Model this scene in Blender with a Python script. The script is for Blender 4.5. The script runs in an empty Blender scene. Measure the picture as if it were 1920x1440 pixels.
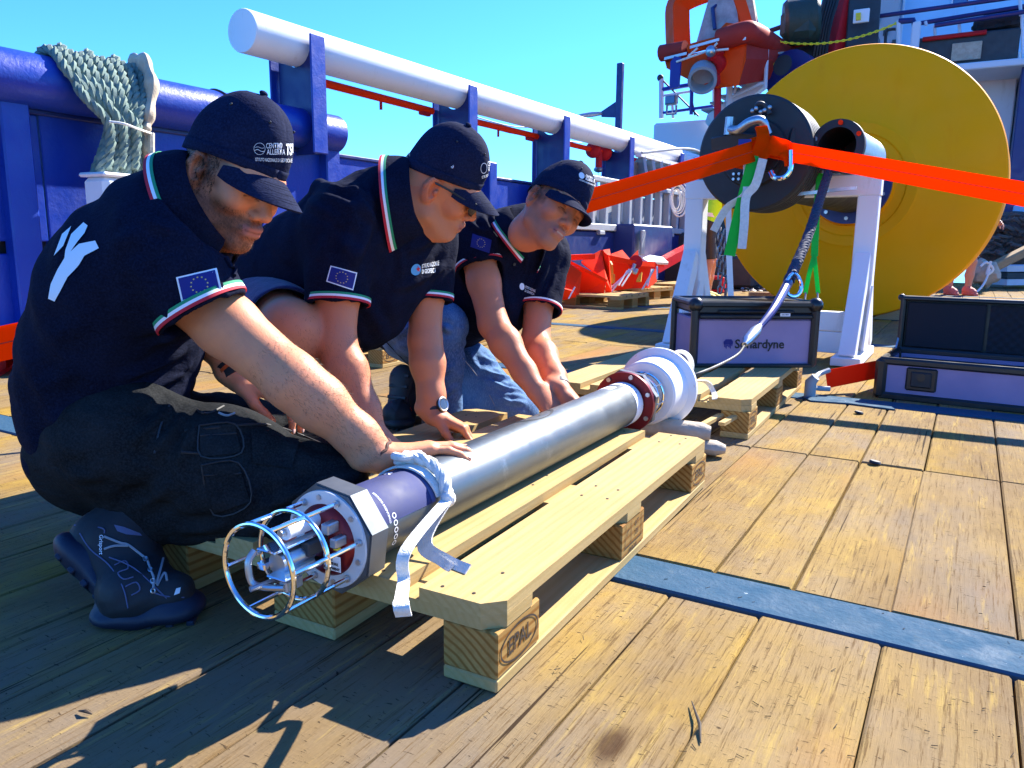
import bpy, bmesh, math, random
import numpy as np
from mathutils import Vector, Matrix, Quaternion
from mathutils.bvhtree import BVHTree
random.seed(7); rng = np.random.default_rng(7)
S = bpy.context.scene
COL = S.collection
R_ = math.radians

# ------------------------------------------------------------------ camera
F_PX, PITCH, ROLL, CAM_H, YAW = 1450.0, R_(10.348), R_(0.52), 0.687, R_(30.35)
f0 = np.array([-math.sin(YAW), math.cos(YAW), 0]); r0 = np.array([math.cos(YAW), math.sin(YAW), 0]); u0 = np.array([0, 0, 1.])
FW = f0*math.cos(PITCH)-u0*math.sin(PITCH); u1 = f0*math.sin(PITCH)+u0*math.cos(PITCH)
RT = r0*math.cos(ROLL)+u1*math.sin(ROLL); UP = -r0*math.sin(ROLL)+u1*math.cos(ROLL)
CP = np.array([0, 0, CAM_H])
cam = bpy.data.objects.new('camera', bpy.data.cameras.new('camera')); COL.objects.link(cam)
cam.data.sensor_width = 36.0; cam.data.lens = F_PX/1920*36.0
cam.data.clip_start = 0.02; cam.data.clip_end = 5000
cam.matrix_world = Matrix(((RT[0], UP[0], -FW[0], CP[0]), (RT[1], UP[1], -FW[1], CP[1]), (RT[2], UP[2], -FW[2], CP[2]), (0, 0, 0, 1)))
S.camera = cam

# ------------------------------------------------------------------ light
SUNV = Vector((0.33, 1.22, 1.0)).normalized()
w = bpy.data.worlds.new('World'); S.world = w; w.use_nodes = True
nt = w.node_tree; nt.nodes.clear()
sky = nt.nodes.new('ShaderNodeTexSky'); sky.sky_type = 'NISHITA'; sky.sun_disc = False
sky.sun_elevation = math.asin(SUNV.z); sky.sun_rotation = math.atan2(SUNV.x, SUNV.y)
sky.air_density = 1.0; sky.dust_density = 0.15; sky.ozone_density = 1.6
hs = nt.nodes.new('ShaderNodeHueSaturation'); hs.inputs['Saturation'].default_value = 1.12; hs.inputs['Hue'].default_value = 0.5
tn = nt.nodes.new('ShaderNodeMix'); tn.data_type = 'RGBA'; tn.blend_type = 'MULTIPLY'; tn.inputs[0].default_value = 1.0; tn.inputs[7].default_value = (0.25, 0.64, 1.25, 1)
bg = nt.nodes.new('ShaderNodeBackground'); bg.inputs['Strength'].default_value = 0.105
out = nt.nodes.new('ShaderNodeOutputWorld')
nt.links.new(sky.outputs[0], hs.inputs['Color']); nt.links.new(hs.outputs[0], tn.inputs[6]); nt.links.new(tn.outputs[2], bg.inputs['Color']); nt.links.new(bg.outputs[0], out.inputs[0])
sd = bpy.data.lights.new('sun', 'SUN'); sd.energy = 5.0; sd.angle = R_(0.53); sd.color = (1.0, 0.95, 0.86)
sun = bpy.data.objects.new('sun', sd); COL.objects.link(sun)
sun.rotation_euler = SUNV.to_track_quat('Z', 'Y').to_euler(); sun.location = (3, 10, 9)
S.view_settings.view_transform = 'Standard'; S.view_settings.look = 'None'
S.view_settings.exposure = 1.65; S.view_settings.gamma = 1.0; S.view_settings.use_curve_mapping = False

# ------------------------------------------------------------------ places: turn a measured direction and a known distance into a point
def ray(x, y): return FW+RT*(x-960)/F_PX-UP*(y-720)/F_PX
def at(x, y, d): return CP+ray(x, y)*d
def atz(x, y, z=0.): r = ray(x, y); return CP+r*((z-CAM_H)/r[2])
def atx(x, y, X): r = ray(x, y); return CP+r*(X/r[0])
def aty(x, y, Y): r = ray(x, y); return CP+r*(Y/r[1])
def V(*a): return np.array(a, float)
def unit(v): v = np.asarray(v, float); return v/(np.linalg.norm(v)+1e-12)
def frame(x, zhint=(0, 0, 1)):
    x = unit(x); z = np.asarray(zhint, float); z = unit(z-x*(z@x)); y = np.cross(z, x)
    return np.stack([x, y, z], 1)          # columns x,y,z

# ------------------------------------------------------------------ materials
MATS = {}
def nd(nt, t, **k):
    n = nt.nodes.new(t)
    for a, b in k.items():
        if hasattr(n, a): setattr(n, a, b)
        else: n.inputs[a].default_value = b
    return n
def ramp(nt, fac, stops, interp='LINEAR'):
    r = nd(nt, 'ShaderNodeValToRGB'); cr = r.color_ramp; cr.interpolation = interp
    while len(cr.elements) < len(stops): cr.elements.new(0.5)
    for e, (p, c) in zip(cr.elements, stops): e.position = p; e.color = (*c, 1) if len(c) == 3 else c
    nt.links.new(fac, r.inputs[0]); return r.outputs[0]
def coords(nt, scale=(1, 1, 1), rnd=True):
    tc = nd(nt, 'ShaderNodeTexCoord'); o = tc.outputs['Object']
    if rnd:
        oi = nd(nt, 'ShaderNodeObjectInfo'); m = nd(nt, 'ShaderNodeMath', operation='MULTIPLY'); m.inputs[1].default_value = 37.0
        nt.links.new(oi.outputs['Random'], m.inputs[0]); a = nd(nt, 'ShaderNodeVectorMath', operation='ADD')
        nt.links.new(o, a.inputs[0]); nt.links.new(m.outputs[0], a.inputs[1]); o = a.outputs[0]
    mp = nd(nt, 'ShaderNodeMapping'); mp.inputs['Scale'].default_value = scale
    nt.links.new(o, mp.inputs['Vector']); return mp.outputs[0]
def mix(nt, fac, a, b, bt='MIX'):
    m = nd(nt, 'ShaderNodeMix', data_type='RGBA', blend_type=bt)
    for s, v in ((m.inputs[0], fac), (m.inputs[6], a), (m.inputs[7], b)):
        if hasattr(v, 'links'): nt.links.new(v, s)
        elif isinstance(v, (int, float)): s.default_value = v
        else: s.default_value = (*v, 1)
    return m.outputs[2]
def noise(nt, vec, scale, detail=4, rough=.55, dist=0):
    n = nd(nt, 'ShaderNodeTexNoise'); n.inputs['Scale'].default_value = scale; n.inputs['Detail'].default_value = detail
    n.inputs['Roughness'].default_value = rough; n.inputs['Distortion'].default_value = dist
    nt.links.new(vec, n.inputs['Vector']); return n.outputs[0]
def newmat(name):
    m = bpy.data.materials.new(name); m.use_nodes = True; nt = m.node_tree
    p = nt.nodes['Principled BSDF']; MATS[name] = m; return m, nt, p
def bump(nt, p, h, strength=.3, dist=.002):
    b = nd(nt, 'ShaderNodeBump'); b.inputs['Strength'].default_value = strength; b.inputs['Distance'].default_value = dist
    nt.links.new(h, b.inputs['Height'])
    if p.inputs['Normal'].links: nt.links.new(p.inputs['Normal'].links[0].from_socket, b.inputs['Normal'])
    nt.links.new(b.outputs[0], p.inputs['Normal'])
def mat(name, col, rough=.5, metal=0, var=None, ns=6, bs=0, bst=.2, bd=.002, spec=.5, coat=0, sc=(1, 1, 1), lo=.35, hi=.65, **kw):
    m, nt, p = newmat(name)
    p.inputs['Base Color'].default_value = (*col, 1); p.inputs['Roughness'].default_value = rough; p.inputs['Metallic'].default_value = metal
    p.inputs['Specular IOR Level'].default_value = spec; p.inputs['Coat Weight'].default_value = coat
    for k, v in kw.items(): p.inputs[k.replace('_', ' ')].default_value = v
    if var is not None or bs: vec = coords(nt, sc)
    if var is not None:
        n = noise(nt, vec, ns, 6, .6); nt.links.new(ramp(nt, n, [(lo, col), (hi, var)]), p.inputs['Base Color'])
        rr = ramp(nt, n, [(lo, (rough,)*3), (hi, (min(1, rough*1.25+.04),)*3)]); nt.links.new(rr, p.inputs['Roughness'])
    if bs: bump(nt, p, noise(nt, vec, bs, 3), bst, bd)
    return m
def grimy(name, col, dirt, rough=.45, spec=.5, amt=(.55, .75), ns=3.0, bs=60, bst=.25, chips=None, metal=0, bd=.002):
    """painted steel: broad tone drift, runs of dirt, rare chips, orange peel"""
    m, nt, p = newmat(name); v = coords(nt)
    v2 = coords(nt, (1, 1, .25))
    c = mix(nt, ramp(nt, noise(nt, v, ns, 5), [(amt[0], (0, 0, 0)), (amt[1], (1, 1, 1))]), col, tuple(x*.8+y*.2 for x, y in zip(col, dirt)))
    c = mix(nt, ramp(nt, noise(nt, v2, ns*5, 8, .7), [(.58, (0, 0, 0)), (.78, (.7, .7, .7))]), c, dirt)
    if chips: c = mix(nt, ramp(nt, noise(nt, v, 38, 4, .7), [(.69, (0, 0, 0)), (.71, (1, 1, 1))]), c, chips)
    nt.links.new(c, p.inputs['Base Color']); p.inputs['Metallic'].default_value = metal; p.inputs['Specular IOR Level'].default_value = spec
    nt.links.new(ramp(nt, noise(nt, v, ns*4, 5), [(.3, (rough*.8,)*3), (.7, (min(1, rough*1.3),)*3)]), p.inputs['Roughness'])
    bump(nt, p, noise(nt, v, bs, 3), bst, bd); return m

def deck_mat():
    m, nt, p = newmat('deck_wood'); v = coords(nt, (1, 1, 1)); g = coords(nt, (1, .045, 1)); g2 = coords(nt, (1, .16, 1))
    oi = nd(nt, 'ShaderNodeObjectInfo')
    base = mix(nt, ramp(nt, noise(nt, g, 9, 8, .65), [(.3, (0, 0, 0)), (.7, (1, 1, 1))]), (.41, .255, .034), (.27, .15, .018))
    base = mix(nt, ramp(nt, noise(nt, v, 2.6, 7, .62), [(.44, (0, 0, 0)), (.66, (.8, .8, .8))]), base, (.21, .16, .115))
    base = mix(nt, ramp(nt, oi.outputs['Random'], [(0, (0, 0, 0)), (1, (.55, .55, .55))]), base, (.27, .20, .12))
    base = mix(nt, ramp(nt, noise(nt, coords(nt, (1, .35, 1)), 6, 8, .75), [(.52, (0, 0, 0)), (.76, (.85, .85, .85))]), base, (.13, .08, .035))
    base = mix(nt, ramp(nt, noise(nt, coords(nt, (1, .6, 1), False), .9, 6, .65), [(.43, (0, 0, 0)), (.60, (.85, .85, .85))]), base, (.19, .125, .06))
    base = mix(nt, ramp(nt, noise(nt, coords(nt, (1, .5, 1), False), 1.7, 5, .6), [(.50, (0, 0, 0)), (.64, (.75, .75, .75))]), base, (.185, .15, .115))
    pale = noise(nt, coords(nt, (1, .10, 1)), 46, 6, .7)
    base = mix(nt, ramp(nt, pale, [(.55, (0, 0, 0)), (.72, (.55, .55, .55))]), base, (.47, .32, .075))
    grain = noise(nt, coords(nt, (1, .035, 1)), 170, 8, .8)
    base = mix(nt, ramp(nt, grain, [(.545, (0, 0, 0)), (.60, (.85, .85, .85))]), base, (.12, .07, .028))
    crack = noise(nt, coords(nt, (1, .02, 1)), 60, 3, .6)
    base = mix(nt, ramp(nt, crack, [(.66, (0, 0, 0)), (.69, (.95, .95, .95))]), base, (.035, .02, .01))
    dash = noise(nt, coords(nt, (.45, 1.6, 1)), 110, 3, .7, .5)
    base = mix(nt, ramp(nt, dash, [(.645, (0, 0, 0)), (.665, (.9, .9, .9))]), base, (.05, .032, .018))
    knot = nd(nt, 'ShaderNodeTexVoronoi'); knot.inputs['Scale'].default_value = 3.2; nt.links.new(coords(nt, (1, .45, 1)), knot.inputs['Vector'])
    base = mix(nt, ramp(nt, knot.outputs['Distance'], [(.035, (.85, .85, .85)), (.06, (.45, .45, .45)), (.085, (0, 0, 0))]), base, (.06, .03, .014))
    rust = noise(nt, coords(nt, (1, .4, 1)), 1.3, 4, .5)
    base = mix(nt, ramp(nt, rust, [(.58, (0, 0, 0)), (.72, (.6, .6, .6))]), base, (.36, .15, .035))
    nt.links.new(base, p.inputs['Base Color']); p.inputs['Roughness'].default_value = .88; p.inputs['Specular IOR Level'].default_value = .06
    bump(nt, p, grain, .8, .004); bump(nt, p, dash, .35, .002); bump(nt, p, crack, .6, .005); bump(nt, p, noise(nt, g2, 14, 5), .5, .006)
    return m
def pine_mat(name, c1, c2, rings=1.0, dirt=(.2, .13, .06), axis='Y'):
    """sawn pine with growth rings running along the local long axis"""
    m, nt, p = newmat(name); s = (1, .06, 1) if axis == 'Y' else (.06, 1, 1)
    g = coords(nt, s); v = coords(nt)
    wv = nd(nt, 'ShaderNodeTexWave', wave_type='RINGS', rings_direction=axis); wv.inputs['Scale'].default_value = 24; wv.inputs['Distortion'].default_value = 2.2
    wv.inputs['Detail'].default_value = 2; wv.inputs['Detail Scale'].default_value = .8
    off = nd(nt, 'ShaderNodeVectorMath', operation='ADD'); off.inputs[1].default_value = (.09, .05, .16)
    g0 = nd(nt, 'ShaderNodeTexCoord'); mp = nd(nt, 'ShaderNodeMapping'); mp.inputs['Scale'].default_value = (1, .12, 1) if axis == 'Y' else (.12, 1, 1)
    oi = nd(nt, 'ShaderNodeObjectInfo'); mm = nd(nt, 'ShaderNodeMath', operation='MULTIPLY'); mm.inputs[1].default_value = .35
    nt.links.new(oi.outputs['Random'], mm.inputs[0])
    nt.links.new(g0.outputs['Object'], mp.inputs['Vector']); nt.links.new(mp.outputs[0], off.inputs[0])
    off2 = nd(nt, 'ShaderNodeVectorMath', operation='ADD'); nt.links.new(off.outputs[0], off2.inputs[0]); nt.links.new(mm.outputs[0], off2.inputs[1])
    nt.links.new(off2.outputs[0], wv.inputs['Vector'])
    b = mix(nt, ramp(nt, wv.outputs[1], [(.45, (0, 0, 0)), (.95, (rings,)*3)]), c1, c2)
    b = mix(nt, ramp(nt, noise(nt, g, 60, 6, .7), [(.45, (0, 0, 0)), (.75, (.6, .6, .6))]), b, c2)
    b = mix(nt, ramp(nt, noise(nt, v, 2.2, 4, .6), [(.4, (0, 0, 0)), (.7, (.5, .5, .5))]), b, tuple(x*.8+y*.2 for x, y in zip(c2, dirt)))
    b = mix(nt, ramp(nt, noise(nt, v, 5, 7, .7), [(.55, (0, 0, 0)), (.8, (.55, .55, .55))]), b, dirt)
    b = mix(nt, ramp(nt, noise(nt, v, 17, 3, .5), [(.735, (0, 0, 0)), (.76, (.8, .8, .8))]), b, (.22, .1, .03))
    nt.links.new(b, p.inputs['Base Color']); p.inputs['Roughness'].default_value = .75; p.inputs['Specular IOR Level'].default_value = .12
    bump(nt, p, noise(nt, g, 120, 4, .7), .45, .002); bump(nt, p, noise(nt, v, 160, 3), .25, .001)
    return m
def cloth_mat(name, col, col2, weave=900, fold=9, rough=.9, sheen=.25, fst=.5):
    m, nt, p = newmat(name); v = coords(nt)
    n = noise(nt, v, 14, 5); fine = noise(nt, v, 260, 3, .7)
    c = mix(nt, ramp(nt, n, [(.35, (0, 0, 0)), (.7, (1, 1, 1))]), col, col2)
    c = mix(nt, ramp(nt, fine, [(.4, (0, 0, 0)), (.7, (.45, .45, .45))]), c, tuple(min(1, x*2.2+.004) for x in col2))
    nt.links.new(c, p.inputs['Base Color']); p.inputs['Roughness'].default_value = rough; p.inputs['Sheen Weight'].default_value = sheen
    p.inputs['Sheen Roughness'].default_value = .5; p.inputs['Specular IOR Level'].default_value = .06
    bump(nt, p, noise(nt, v, weave*.5, 2), .35, .0006)
    bump(nt, p, noise(nt, coords(nt, (1, 1, 1.8)), fold, 3, .5, .8), fst, .012); bump(nt, p, noise(nt, coords(nt, (1, 1, 2.2)), 26, 4, .6, 1.2), .45, .005)
    return m

M_deck = deck_mat()
M_pine = pine_mat('pallet_pine', (.47, .335, .145), (.36, .235, .075), .35, dirt=(.40, .27, .14))
M_block = pine_mat('pallet_block_pine', (.42, .25, .075), (.25, .11, .022))
M_oldpine = pine_mat('old_pallet_wood', (.42, .30, .17), (.26, .17, .08))
M_band = grimy('worn_blue_steel', (.028, .075, .125), (.075, .11, .13), .8, ns=6, bs=90, bst=.6, chips=(.33, .40, .45), bd=.004, spec=.12)
M_navy = grimy('navy_paint', (.004, .034, .30), (.012, .055, .32), .38, bs=45, bst=.55, ns=2, bd=.004)
M_navy2 = grimy('dark_navy_paint', (.005, .018, .13), (.014, .035, .15), .4, bs=40, bst=.35, ns=2)
M_white = grimy('white_paint', (.78, .78, .77), (.48, .44, .38), .45, bs=40, bst=.15, ns=2, amt=(.6, .85))
M_shipwhite = grimy('ship_white_paint', (.62, .66, .72), (.40, .40, .42), .5, bs=14, bst=.1, ns=.8)
M_shipblue = grimy('pale_blue_paint', (.30, .52, .72), (.24, .33, .42), .5, bs=14, bst=.1, ns=.8)
M_grey = grimy('grey_paint', (.30, .33, .36), (.17, .15, .13), .55, bs=30, bst=.3, ns=2, chips=(.25, .12, .06))
M_dkgrey = grimy('dark_machine_paint', (.028, .032, .036), (.06, .055, .05), .55, bs=20, bst=.4, ns=2)
M_green = grimy('dark_green_cover', (.02, .042, .03), (.05, .06, .05), .6, bs=8, bst=.6, ns=2, bd=.02)
M_orange = grimy('orange_paint', (.95, .035, .001), (.70, .03, .003), .6, bs=30, bst=.2, ns=2, spec=.12)
M_red = grimy('red_paint', (.50, .016, .022), (.32, .015, .022), .45, bs=30, bst=.2, ns=2, spec=.12)
M_boat = grimy('rescue_boat_orange', (.92, .07, .006), (.55, .05, .02), .5, bs=10, bst=.2, ns=1.2, spec=.12)
M_boatred = grimy('rescue_boat_red', (.40, .035, .025), (.22, .03, .03), .55, bs=10, bst=.2, ns=1.2, spec=.12)
M_yellow = grimy('buoy_yellow', (.98, .36, .001), (.94, .30, .001), .55, bs=170, bst=.12, ns=1.4, bd=.001, spec=.12)
M_yel2 = mat('yellow_paint', (.75, .45, .02), .45, var=(.6, .33, .02))
M_black = mat('black_rubber', (.012, .012, .014), .5, var=(.02, .02, .021), ns=9, bs=80, bst=.15)
M_blackgl = mat('black_gloss_plastic', (.010, .011, .013), .28, var=(.014, .014, .016), ns=20, bs=260, bst=.2, bd=.0006)
M_chrome = mat('polished_steel', (.82, .83, .85), .09, 1)
M_steel = mat('bare_steel', (.52, .53, .55), .32, 1, var=(.42, .43, .45), ns=25)
M_galv = mat('galvanised_chain', (.38, .39, .40), .45, 1, var=(.25, .22, .2), ns=25)
def alu_mat():
    m, nt, p = newmat('anodised_tube'); g = coords(nt, (1, .02, 1)); v = coords(nt)
    c = mix(nt, ramp(nt, noise(nt, g, 40, 5), [(.35, (0, 0, 0)), (.65, (1, 1, 1))]), (.165, .185, .19), (.13, .148, .155))
    c = mix(nt, ramp(nt, noise(nt, v, 9, 6, .7), [(.6, (0, 0, 0)), (.72, (.3, .3, .3))]), c, (.46, .49, .51))
    nt.links.new(c, p.inputs['Base Color']); p.inputs['Metallic'].default_value = .75
    nt.links.new(ramp(nt, noise(nt, v, 14, 6, .7), [(.3, (.36,)*3), (.7, (.48,)*3)]), p.inputs['Roughness'])
    bump(nt, p, noise(nt, g, 160, 3), .08, .001); return m
M_alu = alu_mat()
M_wplast = mat('white_plastic', (.80, .80, .80), .35, spec=.5, var=(.74, .74, .74), ns=5)
M_maroon = mat('maroon_anodised', (.20, .012, .016), .32, .5, var=(.16, .01, .014))
M_gasket = mat('grey_gasket', (.55, .56, .57), .4)
M_bluelab = mat('dark_blue_label', (.007, .011, .06), .6, var=(.012, .02, .11), ns=9)
M_glass = mat('sensor_lens_blue', (.02, .07, .2), .08, 0, coat=1)
M_lime = mat('lime_hi_vis', (.42, .95, .02), .7)
def web_mat(name, col, tr=.45):
    m, nt, p = newmat(name); p.inputs['Base Color'].default_value = (*col, 1); p.inputs['Roughness'].default_value = .8; p.inputs['Specular IOR Level'].default_value = .03
    bump(nt, p, noise(nt, coords(nt), 420, 3), .35, .001); t = nd(nt, 'ShaderNodeBsdfTranslucent'); t.inputs['Color'].default_value = (*col, 1); x = nd(nt, 'ShaderNodeMixShader'); x.inputs[0].default_value = tr
    o = nt.nodes['Material Output']; nt.links.new(p.outputs[0], x.inputs[1]); nt.links.new(t.outputs[0], x.inputs[2]); nt.links.new(x.outputs[0], o.inputs[0]); return m
M_web = web_mat('orange_webbing', (.98, .12, .001), .65)
M_greenweb = web_mat('green_webbing', (.04, .70, .10))
M_webline = mat('webbing_stitch_line', (.45, .035, .004), .8)
M_redweb = web_mat('red_webbing', (.85, .04, .006), .3)
M_rope_w = mat('white_cord', (.78, .76, .70), .85, var=(.66, .64, .58), ns=60, bs=330, bst=1.0, bd=.0025)
M_rope_g = mat('green_mooring_rope', (.13, .20, .17), .9, var=(.20, .25, .20), ns=30, bs=300, bst=.8, bd=.004)
M_rope_b = mat('navy_rope', (.012, .016, .035), .8, var=(.05, .06, .1), ns=140, bs=300, bst=.6)
M_bluecable = mat('blue_cable', (.01, .02, .14), .35)
M_canvas = mat('beige_canvas', (.50, .42, .31), .85, var=(.40, .32, .23), ns=14, bs=60, bst=.6, bd=.006)
M_brown = mat('brown_net_rope', (.15, .11, .09), .95, var=(.08, .06, .055), ns=40, bs=120, bst=.8, bd=.01)
M_casegrey = mat('case_laminate', (.29, .22, .38), .5, var=(.26, .20, .35), ns=8, bs=300, bst=.12, bd=.0006)
M_foam = mat('dark_foam', (.013, .014, .02), .95, bs=200, bst=.4)
M_bluelogo = mat('blue_print', (.01, .015, .22), .5)
M_ink = mat('black_print', (.012, .012, .014), .6)
M_brand = mat('burnt_brand_ink', (.035, .022, .012), .8)
M_wprint = mat('white_print', (.78, .80, .82), .6)
M_flagblue = mat('flag_blue', (.006, .012, .16), .8)
M_star = mat('flag_star_yellow', (.75, .58, .12), .7)
M_tgreen = mat('trim_green', (.01, .25, .11), .8)
M_tred = mat('trim_red', (.50, .012, .03), .8)
M_warn = mat('warning_yellow', (.85, .65, .02), .5)
M_paper = mat('paper_white', (.75, .76, .78), .6)
M_cyan = mat('wet_blue_reflector', (.02, .22, .6), .25)

# ------------------------------------------------------------------ mesh building
class MB:
    def __init__(s): s.v = []; s.f = []; s.m = []; s.n = 0
    def add(s, v, f, mi=0):
        v = np.asarray(v, float).reshape(-1, 3); s.v.append(v); s.f += [tuple(i+s.n for i in q) for q in f]; s.m += [mi]*len(f); s.n += len(v); return s
    def box(s, c, size, R=None, bev=0.0, mi=0, jit=0):
        h = np.asarray(size, float)/2; b = min(bev, h.min()*.9)
        if b <= 0:
            P = [(x, y, z) for x in (-1, 1) for y in (-1, 1) for z in (-1, 1)]
            v = np.array(P)*h; f = [(0, 1, 3, 2), (4, 6, 7, 5), (0, 4, 5, 1), (2, 3, 7, 6), (0, 2, 6, 4), (1, 5, 7, 3)]
        else:
            v = []; idx = {}
            for x in (-1, 1):
                for y in (-1, 1):
                    for z in (-1, 1):
                        sg = np.array((x, y, z))
                        for a in range(3):
                            q = sg*(h-b); q[a] = sg[a]*h[a]; idx[(x, y, z, a)] = len(v); v.append(q)
            I = lambda x, y, z, a: idx[(x, y, z, a)]; f = []
            for sx in (-1, 1):
                q = [I(sx, -1, -1, 0), I(sx, 1, -1, 0), I(sx, 1, 1, 0), I(sx, -1, 1, 0)]; f.append(q if sx > 0 else q[::-1])
                q = [I(-1, sx, -1, 1), I(1, sx, -1, 1), I(1, sx, 1, 1), I(-1, sx, 1, 1)]; f.append(q[::-1] if sx > 0 else q)
                q = [I(-1, -1, sx, 2), I(1, -1, sx, 2), I(1, 1, sx, 2), I(-1, 1, sx, 2)]; f.append(q if sx > 0 else q[::-1])
            for a in (-1, 1):
                for c2 in (-1, 1):
                    f.append([I(a, c2, -1, 0), I(a, c2, -1, 1), I(a, c2, 1, 1), I(a, c2, 1, 0)])
                    f.append([I(a, -1, c2, 0), I(a, -1, c2, 2), I(a, 1, c2, 2), I(a, 1, c2, 0)])
                    f.append([I(-1, a, c2, 1), I(-1, a, c2, 2), I(1, a, c2, 2), I(1, a, c2, 1)])
                    for d in (-1, 1): f.append([I(a, c2, d, 0), I(a, c2, d, 1), I(a, c2, d, 2)])
            v = np.array(v); f = [tuple(x) for x in f]
        if jit: v = v+rng.normal(0, jit, v.shape)
        if R is not None: v = v@np.asarray(R).T
        return s.add(v+np.asarray(c, float), f, mi)
    def bar(s, a, b, wd, hg, up=(0, 0, 1), bev=0, mi=0):
        a = np.asarray(a, float); b = np.asarray(b, float); Fm = frame(b-a, up)
        return s.box((a+b)/2, (np.linalg.norm(b-a), wd, hg), Fm, bev, mi)
    def tube(s, pts, r, n=8, cap=True, closed=False, flat=1.0, up=(0, 0, 1), mi=0):
        P = np.asarray(pts, float); k = len(P); rr = np.full(k, r, float) if np.isscalar(r) else np.asarray(r, float)
        T = np.gradient(P, axis=0) if not closed else np.roll(P, -1, 0)-np.roll(P, 1, 0)
        T /= np.linalg.norm(T, axis=1, keepdims=True)+1e-12
        N = np.asarray(up, float); N = N-T[0]*(N@T[0])
        if np.linalg.norm(N) < 1e-3: N = np.array([1., 0, 0]); N = N-T[0]*(N@T[0])
        N = unit(N); vs = []; a = np.arange(n)*2*np.pi/n
        for i in range(k):
            N = unit(N-T[i]*(N@T[i])); B = np.cross(T[i], N)
            vs.append(P[i]+rr[i]*(np.cos(a)[:, None]*N*flat+np.sin(a)[:, None]*B))
        f = []
        for i in range(k if closed else k-1):
            j = (i+1) % k
            for q in range(n): f.append((i*n+q, i*n+(q+1) % n, j*n+(q+1) % n, j*n+q))
        if cap and not closed: f += [tuple(range(n))[::-1], tuple((k-1)*n+q for q in range(n))]
        return s.add(np.concatenate(vs), f, mi)
    def cyl(s, a, b, r, r2=None, n=24, mi=0): return s.tube([a, b], [r, r if r2 is None else r2], n, mi=mi)
    def lathe(s, prof, o, axis, n=48, xh=(0, 0, 1), mi=0, arc=(0, 2*math.pi)):
        """prof: (distance along axis, radius)"""
        Fm = frame(axis, xh); full = abs(arc[1]-arc[0]-2*math.pi) < 1e-6
        a = np.linspace(arc[0], arc[1], n, endpoint=not full); vs = []
        for t, r in prof: vs.append(np.asarray(o)+Fm[:, 0]*t+r*(np.cos(a)[:, None]*Fm[:, 2]+np.sin(a)[:, None]*Fm[:, 1]))
        f = []
        for i in range(len(prof)-1):
            for q in range(n if full else n-1): f.append((i*n+q, (i+1)*n+q, (i+1)*n+(q+1) % n, i*n+(q+1) % n))
        return s.add(np.concatenate(vs), f, mi)
    def prism(s, poly, o, Fm, t, mi=0):
        """poly in the frame's first two columns, thickness t along the third"""
        Q = np.asarray(poly, float); n = len(Q); Fm = np.asarray(Fm)
        b = np.asarray(o)+Q[:, :1]*Fm[:, 0]+Q[:, 1:2]*Fm[:, 1]
        f = [tuple(range(n))[::-1], tuple(range(n, 2*n))]+[(i, (i+1) % n, n+(i+1) % n, n+i) for i in range(n)]
        return s.add(np.concatenate([b-Fm[:, 2]*t/2, b+Fm[:, 2]*t/2]), f, mi)
    def ball(s, c, r, n=12, m=8, sc=(1, 1, 1), mi=0, R=None):
        v = [(0, 0, 1)]; f = []
        for i in range(1, m):
            th = math.pi*i/m
            for j in range(n): ph = 2*math.pi*j/n; v.append((math.sin(th)*math.cos(ph), math.sin(th)*math.sin(ph), math.cos(th)))
        v.append((0, 0, -1)); L = len(v)-1
        for j in range(n):
            f.append((0, 1+j, 1+(j+1) % n)); f.append((L, 1+(m-2)*n+(j+1) % n, 1+(m-2)*n+j))
            for i in range(m-2): f.append((1+i*n+j, 1+(i+1)*n+j, 1+(i+1)*n+(j+1) % n, 1+i*n+(j+1) % n))
        v = np.array(v)*r*np.array(sc)
        if R is not None: v = v@np.asarray(R).T
        return s.add(v+np.asarray(c), f, mi)
    def sheet(s, G, th=0, mi=0):
        """grid of points (i,j,3); th>0 gives it thickness along its normal"""
        G = np.asarray(G, float); a, b = G.shape[:2]
        f = [(i*b+j, i*b+j+1, (i+1)*b+j+1, (i+1)*b+j) for i in range(a-1) for j in range(b-1)]
        if not th: return s.add(G.reshape(-1, 3), f, mi)
        du = np.gradient(G, axis=0); dv = np.gradient(G, axis=1); N = np.cross(dv, du); N /= np.linalg.norm(N, axis=2, keepdims=True)+1e-12
        n = a*b; top = (G+N*th/2).reshape(-1, 3); bot = (G-N*th/2).reshape(-1, 3)
        F2 = f+[tuple(n+i for i in q[::-1]) for q in f]
        E = [j for j in range(b)]+[i*b+b-1 for i in range(1, a)]+[(a-1)*b+j for j in range(b-2, -1, -1)]+[i*b for i in range(a-2, 0, -1)]
        F2 += [(E[(k+1) % len(E)], E[k], n+E[k], n+E[(k+1) % len(E)]) for k in range(len(E))]
        return s.add(np.concatenate([top, bot]), F2, mi)
    def mesh(s, name, mats, smooth=None):
        me = bpy.data.meshes.new(name); v = np.concatenate(s.v) if s.v else np.zeros((0, 3))
        me.from_pydata(v.tolist(), [], s.f)
        for m in (mats if isinstance(mats, (list, tuple)) else [mats]): me.materials.append(m)
        if any(s.m): me.polygons.foreach_set('material_index', s.m)
        bm = bmesh.new(); bm.from_mesh(me); bmesh.ops.recalc_face_normals(bm, faces=bm.faces); bm.to_mesh(me); bm.free()
        if smooth is not None:
            me.polygons.foreach_set('use_smooth', [True]*len(me.polygons))
            if smooth < 180: me.set_sharp_from_angle(angle=R_(smooth))
        me.update(); return me
    def build(s, name, mats, parent=None, smooth=35, loc=None):
        if loc is not None: s.v = [np.concatenate(s.v)-np.asarray(loc)]
        o = bpy.data.objects.new(name, s.mesh(name, mats, smooth)); return link(o, parent, loc)
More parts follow.
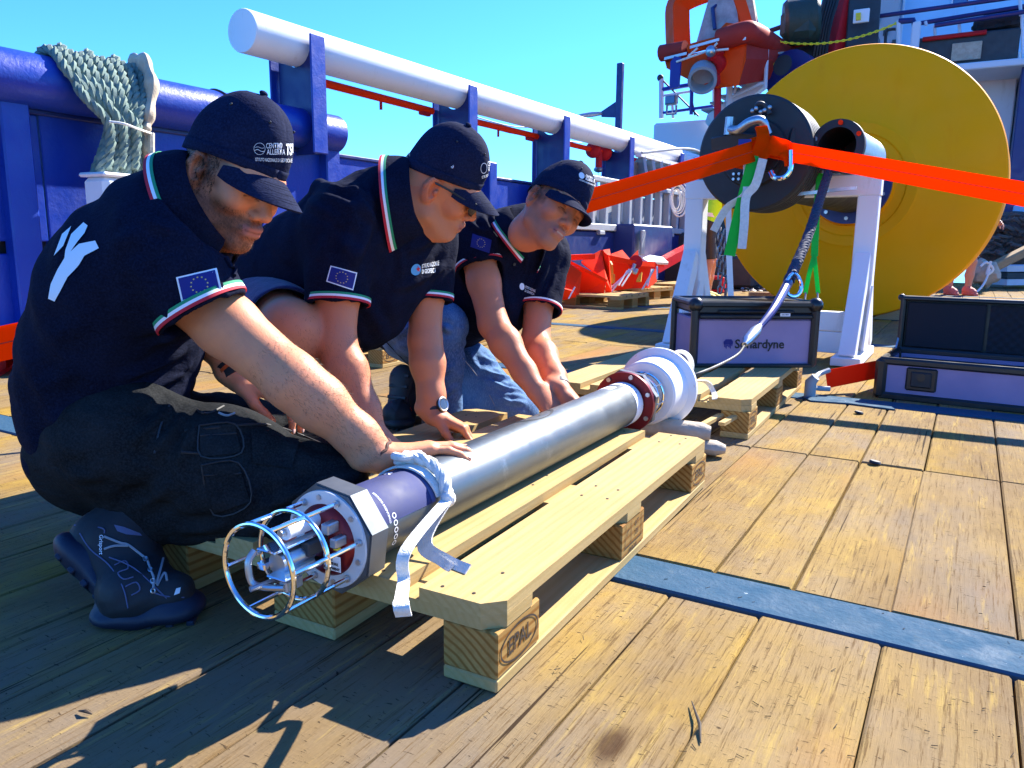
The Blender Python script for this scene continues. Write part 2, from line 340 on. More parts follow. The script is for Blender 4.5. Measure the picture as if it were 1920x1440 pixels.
def link(o, parent=None, loc=None):
    COL.objects.link(o)
    if parent is not None: o.parent = parent; off = WORLD[parent.name]
    else: off = np.zeros(3)
    l = np.zeros(3) if loc is None else np.asarray(loc, float)
    WORLD[o.name] = l if loc is not None else np.zeros(3)
    o.location = l-off
    return o
WORLD = {}
def tag(o, label=None, cat=None, group=None, kind=None):
    for k, v in (('label', label), ('category', cat), ('group', group), ('kind', kind)):
        if v: o[k] = v
    return o
def thing(name, label, cat, loc, group=None, kind=None):
    o = bpy.data.objects.new(name, None); o.empty_display_size = .05; COL.objects.link(o); o.location = loc; WORLD[o.name] = np.asarray(loc, float)
    return tag(o, label, cat, group, kind)
def copy_tree(o, parent=None, loc=None, rotz=None):
    c = o.copy(); COL.objects.link(c)
    if parent: c.parent = parent
    if loc is not None: c.location = loc; WORLD[c.name] = np.asarray(loc, float)
    if rotz is not None: c.rotation_euler = (0, 0, rotz)
    for ch in list(o.children): copy_tree(ch, c)
    return c
def rotz(a): c, s_ = math.cos(a), math.sin(a); return np.array([[c, -s_, 0], [s_, c, 0], [0, 0, 1.]])
def catmull(P, n=8, closed=False):
    P = [np.asarray(p, float) for p in P]; o = []; k = len(P)
    for i in range(k if closed else k-1):
        g = (lambda j: P[j % k]) if closed else (lambda j: P[min(max(j, 0), k-1)])
        a, b, c, d = g(i-1), g(i), g(i+1), g(i+2)
        for t in np.linspace(0, 1, n, endpoint=False): o.append(.5*((2*b)+(c-a)*t+(2*a-5*b+4*c-d)*t*t+(3*b-a-3*c+d)*t**3))
    if not closed: o.append(P[-1])
    return np.array(o)
def ribbon(path, wid, wdir, th=.003):
    """flat strap along a path; wdir = width direction (one or per point)"""
    P = np.asarray(path, float); W = np.broadcast_to(np.asarray(wdir, float), P.shape); wid = np.broadcast_to(wid, (len(P),))
    mb = MB(); T = np.gradient(P, axis=0); G = []
    for p, t, w_, d in zip(P, T, wid, W): d = unit(d-unit(t)*(d@unit(t))); G.append([p-d*w_/2, p-d*w_/6, p+d*w_/6, p+d*w_/2])
    return mb.sheet(np.array(G), th)
def rope_mb(path, r, strands=3, pitch=None, n=5, step=None, mb=None):
    """laid rope: strands twisted round one another along the path"""
    P = np.asarray(path, float); L = np.concatenate([[0], np.cumsum(np.linalg.norm(np.diff(P, axis=0), axis=1))])
    pitch = pitch or r*7; step = step or pitch/7; s_ = np.arange(0, L[-1], step)
    Q = np.stack([np.interp(s_, L, P[:, k]) for k in range(3)], 1); T = np.gradient(Q, axis=0); T /= np.linalg.norm(T, axis=1, keepdims=True)
    N = unit(np.cross(T[0], (.3, .5, .8))); Ns = []
    for t in T: N = unit(N-t*(N@t)); Ns.append(N)
    Ns = np.array(Ns); B = np.cross(T, Ns); mb = mb or MB()
    for k in range(strands):
        a = 2*np.pi*(s_/pitch+k/strands); mb.tube(Q+(np.cos(a)[:, None]*Ns+np.sin(a)[:, None]*B)*r*.5, r*.56, n)
    return mb
def link_ring(c, t, nrm, L, W, r, n=14, m=6, mb=None):
    """one oval chain link, long axis t, lying in the plane of t and nrm x t"""
    t = unit(t); s_ = unit(np.cross(nrm, t)); a = np.linspace(0, 2*np.pi, n, endpoint=False)
    h = (L-W)/2; P = [np.asarray(c)+s_*math.cos(x)*(W/2-r)+t*(math.sin(x)*(W/2-r)+(h if math.sin(x) >= 0 else -h)) for x in a]
    return (mb or MB()).tube(P, r, m, closed=True, up=nrm)

def text_geo(s, size=1.0, bold=0.0, align='CENTER', xs=1.0, shear=0):
    cu = bpy.data.curves.new('txt', 'FONT'); cu.body = s; cu.size = size; cu.align_x = align; cu.align_y = 'CENTER'; cu.offset = bold; cu.resolution_u = 3; cu.shear = shear
    o = bpy.data.objects.new('txt', cu); COL.objects.link(o); dg = bpy.context.evaluated_depsgraph_get(); dg.update()
    me = bpy.data.meshes.new_from_object(o.evaluated_get(dg)); v = np.array([x.co[:] for x in me.vertices]).reshape(-1, 3); f = [tuple(p.vertices) for p in me.polygons]
    bpy.data.objects.remove(o); bpy.data.curves.remove(cu); bpy.data.meshes.remove(me)
    v[:, 0] *= xs; return v[:, :2], f
def put2d(geo, o, X, Y, lift, name, m, parent):
    """flat print: 2-D geometry on the plane o + X x + Y y, lifted along the normal"""
    v, f = geo; N = np.cross(X, Y); P = np.asarray(o)+v[:, :1]*np.asarray(X)+v[:, 1:2]*np.asarray(Y)+unit(N)*lift
    return MB().add(P, f).build(name, m, parent, None)
def ring2d(a, b, t, n=40):
    th = np.linspace(0, 2*np.pi, n, endpoint=False); o = np.stack([a*np.cos(th), b*np.sin(th)], 1); i = np.stack([(a-t)*np.cos(th), (b-t)*np.sin(th)], 1)
    return np.concatenate([o, i]), [(k, (k+1) % n, n+(k+1) % n, n+k) for k in range(n)]
def merge2d(*gs):
    v = []; f = []; n = 0
    for g, (dx, dy) in gs: v.append(g[0]+np.array((dx, dy))); f += [tuple(i+n for i in q) for q in g[1]]; n += len(g[0])
    return np.concatenate(v), f
def rect2d(w_, h_, nx=1, ny=1):
    v = [(-w_/2+w_*i/nx, -h_/2+h_*j/ny) for i in range(nx+1) for j in range(ny+1)]
    return np.array(v), [(i*(ny+1)+j, (i+1)*(ny+1)+j, (i+1)*(ny+1)+j+1, i*(ny+1)+j+1) for i in range(nx) for j in range(ny)]
def disc2d(a, b=None, n=28):
    b = b or a; th = np.linspace(0, 2*np.pi, n, endpoint=False); return np.stack([a*np.cos(th), b*np.sin(th)], 1), [tuple(range(n))]
def star2d(r, n=5):
    a = np.arange(2*n)*np.pi/n+np.pi/2; q = np.where(np.arange(2*n) % 2 == 0, r, r*.4); v = np.stack([q*np.cos(a), q*np.sin(a)], 1)
    return np.concatenate([v, [[0, 0]]]), [(i, (i+1) % (2*n), 2*n) for i in range(2*n)]
# =================================================================== SETTING
sea = MB().sheet(np.array([[V(x, y, -4.2) for y in (-1500, 3000)] for x in (-2500, 2500)])).build('sea', mat('sea_water', (.006, .05, .09), .12, bs=.4, bst=.4, bd=.3))
tag(sea, kind='structure')
deck = MB().box((0.8, 7.5, -.085), (11.6, 21, .05)).build('deck', mat('deck_underlay', (.03, .022, .016), .9), smooth=None); tag(deck, kind='structure')
BANDS = [-.75, 1.485, 3.72, 5.955, 8.19, 10.42, 12.66]
for yb in BANDS:
    MB().box((0.8, yb, -.026), (11.5, .136, .056), bev=.004).build('steel_strip', M_band, deck, None)
rows = []
for i in range(6):
    a, b = BANDS[i]+.074, BANDS[i+1]-.074
    if i == 0: rows.append((a, b, 0))
    elif i in (1, 2): m_ = (2.66, 4.93)[i-1]; rows += [(a, m_-.003, 1), (m_+.003, b, 2)]
    else: rows.append((a, b, 3))
rows.append((BANDS[6]+.074, 17.5, 3))
stuff = MB()
for (a, b, kind) in rows:
    x = -4.62; k = 0
    edges = [x]
    rw = random.Random(int(a*100))
    if kind == 0: base = [-.635-.187*j for j in range(22)][::-1]+[-.455, -.278, -.07, .125, .31]
    else: base = [-.41-.187*j for j in range(23)][::-1]+[-.25, -.066, .138, .33]
    while base[-1] < 5.6: base.append(base[-1]+rw.uniform(.175, .2))
    for x0, x1 in zip(base[:-1], base[1:]):
        x0 += rw.uniform(-.004, .004) if kind else 0
        yc = (a+b)/2; vis = (-2.35*b-.6 < x1) and (x0 < .085*b+.35)
        g = rw.uniform(.0015, .0045); z = rw.uniform(-.003, .0015)
        big = MB() if vis else stuff
        big.box(((x0+x1)/2, yc+rw.uniform(-.002, .002), -.026+z), (x1-x0-g, b-a-.004, .052), rotz(rw.uniform(-.0008, .0008)), bev=.0042)
        if vis: big.build('plank', M_deck, deck, smooth=None)
tag(stuff.build('plank', M_deck, deck, smooth=None), kind='stuff')

# --- bulwark (ship side)
XB = -4.72
bul = thing('bulwark', 'tall blue painted steel bulwark along the ship side', 'bulwark', (XB, 5, 0))
for (y0, y1, z0, z1) in ((1.2, 2.63, .0, .60), (1.2, 2.63, .67, 1.385), (2.64, 4.25, 0, 1.40), (4.26, 6.2, 0, 1.40), (6.21, 8.6, 0, 1.385), (8.61, 11.0, 0, 1.38), (11.01, 16.5, 0, 1.37)):
    MB().box((XB-.04, (y0+y1)/2, (z0+z1)/2), (.06, y1-y0, z1-z0), bev=.006).build('plate', M_navy, bul)
MB().box((XB-.05, 8.7, 1.402), (.12, 15, .03), bev=.006).build('cap_strip', M_navy2, bul)
MB().box((XB-.075, 1.9, .635), (.02, 1.5, .09)).build('slot_backing', M_black, bul)
for y in (2.47, 4.98, 7.5, 10.2): MB().box((XB+.02, y, .78), (.10, .16, 1.56), bev=.01).build('stiffener', M_navy, bul)
# navy rail pipe
rail = thing('rail_pipe', 'fat dark blue rail pipe on top of the bulwark, ending in a flat cap', 'pipe', (XB, 3, 1.55))
MB().lathe([(0, 0), (0, .15), (.012, .152), (4.1, .152), (4.1, .146), (4.105, .14), (4.105, 0)], (XB+.02, .95, 1.565), (0, 1, 0), 40).build('pipe', M_navy, rail)
MB().tube([(XB+.02+.158*math.cos(t), 3.86+.02*math.sin(3*t), 1.565+.158*math.sin(t)) for t in np.linspace(0, 6.28, 40)], .008, 6).build('thin_cord_loop', M_brown, rail)
# white pipe on posts
wp = thing('white_pipe', 'long white steel pipe running high above the bulwark', 'pipe', (XB, 9, 2.15))
ZW = 2.175
MB().lathe([(0, 0), (0, .148), (.01, .152), (5.6, .155), (9.2, .155)], (XB+.02, 4.13, ZW), (0, 1, 0.004), 40).build('pipe', M_white, wp)
pth = catmull([(XB+.02, 13.3, ZW+.035), (XB+.05, 14.4, ZW+.02), (XB+.2, 15.4, ZW-.02), (XB+.5, 16.6, ZW-.1)], 6); MB().tube(pth, .155, 28).build('pipe_bend', M_white, wp)
MB().lathe([(0, .158), (.03, .158)], (XB+.02, 9.0, ZW+.02), (0, 1, 0), 40).build('weld_seam', M_white, wp)
for k, y in enumerate((4.66, 6.83, 8.95, 11.1, 13.4)):
    p = thing('rail_post', ('dark blue steel post under the open end of the white pipe', 'dark blue post under the white pipe behind the middle cap', 'dark blue post under the white pipe rising behind the rightmost cap', 'dark blue post under the white pipe beside the red valve fittings', 'last dark blue post under the white pipe near the grey container')[k], 'post', (XB, y, 1.4), 'posts carrying the white pipe')
    prof = []
    for a in np.linspace(math.pi*1.02, math.pi*1.9, 12): prof.append((.155*math.cos(a), ZW+.155*math.sin(a)))
    poly = [(-.19, 1.36), (.17, 1.36), (.21, 1.6), (.21, ZW+.01), (.165, ZW+.02)]+prof[::-1]+[(-.19, ZW-.02)]
    MB().prism(poly, (XB+.02, y, 0), np.stack([(1, 0, 0), (0, 0, 1), (0, -1, 0)], 1), .03).build('web_plate', M_navy2, p, smooth=None)
    MB().box((XB+.235, y, (1.36+ZW)/2+.03), (.02, .16, ZW-1.36+.06), bev=.008).build('flange', M_navy, p)
    MB().box((XB+.235-.44, y, (1.36+ZW)/2), (.02, .16, ZW-1.36-.04), bev=.008).build('flange', M_navy, p)
# red-orange hydrant line
hy = thing('hydrant_line', 'thin orange red pipe line running under the white pipe', 'pipe line', (XB-.15, 8, 2))
MB().tube([(XB-.18, 4.9, 2.01), (XB-.18, 6.7, 2.0)], .036, 12).build('pipe', M_orange, hy)
MB().tube([(XB-.18, 6.95, 2.0), (XB-.18, 13, 2.04)], .036, 12).build('pipe', M_orange, hy)
for y in (5.9, 8.0): MB().cyl((XB-.18, y, 2.0), (XB-.18, y, 1.9), .014, n=8).build('drain_stub', M_red, hy)
for y in (6.58, 8.75): MB().box((XB-.18, y, 1.965), (.05, .16, .05), bev=.01).build('clip', M_red, hy)
MB().lathe([(0, .03), (.02, .085), (.1, .085), (.12, .03)], (XB-.18, 7.15, 2.0), (0, 1, 0), 18).build('flange', M_red, hy)
for y in (10.6, 11.0): MB().ball((XB-.16, y, 2.02), .12, 14, 8, (1, .8, 1)).build('valve_body', M_red, hy)
MB().cyl((XB-.16, 10.8, 2.02), (XB-.16, 10.8, 1.78), .05, n=10).build('valve_outlet', M_red, hy); MB().ball((XB-.16, 10.8, 1.76), .075, 10, 6, (1, 1, .6)).build('outlet_cap', M_steel, hy)
MB().tube([(XB-.16, 10.8, 1.76), (XB-.16, 10.8, 1.0)], .006, 5).build('hanging_wire', M_steel, hy)
ws = MB()
for dz, e in ((.06, 9.3), (.0, 9.9), (-.02, 10.4)): ws.tube(catmull([(XB-.2, 7.2, 2.05+dz*.4), (XB-.2, 8.3, 2.0+dz), (XB-.25, e, 2.12+dz)], 6), .007, 5)
ws.build('guy_wire', M_steel, hy)
# gallows post with wires
gp = thing('gallows_post', 'slim dark blue post with bracket arm holding wires above the white pipe', 'post', aty(1160, 260, 12.6))
b0 = aty(1160, 275, 12.6); b1 = aty(1160, 190, 12.6); MB().box((b0+b1)/2, (.10, .10, b1[2]-b0[2]+1.2), bev=.01).build('post', M_navy2, gp)
b2 = aty(1137, 196, 12.4); MB().prism([(0, 0), (0, .28), (-.3, .12), (-.3, .03)], b1-V(0, 0, .26), np.stack([(1, 0, 0), (0, 0, 1), (0, -1, 0)], 1), .04).build('bracket', M_navy2, gp, smooth=None)
cw = MB(); e0 = b1+V(-.3, 0, -.17)
for k in range(3): cw.tube([e0, e0+V(-.35, -.5, -.12), aty(1055+k*8, 214+k*4, 10.5)], .008, 5)
cw.build('wire', M_steel, gp); MB().tube([e0, e0+V(-.12, -.15, -.03), e0+V(-.25, -.35, -.07)], [.03, .045, .03], 8).build('turnbuckle', M_steel, gp)

# --- mooring rope bundle hung over the rail
rb = thing('mooring_rope_bundle', 'bundle of green braided mooring rope draped over the blue rail and tied at the waist', 'rope bundle', atx(230, 210, XB+.2))
xs0 = np.linspace(86, 262, 10)
for i, px in enumerate(xs0):
    t = i/9; top = atx(px, 100+t*38+4*math.sin(i*2.1), XB+.02); top[2] = 1.565+.178
    back = top+V(-.17, 0.0, -.15); front = top+V(.185, .01-.006*i, -.13)
    tie = atx(205+t*58, 236+t*10, XB+.27+.02*(i % 3)); low = atx(172+t*88+6*math.sin(i*1.7), 330+14*math.cos(i*2.3), XB+.24+.03*((i*2) % 3)); end = atx(182+t*78, 392+10*math.sin(i), XB+.2+.02*(i % 2))
    mid = (front+tie)/2+V(.02, 0, .02)
    P = catmull([back, top+V(-.05, 0, 0), top+V(.08, 0, -.01), front, mid, tie, low, end], 6)
    rope_mb(P, .030, 3, .15, 5, .026).build('rope', M_rope_g, rb)
for i in range(3):
    top = atx(120+i*50, 112+i*10, XB+.02); top[2] = 1.565+.215; a = atx(150+i*40, 170+i*14, XB+.26); c = atx(205+i*24, 236, XB+.33)
    rope_mb(catmull([top+V(-.1, 0, -.03), top, a, c, atx(200+i*26, 320, XB+.31)], 6), .030, 3, .15, 5, .026).build('rope', M_rope_g, rb)
P = catmull([atx(205, 228, XB+.40), atx(232, 232, XB+.45), atx(262, 243, XB+.43), atx(283, 250, XB+.32)], 6); MB().tube(P, .007, 6).build('lashing', M_rope_w, rb)
cs = thing('canvas_sleeve', 'beige canvas chafe sleeve hanging beside the green rope bundle', 'canvas sleeve', atx(275, 220, XB+.2))
P = catmull([atx(252, 132, XB-.05)+V(0, 0, .02), atx(270, 132, XB+.12)+V(0, 0, .03), atx(284, 165, XB+.25), atx(275, 225, XB+.27), atx(272, 250, XB+.27), atx(277, 300, XB+.25), atx(280, 350, XB+.25)], 8)
MB().tube(P, [.07+.014*math.sin(i*.9)-.025*math.exp(-((i-32)/4)**2) for i in range(len(P))], 12, flat=.55, up=(1, 0, 0)).build('sleeve', M_canvas, cs)
MB().tube(catmull([atx(283, 250, XB+.3), atx(284, 300, XB+.33), atx(292, 350, XB+.3)], 6), .022, 8).build('sleeve_edge', M_canvas, cs)
# white plastic canister by the wall
wb = thing('white_bin', 'tall white plastic bin against the blue wall behind the nearest man', 'bin', atx(225, 380, XB+.35)*V(1, 1, 0))
c = atx(222, 400, XB+.33); MB().box((c[0], c[1], (c[2]+.2)/2+.002), (.2, .30, c[2]+.2), rotz(.1), bev=.03).build('body', M_wplast, wb); MB().box(c+V(0, 0, .212), (.22, .32, .025), rotz(.1), bev=.01).build('lid', M_wplast, wb); MB().cyl(c+V(.105, .02, -.12), c+V(.105, .02, .15), .008, n=6).build('strap_pin', M_dkgrey, wb)

# ------------------------------------------------------------------- pallets
def chamf(wd, ln, left, right, c=.03):
    h, k = wd/2, ln/2; p = []
    p += [(-h+c, -k), ] if left else [(-h, -k)]
    p += [(h-c, -k), (h, -k+c)] if right else [(h, -k)]
    p += [(h, k-c), (h-c, k)] if right else [(h, k)]
    p += [(-h+c, k), (-h, k-c), (-h, -k+c)] if left else [(-h, k)]
    return p
I3 = np.eye(3)
PM = {}
for nm, args in dict(boardL=(.145, 1), boardR=(.145, 2), board=(.1, 0), boardC=(.145, 0)).items():
    PM[nm] = MB().prism(chamf(args[0], 1.2, args[1] == 1, args[1] == 2), (0, 0, 0), I3, .022).mesh('top_board', M_pine)
PM['str'] = MB().prism([(-.37, -.0725), (.37, -.0725), (.4, -.0425), (.4, .0425), (.37, .0725), (-.37, .0725), (-.4, .0425), (-.4, -.0425)], (0, 0, 0), I3, .022).mesh('stringer_board', M_pine)
PM['blk'] = MB().box((0, 0, 0), (.1, .145, .078), bev=.003).mesh('block', M_block)
PM['blkC'] = MB().box((0, 0, 0), (.145, .145, .078), bev=.003).mesh('block', M_block)
PM['bot'] = MB().box((0, 0, 0), (.1, 1.2, .022), bev=.003).mesh('bottom_board', M_pine)
PM['botC'] = MB().box((0, 0, 0), (.145, 1.2, .022), bev=.003).mesh('bottom_board', M_pine)
def inst(name, me, parent, loc, R=None):
    o = bpy.data.objects.new(name, me); COL.objects.link(o); o.parent = parent; o.location = loc
    if R is not None: o.rotation_euler = (0, 0, R)
    WORLD[o.name] = np.zeros(3); return o
def pallet(label, corner, yaw, group=None, blocks=None, top=(0, 1, 2, 3, 4)):
    """corner = near right bottom corner; the long side runs along yaw"""
    Rz = rotz(yaw); c = np.asarray(corner)+Rz@V(-.4, .6, 0)
    r = thing('pallet', label, 'pallet', c, group); r.rotation_euler = (0, 0, yaw)
    xs = [-.3275, -.164, 0, .164, .3275]
    for k in top: inst('top_board', PM[('boardL', 'board', 'boardC', 'board', 'boardR')[k]], r, (xs[k], 0, .133+random.uniform(-.0006, .0006)), random.uniform(-.003, .003))
    for y in (-.5275, 0, .5275): inst('stringer_board', PM['str'], r, (0, y, .111))
    bl = {}
    for i, x in enumerate((-.349, 0, .349)):
        inst('bottom_board', PM['botC' if i == 1 else 'bot'], r, (x, 0, .011))
        for j, y in enumerate((-.527, 0, .527)): bl[i, j] = inst('block', PM['blkC' if i == 1 else 'blk'], r, (x, y, .061), random.uniform(-.01, .01))
    return r, bl
def brand(bl, kind='EPAL', m=None):
    """burnt mark on the outward (+x) face of a right-hand block"""
    ln = .05
    if kind == 'EPAL':
        v, f = merge2d((text_geo('EPAL', .040, .0006, xs=.92), (0, 0)), (ring2d(.064, .031, .0035), (0, 0)))
    else:
        v, f = merge2d((text_geo('IT', .02), (-.035, .012)), (text_geo('HT', .02), (.02, .02)), (text_geo('DB', .018), (.02, 0)), (text_geo('019-2-01', .014, .0003), (.0, -.03)), (rect2d(.002, .05), (-.05, .008)), (rect2d(.11, .002), (0, -.018)), (rect2d(.002, .05), (-.015, .008)), (rect2d(.002, .05), (.052, .008)))
    P = np.stack([np.full(len(v), ln+.0012), v[:, 0], v[:, 1]], 1)
    o = MB().add(P, f).build('brand_mark', m or M_brand, bl); o.location = (0, 0, 0); return o
p1, bl1 = pallet('pale wooden pallet lying under the near end of the silver tube', (-.566, .930, 0), .0276, 'pallets under the tube')
brand(bl1[2, 0]); brand(bl1[2, 1], 'IPPC'); brand(bl1[2, 2])
nm = MB()
for y in (-.57, -.49, -.04, .04, .49, .57):
    for x in (-.35, -.305, .29, .35, .16): nx_, ny_ = x+random.uniform(-.01, .01), y+random.uniform(-.012, .012); nm.cyl((nx_, ny_, .1425), (nx_, ny_, .1446), .003, n=8)
o = nm.build('nail_head', M_brand, p1); o.location = (0, 0, 0); tag(o, kind='stuff')
p2, bl2 = pallet('second wooden pallet farther along the deck, under the grey branded case', (-.628, 2.745, 0), .0276, 'pallets under the tube')
brand(bl2[2, 0]); brand(bl2[2, 2])
p3, bl3 = pallet('pallet with an EPAL mark behind the middle man', atz(722, 690, 0)+V(.0, -.02, 0), .05, 'pallets farther back on the deck'); brand(bl3[2, 0])
p4, bl4 = pallet('pallet under the left orange anchor near the rightmost cap', atz(1114, 576, 0), -.05, 'pallets farther back on the deck'); brand(bl4[2, 0])
p4.rotation_euler = (0, 0, R_(88)); p4.location = atz(1082, 577, 0)+V(-.1, .45, 0)
for k, (px, py, a, lab) in enumerate(((1165, 562, 1.35, 'greyish pallet behind the left anchor pallet, under the middle of the orange anchors'), (1228, 551, 1.45, 'dark weathered pallet farthest along, under the right orange anchor'))):
    c = copy_tree(p4, loc=Vector(atz(px, py, 0)+V(-.25, .5, 0)), rotz=a); c['label'] = lab
# red pallet at far left, with shade under it
rp = copy_tree(p3, loc=Vector(atz(-25, 700, 0)+V(-.35, .3, 0)), rotz=.9); rp['label'] = 'red stained pallet against the bulwark at the left edge'
for ch in rp.children:
    ch.data = ch.data.copy(); ch.data.materials.clear(); ch.data.materials.append(M_red)
    for g in list(ch.children): bpy.data.objects.remove(g)
wt = thing('wrapped_stack', 'white wrapped sheet lying on the red pallet at the left edge', 'wrapped sheet', atz(20, 655, .16)); MB().box(np.array(rp.location)+V(0, 0, .165), (.7, 1.0, .035), rotz(.9), bev=.012).build('sheet', M_paper, wt)
# loose grey wooden block on planks between pallets + canvas roll
cr = thing('canvas_roll', 'beige canvas covered roll lying on the deck under the tube between the two pallets', 'canvas roll', (-.8, 2.45, .05))
a, b = atz(1185, 795, .09), atz(1332, 812, .075); P = [a+(b-a)*t for t in np.linspace(-.5, 1, 14)]; MB().tube(P, [.040-(.012 if i == 13 else 0) for i in range(14)], 14, flat=.8).build('roll', M_canvas, cr)
MB().tube([p+V(.05, .01, -.05) for p in P], [.036]*13+[.02], 12, flat=.7).build('roll', M_canvas, cr)
for k, (dx, dy) in enumerate(((0, 0), (.035, .05))): MB().bar(atz(1312+k*14, 800-k*2, .08)+V(dx, dy, 0), atz(1352+k*14, 778-k*2, .08)+V(dx, dy, 0), .022, .012).build('batten_end', M_pine, cr)
# splinters, chips and a bottle cap on the deck
for (px, py, lab) in ((1640, 870, 'dark bottle cap lying alone on the sunlit deck'), (1610, 776, 'small black clip lying on the deck near the open case')):
    q = atz(px, py, 0); o = MB().lathe([(0, .016), (.003, .019), (.009, .015), (.0092, 0)], q+V(0, 0, .002), (.15, .1, 1), 16).build('bottle_cap' if py > 800 else 'clip', M_black); tag(o, lab, 'litter')
for (px, py, L, ang, lab) in ((1305, 1352, .10, 2.0, 'long dark splinter lying on the deck in front'), (160, 1336, .025, .2, 'tiny splinter in the sunlit streak of deck at lower left')):
    q = atz(px, py, .004); d = V(math.cos(ang), math.sin(ang), 0)*L/2; o = MB().tube([q-d, q-d*.2+V(.004, 0, .003), q+d], [.001, .0028, .0008], 6).build('splinter', M_brand); tag(o, lab, 'splinter')
chips = MB()
for i in range(110):
    px, py = random.uniform(900, 1920), random.uniform(1050, 1440); q = atz(px, py, .003)
    if not (-.7 < q[0] < .6): continue
    an = random.gauss(.3, .8); L = random.uniform(.0015, .006); d = V(math.cos(an), math.sin(an), random.uniform(-.1, .2))*L
    chips.tube([q-d, q+d], random.uniform(.0003, .0007), 4)
tag(chips.build('wood_chips', M_brand), kind='stuff')
# =================================================================== INSTRUMENT TUBE
TX, TZ, TR = -.8673, .209, .065
TA = unit((-.0102, 1, 0)); 
def ta(y): return V(TX, 1.5, TZ)+TA*(y-1.5)
TF = frame(TA)                                   # columns: axis, left(-x), up
def tp(y, ang, r): return ta(y)+r*(math.cos(ang)*TF[:, 2]-math.sin(ang)*TF[:, 1])   # ang 0 = top, + towards the right side
def tdecal(geo, y, ang, r, name, m, parent, flip=False):
    """print wrapped on the tube; 2-D x runs round the tube towards +angle, y along it (away)"""
    v, f = geo; P = np.array([tp(y+b*(1 if not flip else -1), ang+a*(1 if not flip else -1)/r, r) for a, b in v]); return MB().add(P, f).build(name, m, parent)
ins = thing('instrument_tube', 'long silver underwater instrument tube with wire guard, lying on the near pallet', 'instrument', ta(1.5))
MB().lathe([(0, .02), (0, .0635), (.003, TR), (1.237, TR), (1.24, .063), (1.24, .02)], ta(.928), TA, 64).build('tube', M_alu, ins)
MB().lathe([(0, TR), (0, .0659), (.150, .0659), (.152, TR)], ta(.930), TA, 48, arc=(R_(-78), R_(150))).build('label_sleeve', M_bluelab, ins)
oc = [(.094*math.cos(R_(22.5+45*k+8)), .094*math.sin(R_(22.5+45*k+8))) for k in range(8)]
oc2 = [(x*.965, y*.965) for x, y in oc]
fl = MB(); fr = np.stack([TF[:, 1], TF[:, 2], -TF[:, 0]], 1)
fl.prism(oc, ta(.904), fr, .040); fl.prism(oc2, ta(.904), fr, .046); fl.build('end_flange', mat('grey_anodised_flange', (.10, .115, .13), .38, .7, var=(.13, .145, .16), ns=12), ins, 30)
MB().lathe([(0, .060), (-.004, .060), (-.004, .082), (0, .0825)], ta(.881), TA, 48).build('gasket_ring', M_gasket, ins)
dome = MB().lathe([(.002, .062), (-.004, .060), (-.012, .052), (-.016, .03), (-.017, 0)], ta(.880), TA, 48).build('maroon_end_cap', M_maroon, ins)
def on_face(px_, py_, d=0): return ta(.862-d)-TF[:, 1]*px_+TF[:, 2]*py_     # px to the right as seen from the end
ex, ey = -TF[:, 1], TF[:, 2]
put2d(rect2d(.036, .026), on_face(.030, -.026, .004), ex, ey, .001, 'warning_label', M_paper, ins)
put2d(merge2d((text_geo('LIVE', .009, .0003), (-.006, .008)), (text_geo('PRESSURE', .0062, .0003), (0, -.0005)), (text_geo('EQUIPMENT', .006, .0003), (0, -.0085))), on_face(.030, -.026, .0055), ex, ey, .001, 'label_lettering', M_ink, ins)
put2d((np.array([(-.010, -.008), (.010, -.008), (0, .009)]), [(0, 1, 2)]), on_face(.042, .004, .003), ex, ey, .001, 'warning_triangle', M_warn, ins)
put2d(rect2d(.0016, .008), on_face(.042, .0045, .0045), ex, ey, .001, 'triangle_mark', M_ink, ins)
put2d(ring2d(.007, .007, .0016), on_face(.022, .004, .003), ex, ey, .001, 'round_mark', M_ink, ins)
put2d(disc2d(.010), on_face(-.042, .006, .004), ex, ey, .001, 'round_label', M_paper, ins)
cg = MB()
def ring(y, r, t): return MB().tube([tp(y, a, r) for a in np.linspace(0, 2*np.pi, 56, endpoint=False)], t, 10, closed=True, up=TA)
ring(.735, .0715, .0042).build('guard_ring', M_chrome, ins); ring(.805, .0715, .0042).build('guard_ring', M_chrome, ins)
for k in range(6):
    a = R_(60*k+22); rod = MB(); rod.cyl(tp(.884, a, .0715), tp(.735, a, .0715), .0036, n=10); o = rod.build('guard_rod', M_chrome, ins)
    MB().cyl(tp(.872, a, .0715), tp(.886, a, .0715), .0062, n=8).build('rod_nut', M_steel, o)
for k in range(6):
    a = R_(60*k+50); MB().cyl(tp(.875, a, .071), tp(.884, a, .071), .0052, n=6).build('flange_bolt', M_steel, ins)
# sensor works inside the guard
sm = [('sensor_body', [((-.012, .036), .013, .80, .868, M_wplast)]), ('sensor_plug', [((-.012, .036), .006, .79, .80, M_steel)]), ('turned_housing', [((-.005, -.006), .017, .775, .84, M_steel)])]
for nm, cs_ in sm:
    mb = MB()
    for (x, y), r, y0, y1, m_ in cs_: mb.cyl(ta(y0)+ex*x+ey*y, ta(y1)+ex*x+ey*y, r, n=20)
    mb.build(nm, m_, ins)
for (x, y, w_, h_, y0, y1, m_) in ((-.012, .018, .040, .004, .76, .868, M_chrome), (.012, -.018, .040, .004, .755, .868, M_chrome), (.03, .034, .016, .018, .842, .868, M_steel), (.046, .014, .014, .016, .842, .868, M_steel), (-.03, -.012, .018, .012, .765, .79, M_chrome), (.016, -.034, .016, .018, .765, .80, M_steel), (.002, .004, .03, .022, .82, .866, M_dkgrey)):
    c = ta((y0+y1)/2)+ex*x+ey*y; MB().box(c, (w_, y1-y0, h_), TF[:, [1, 0, 2]]*np.array([-1, 1, 1]), bev=.002).build('sensor_plate', m_, ins)
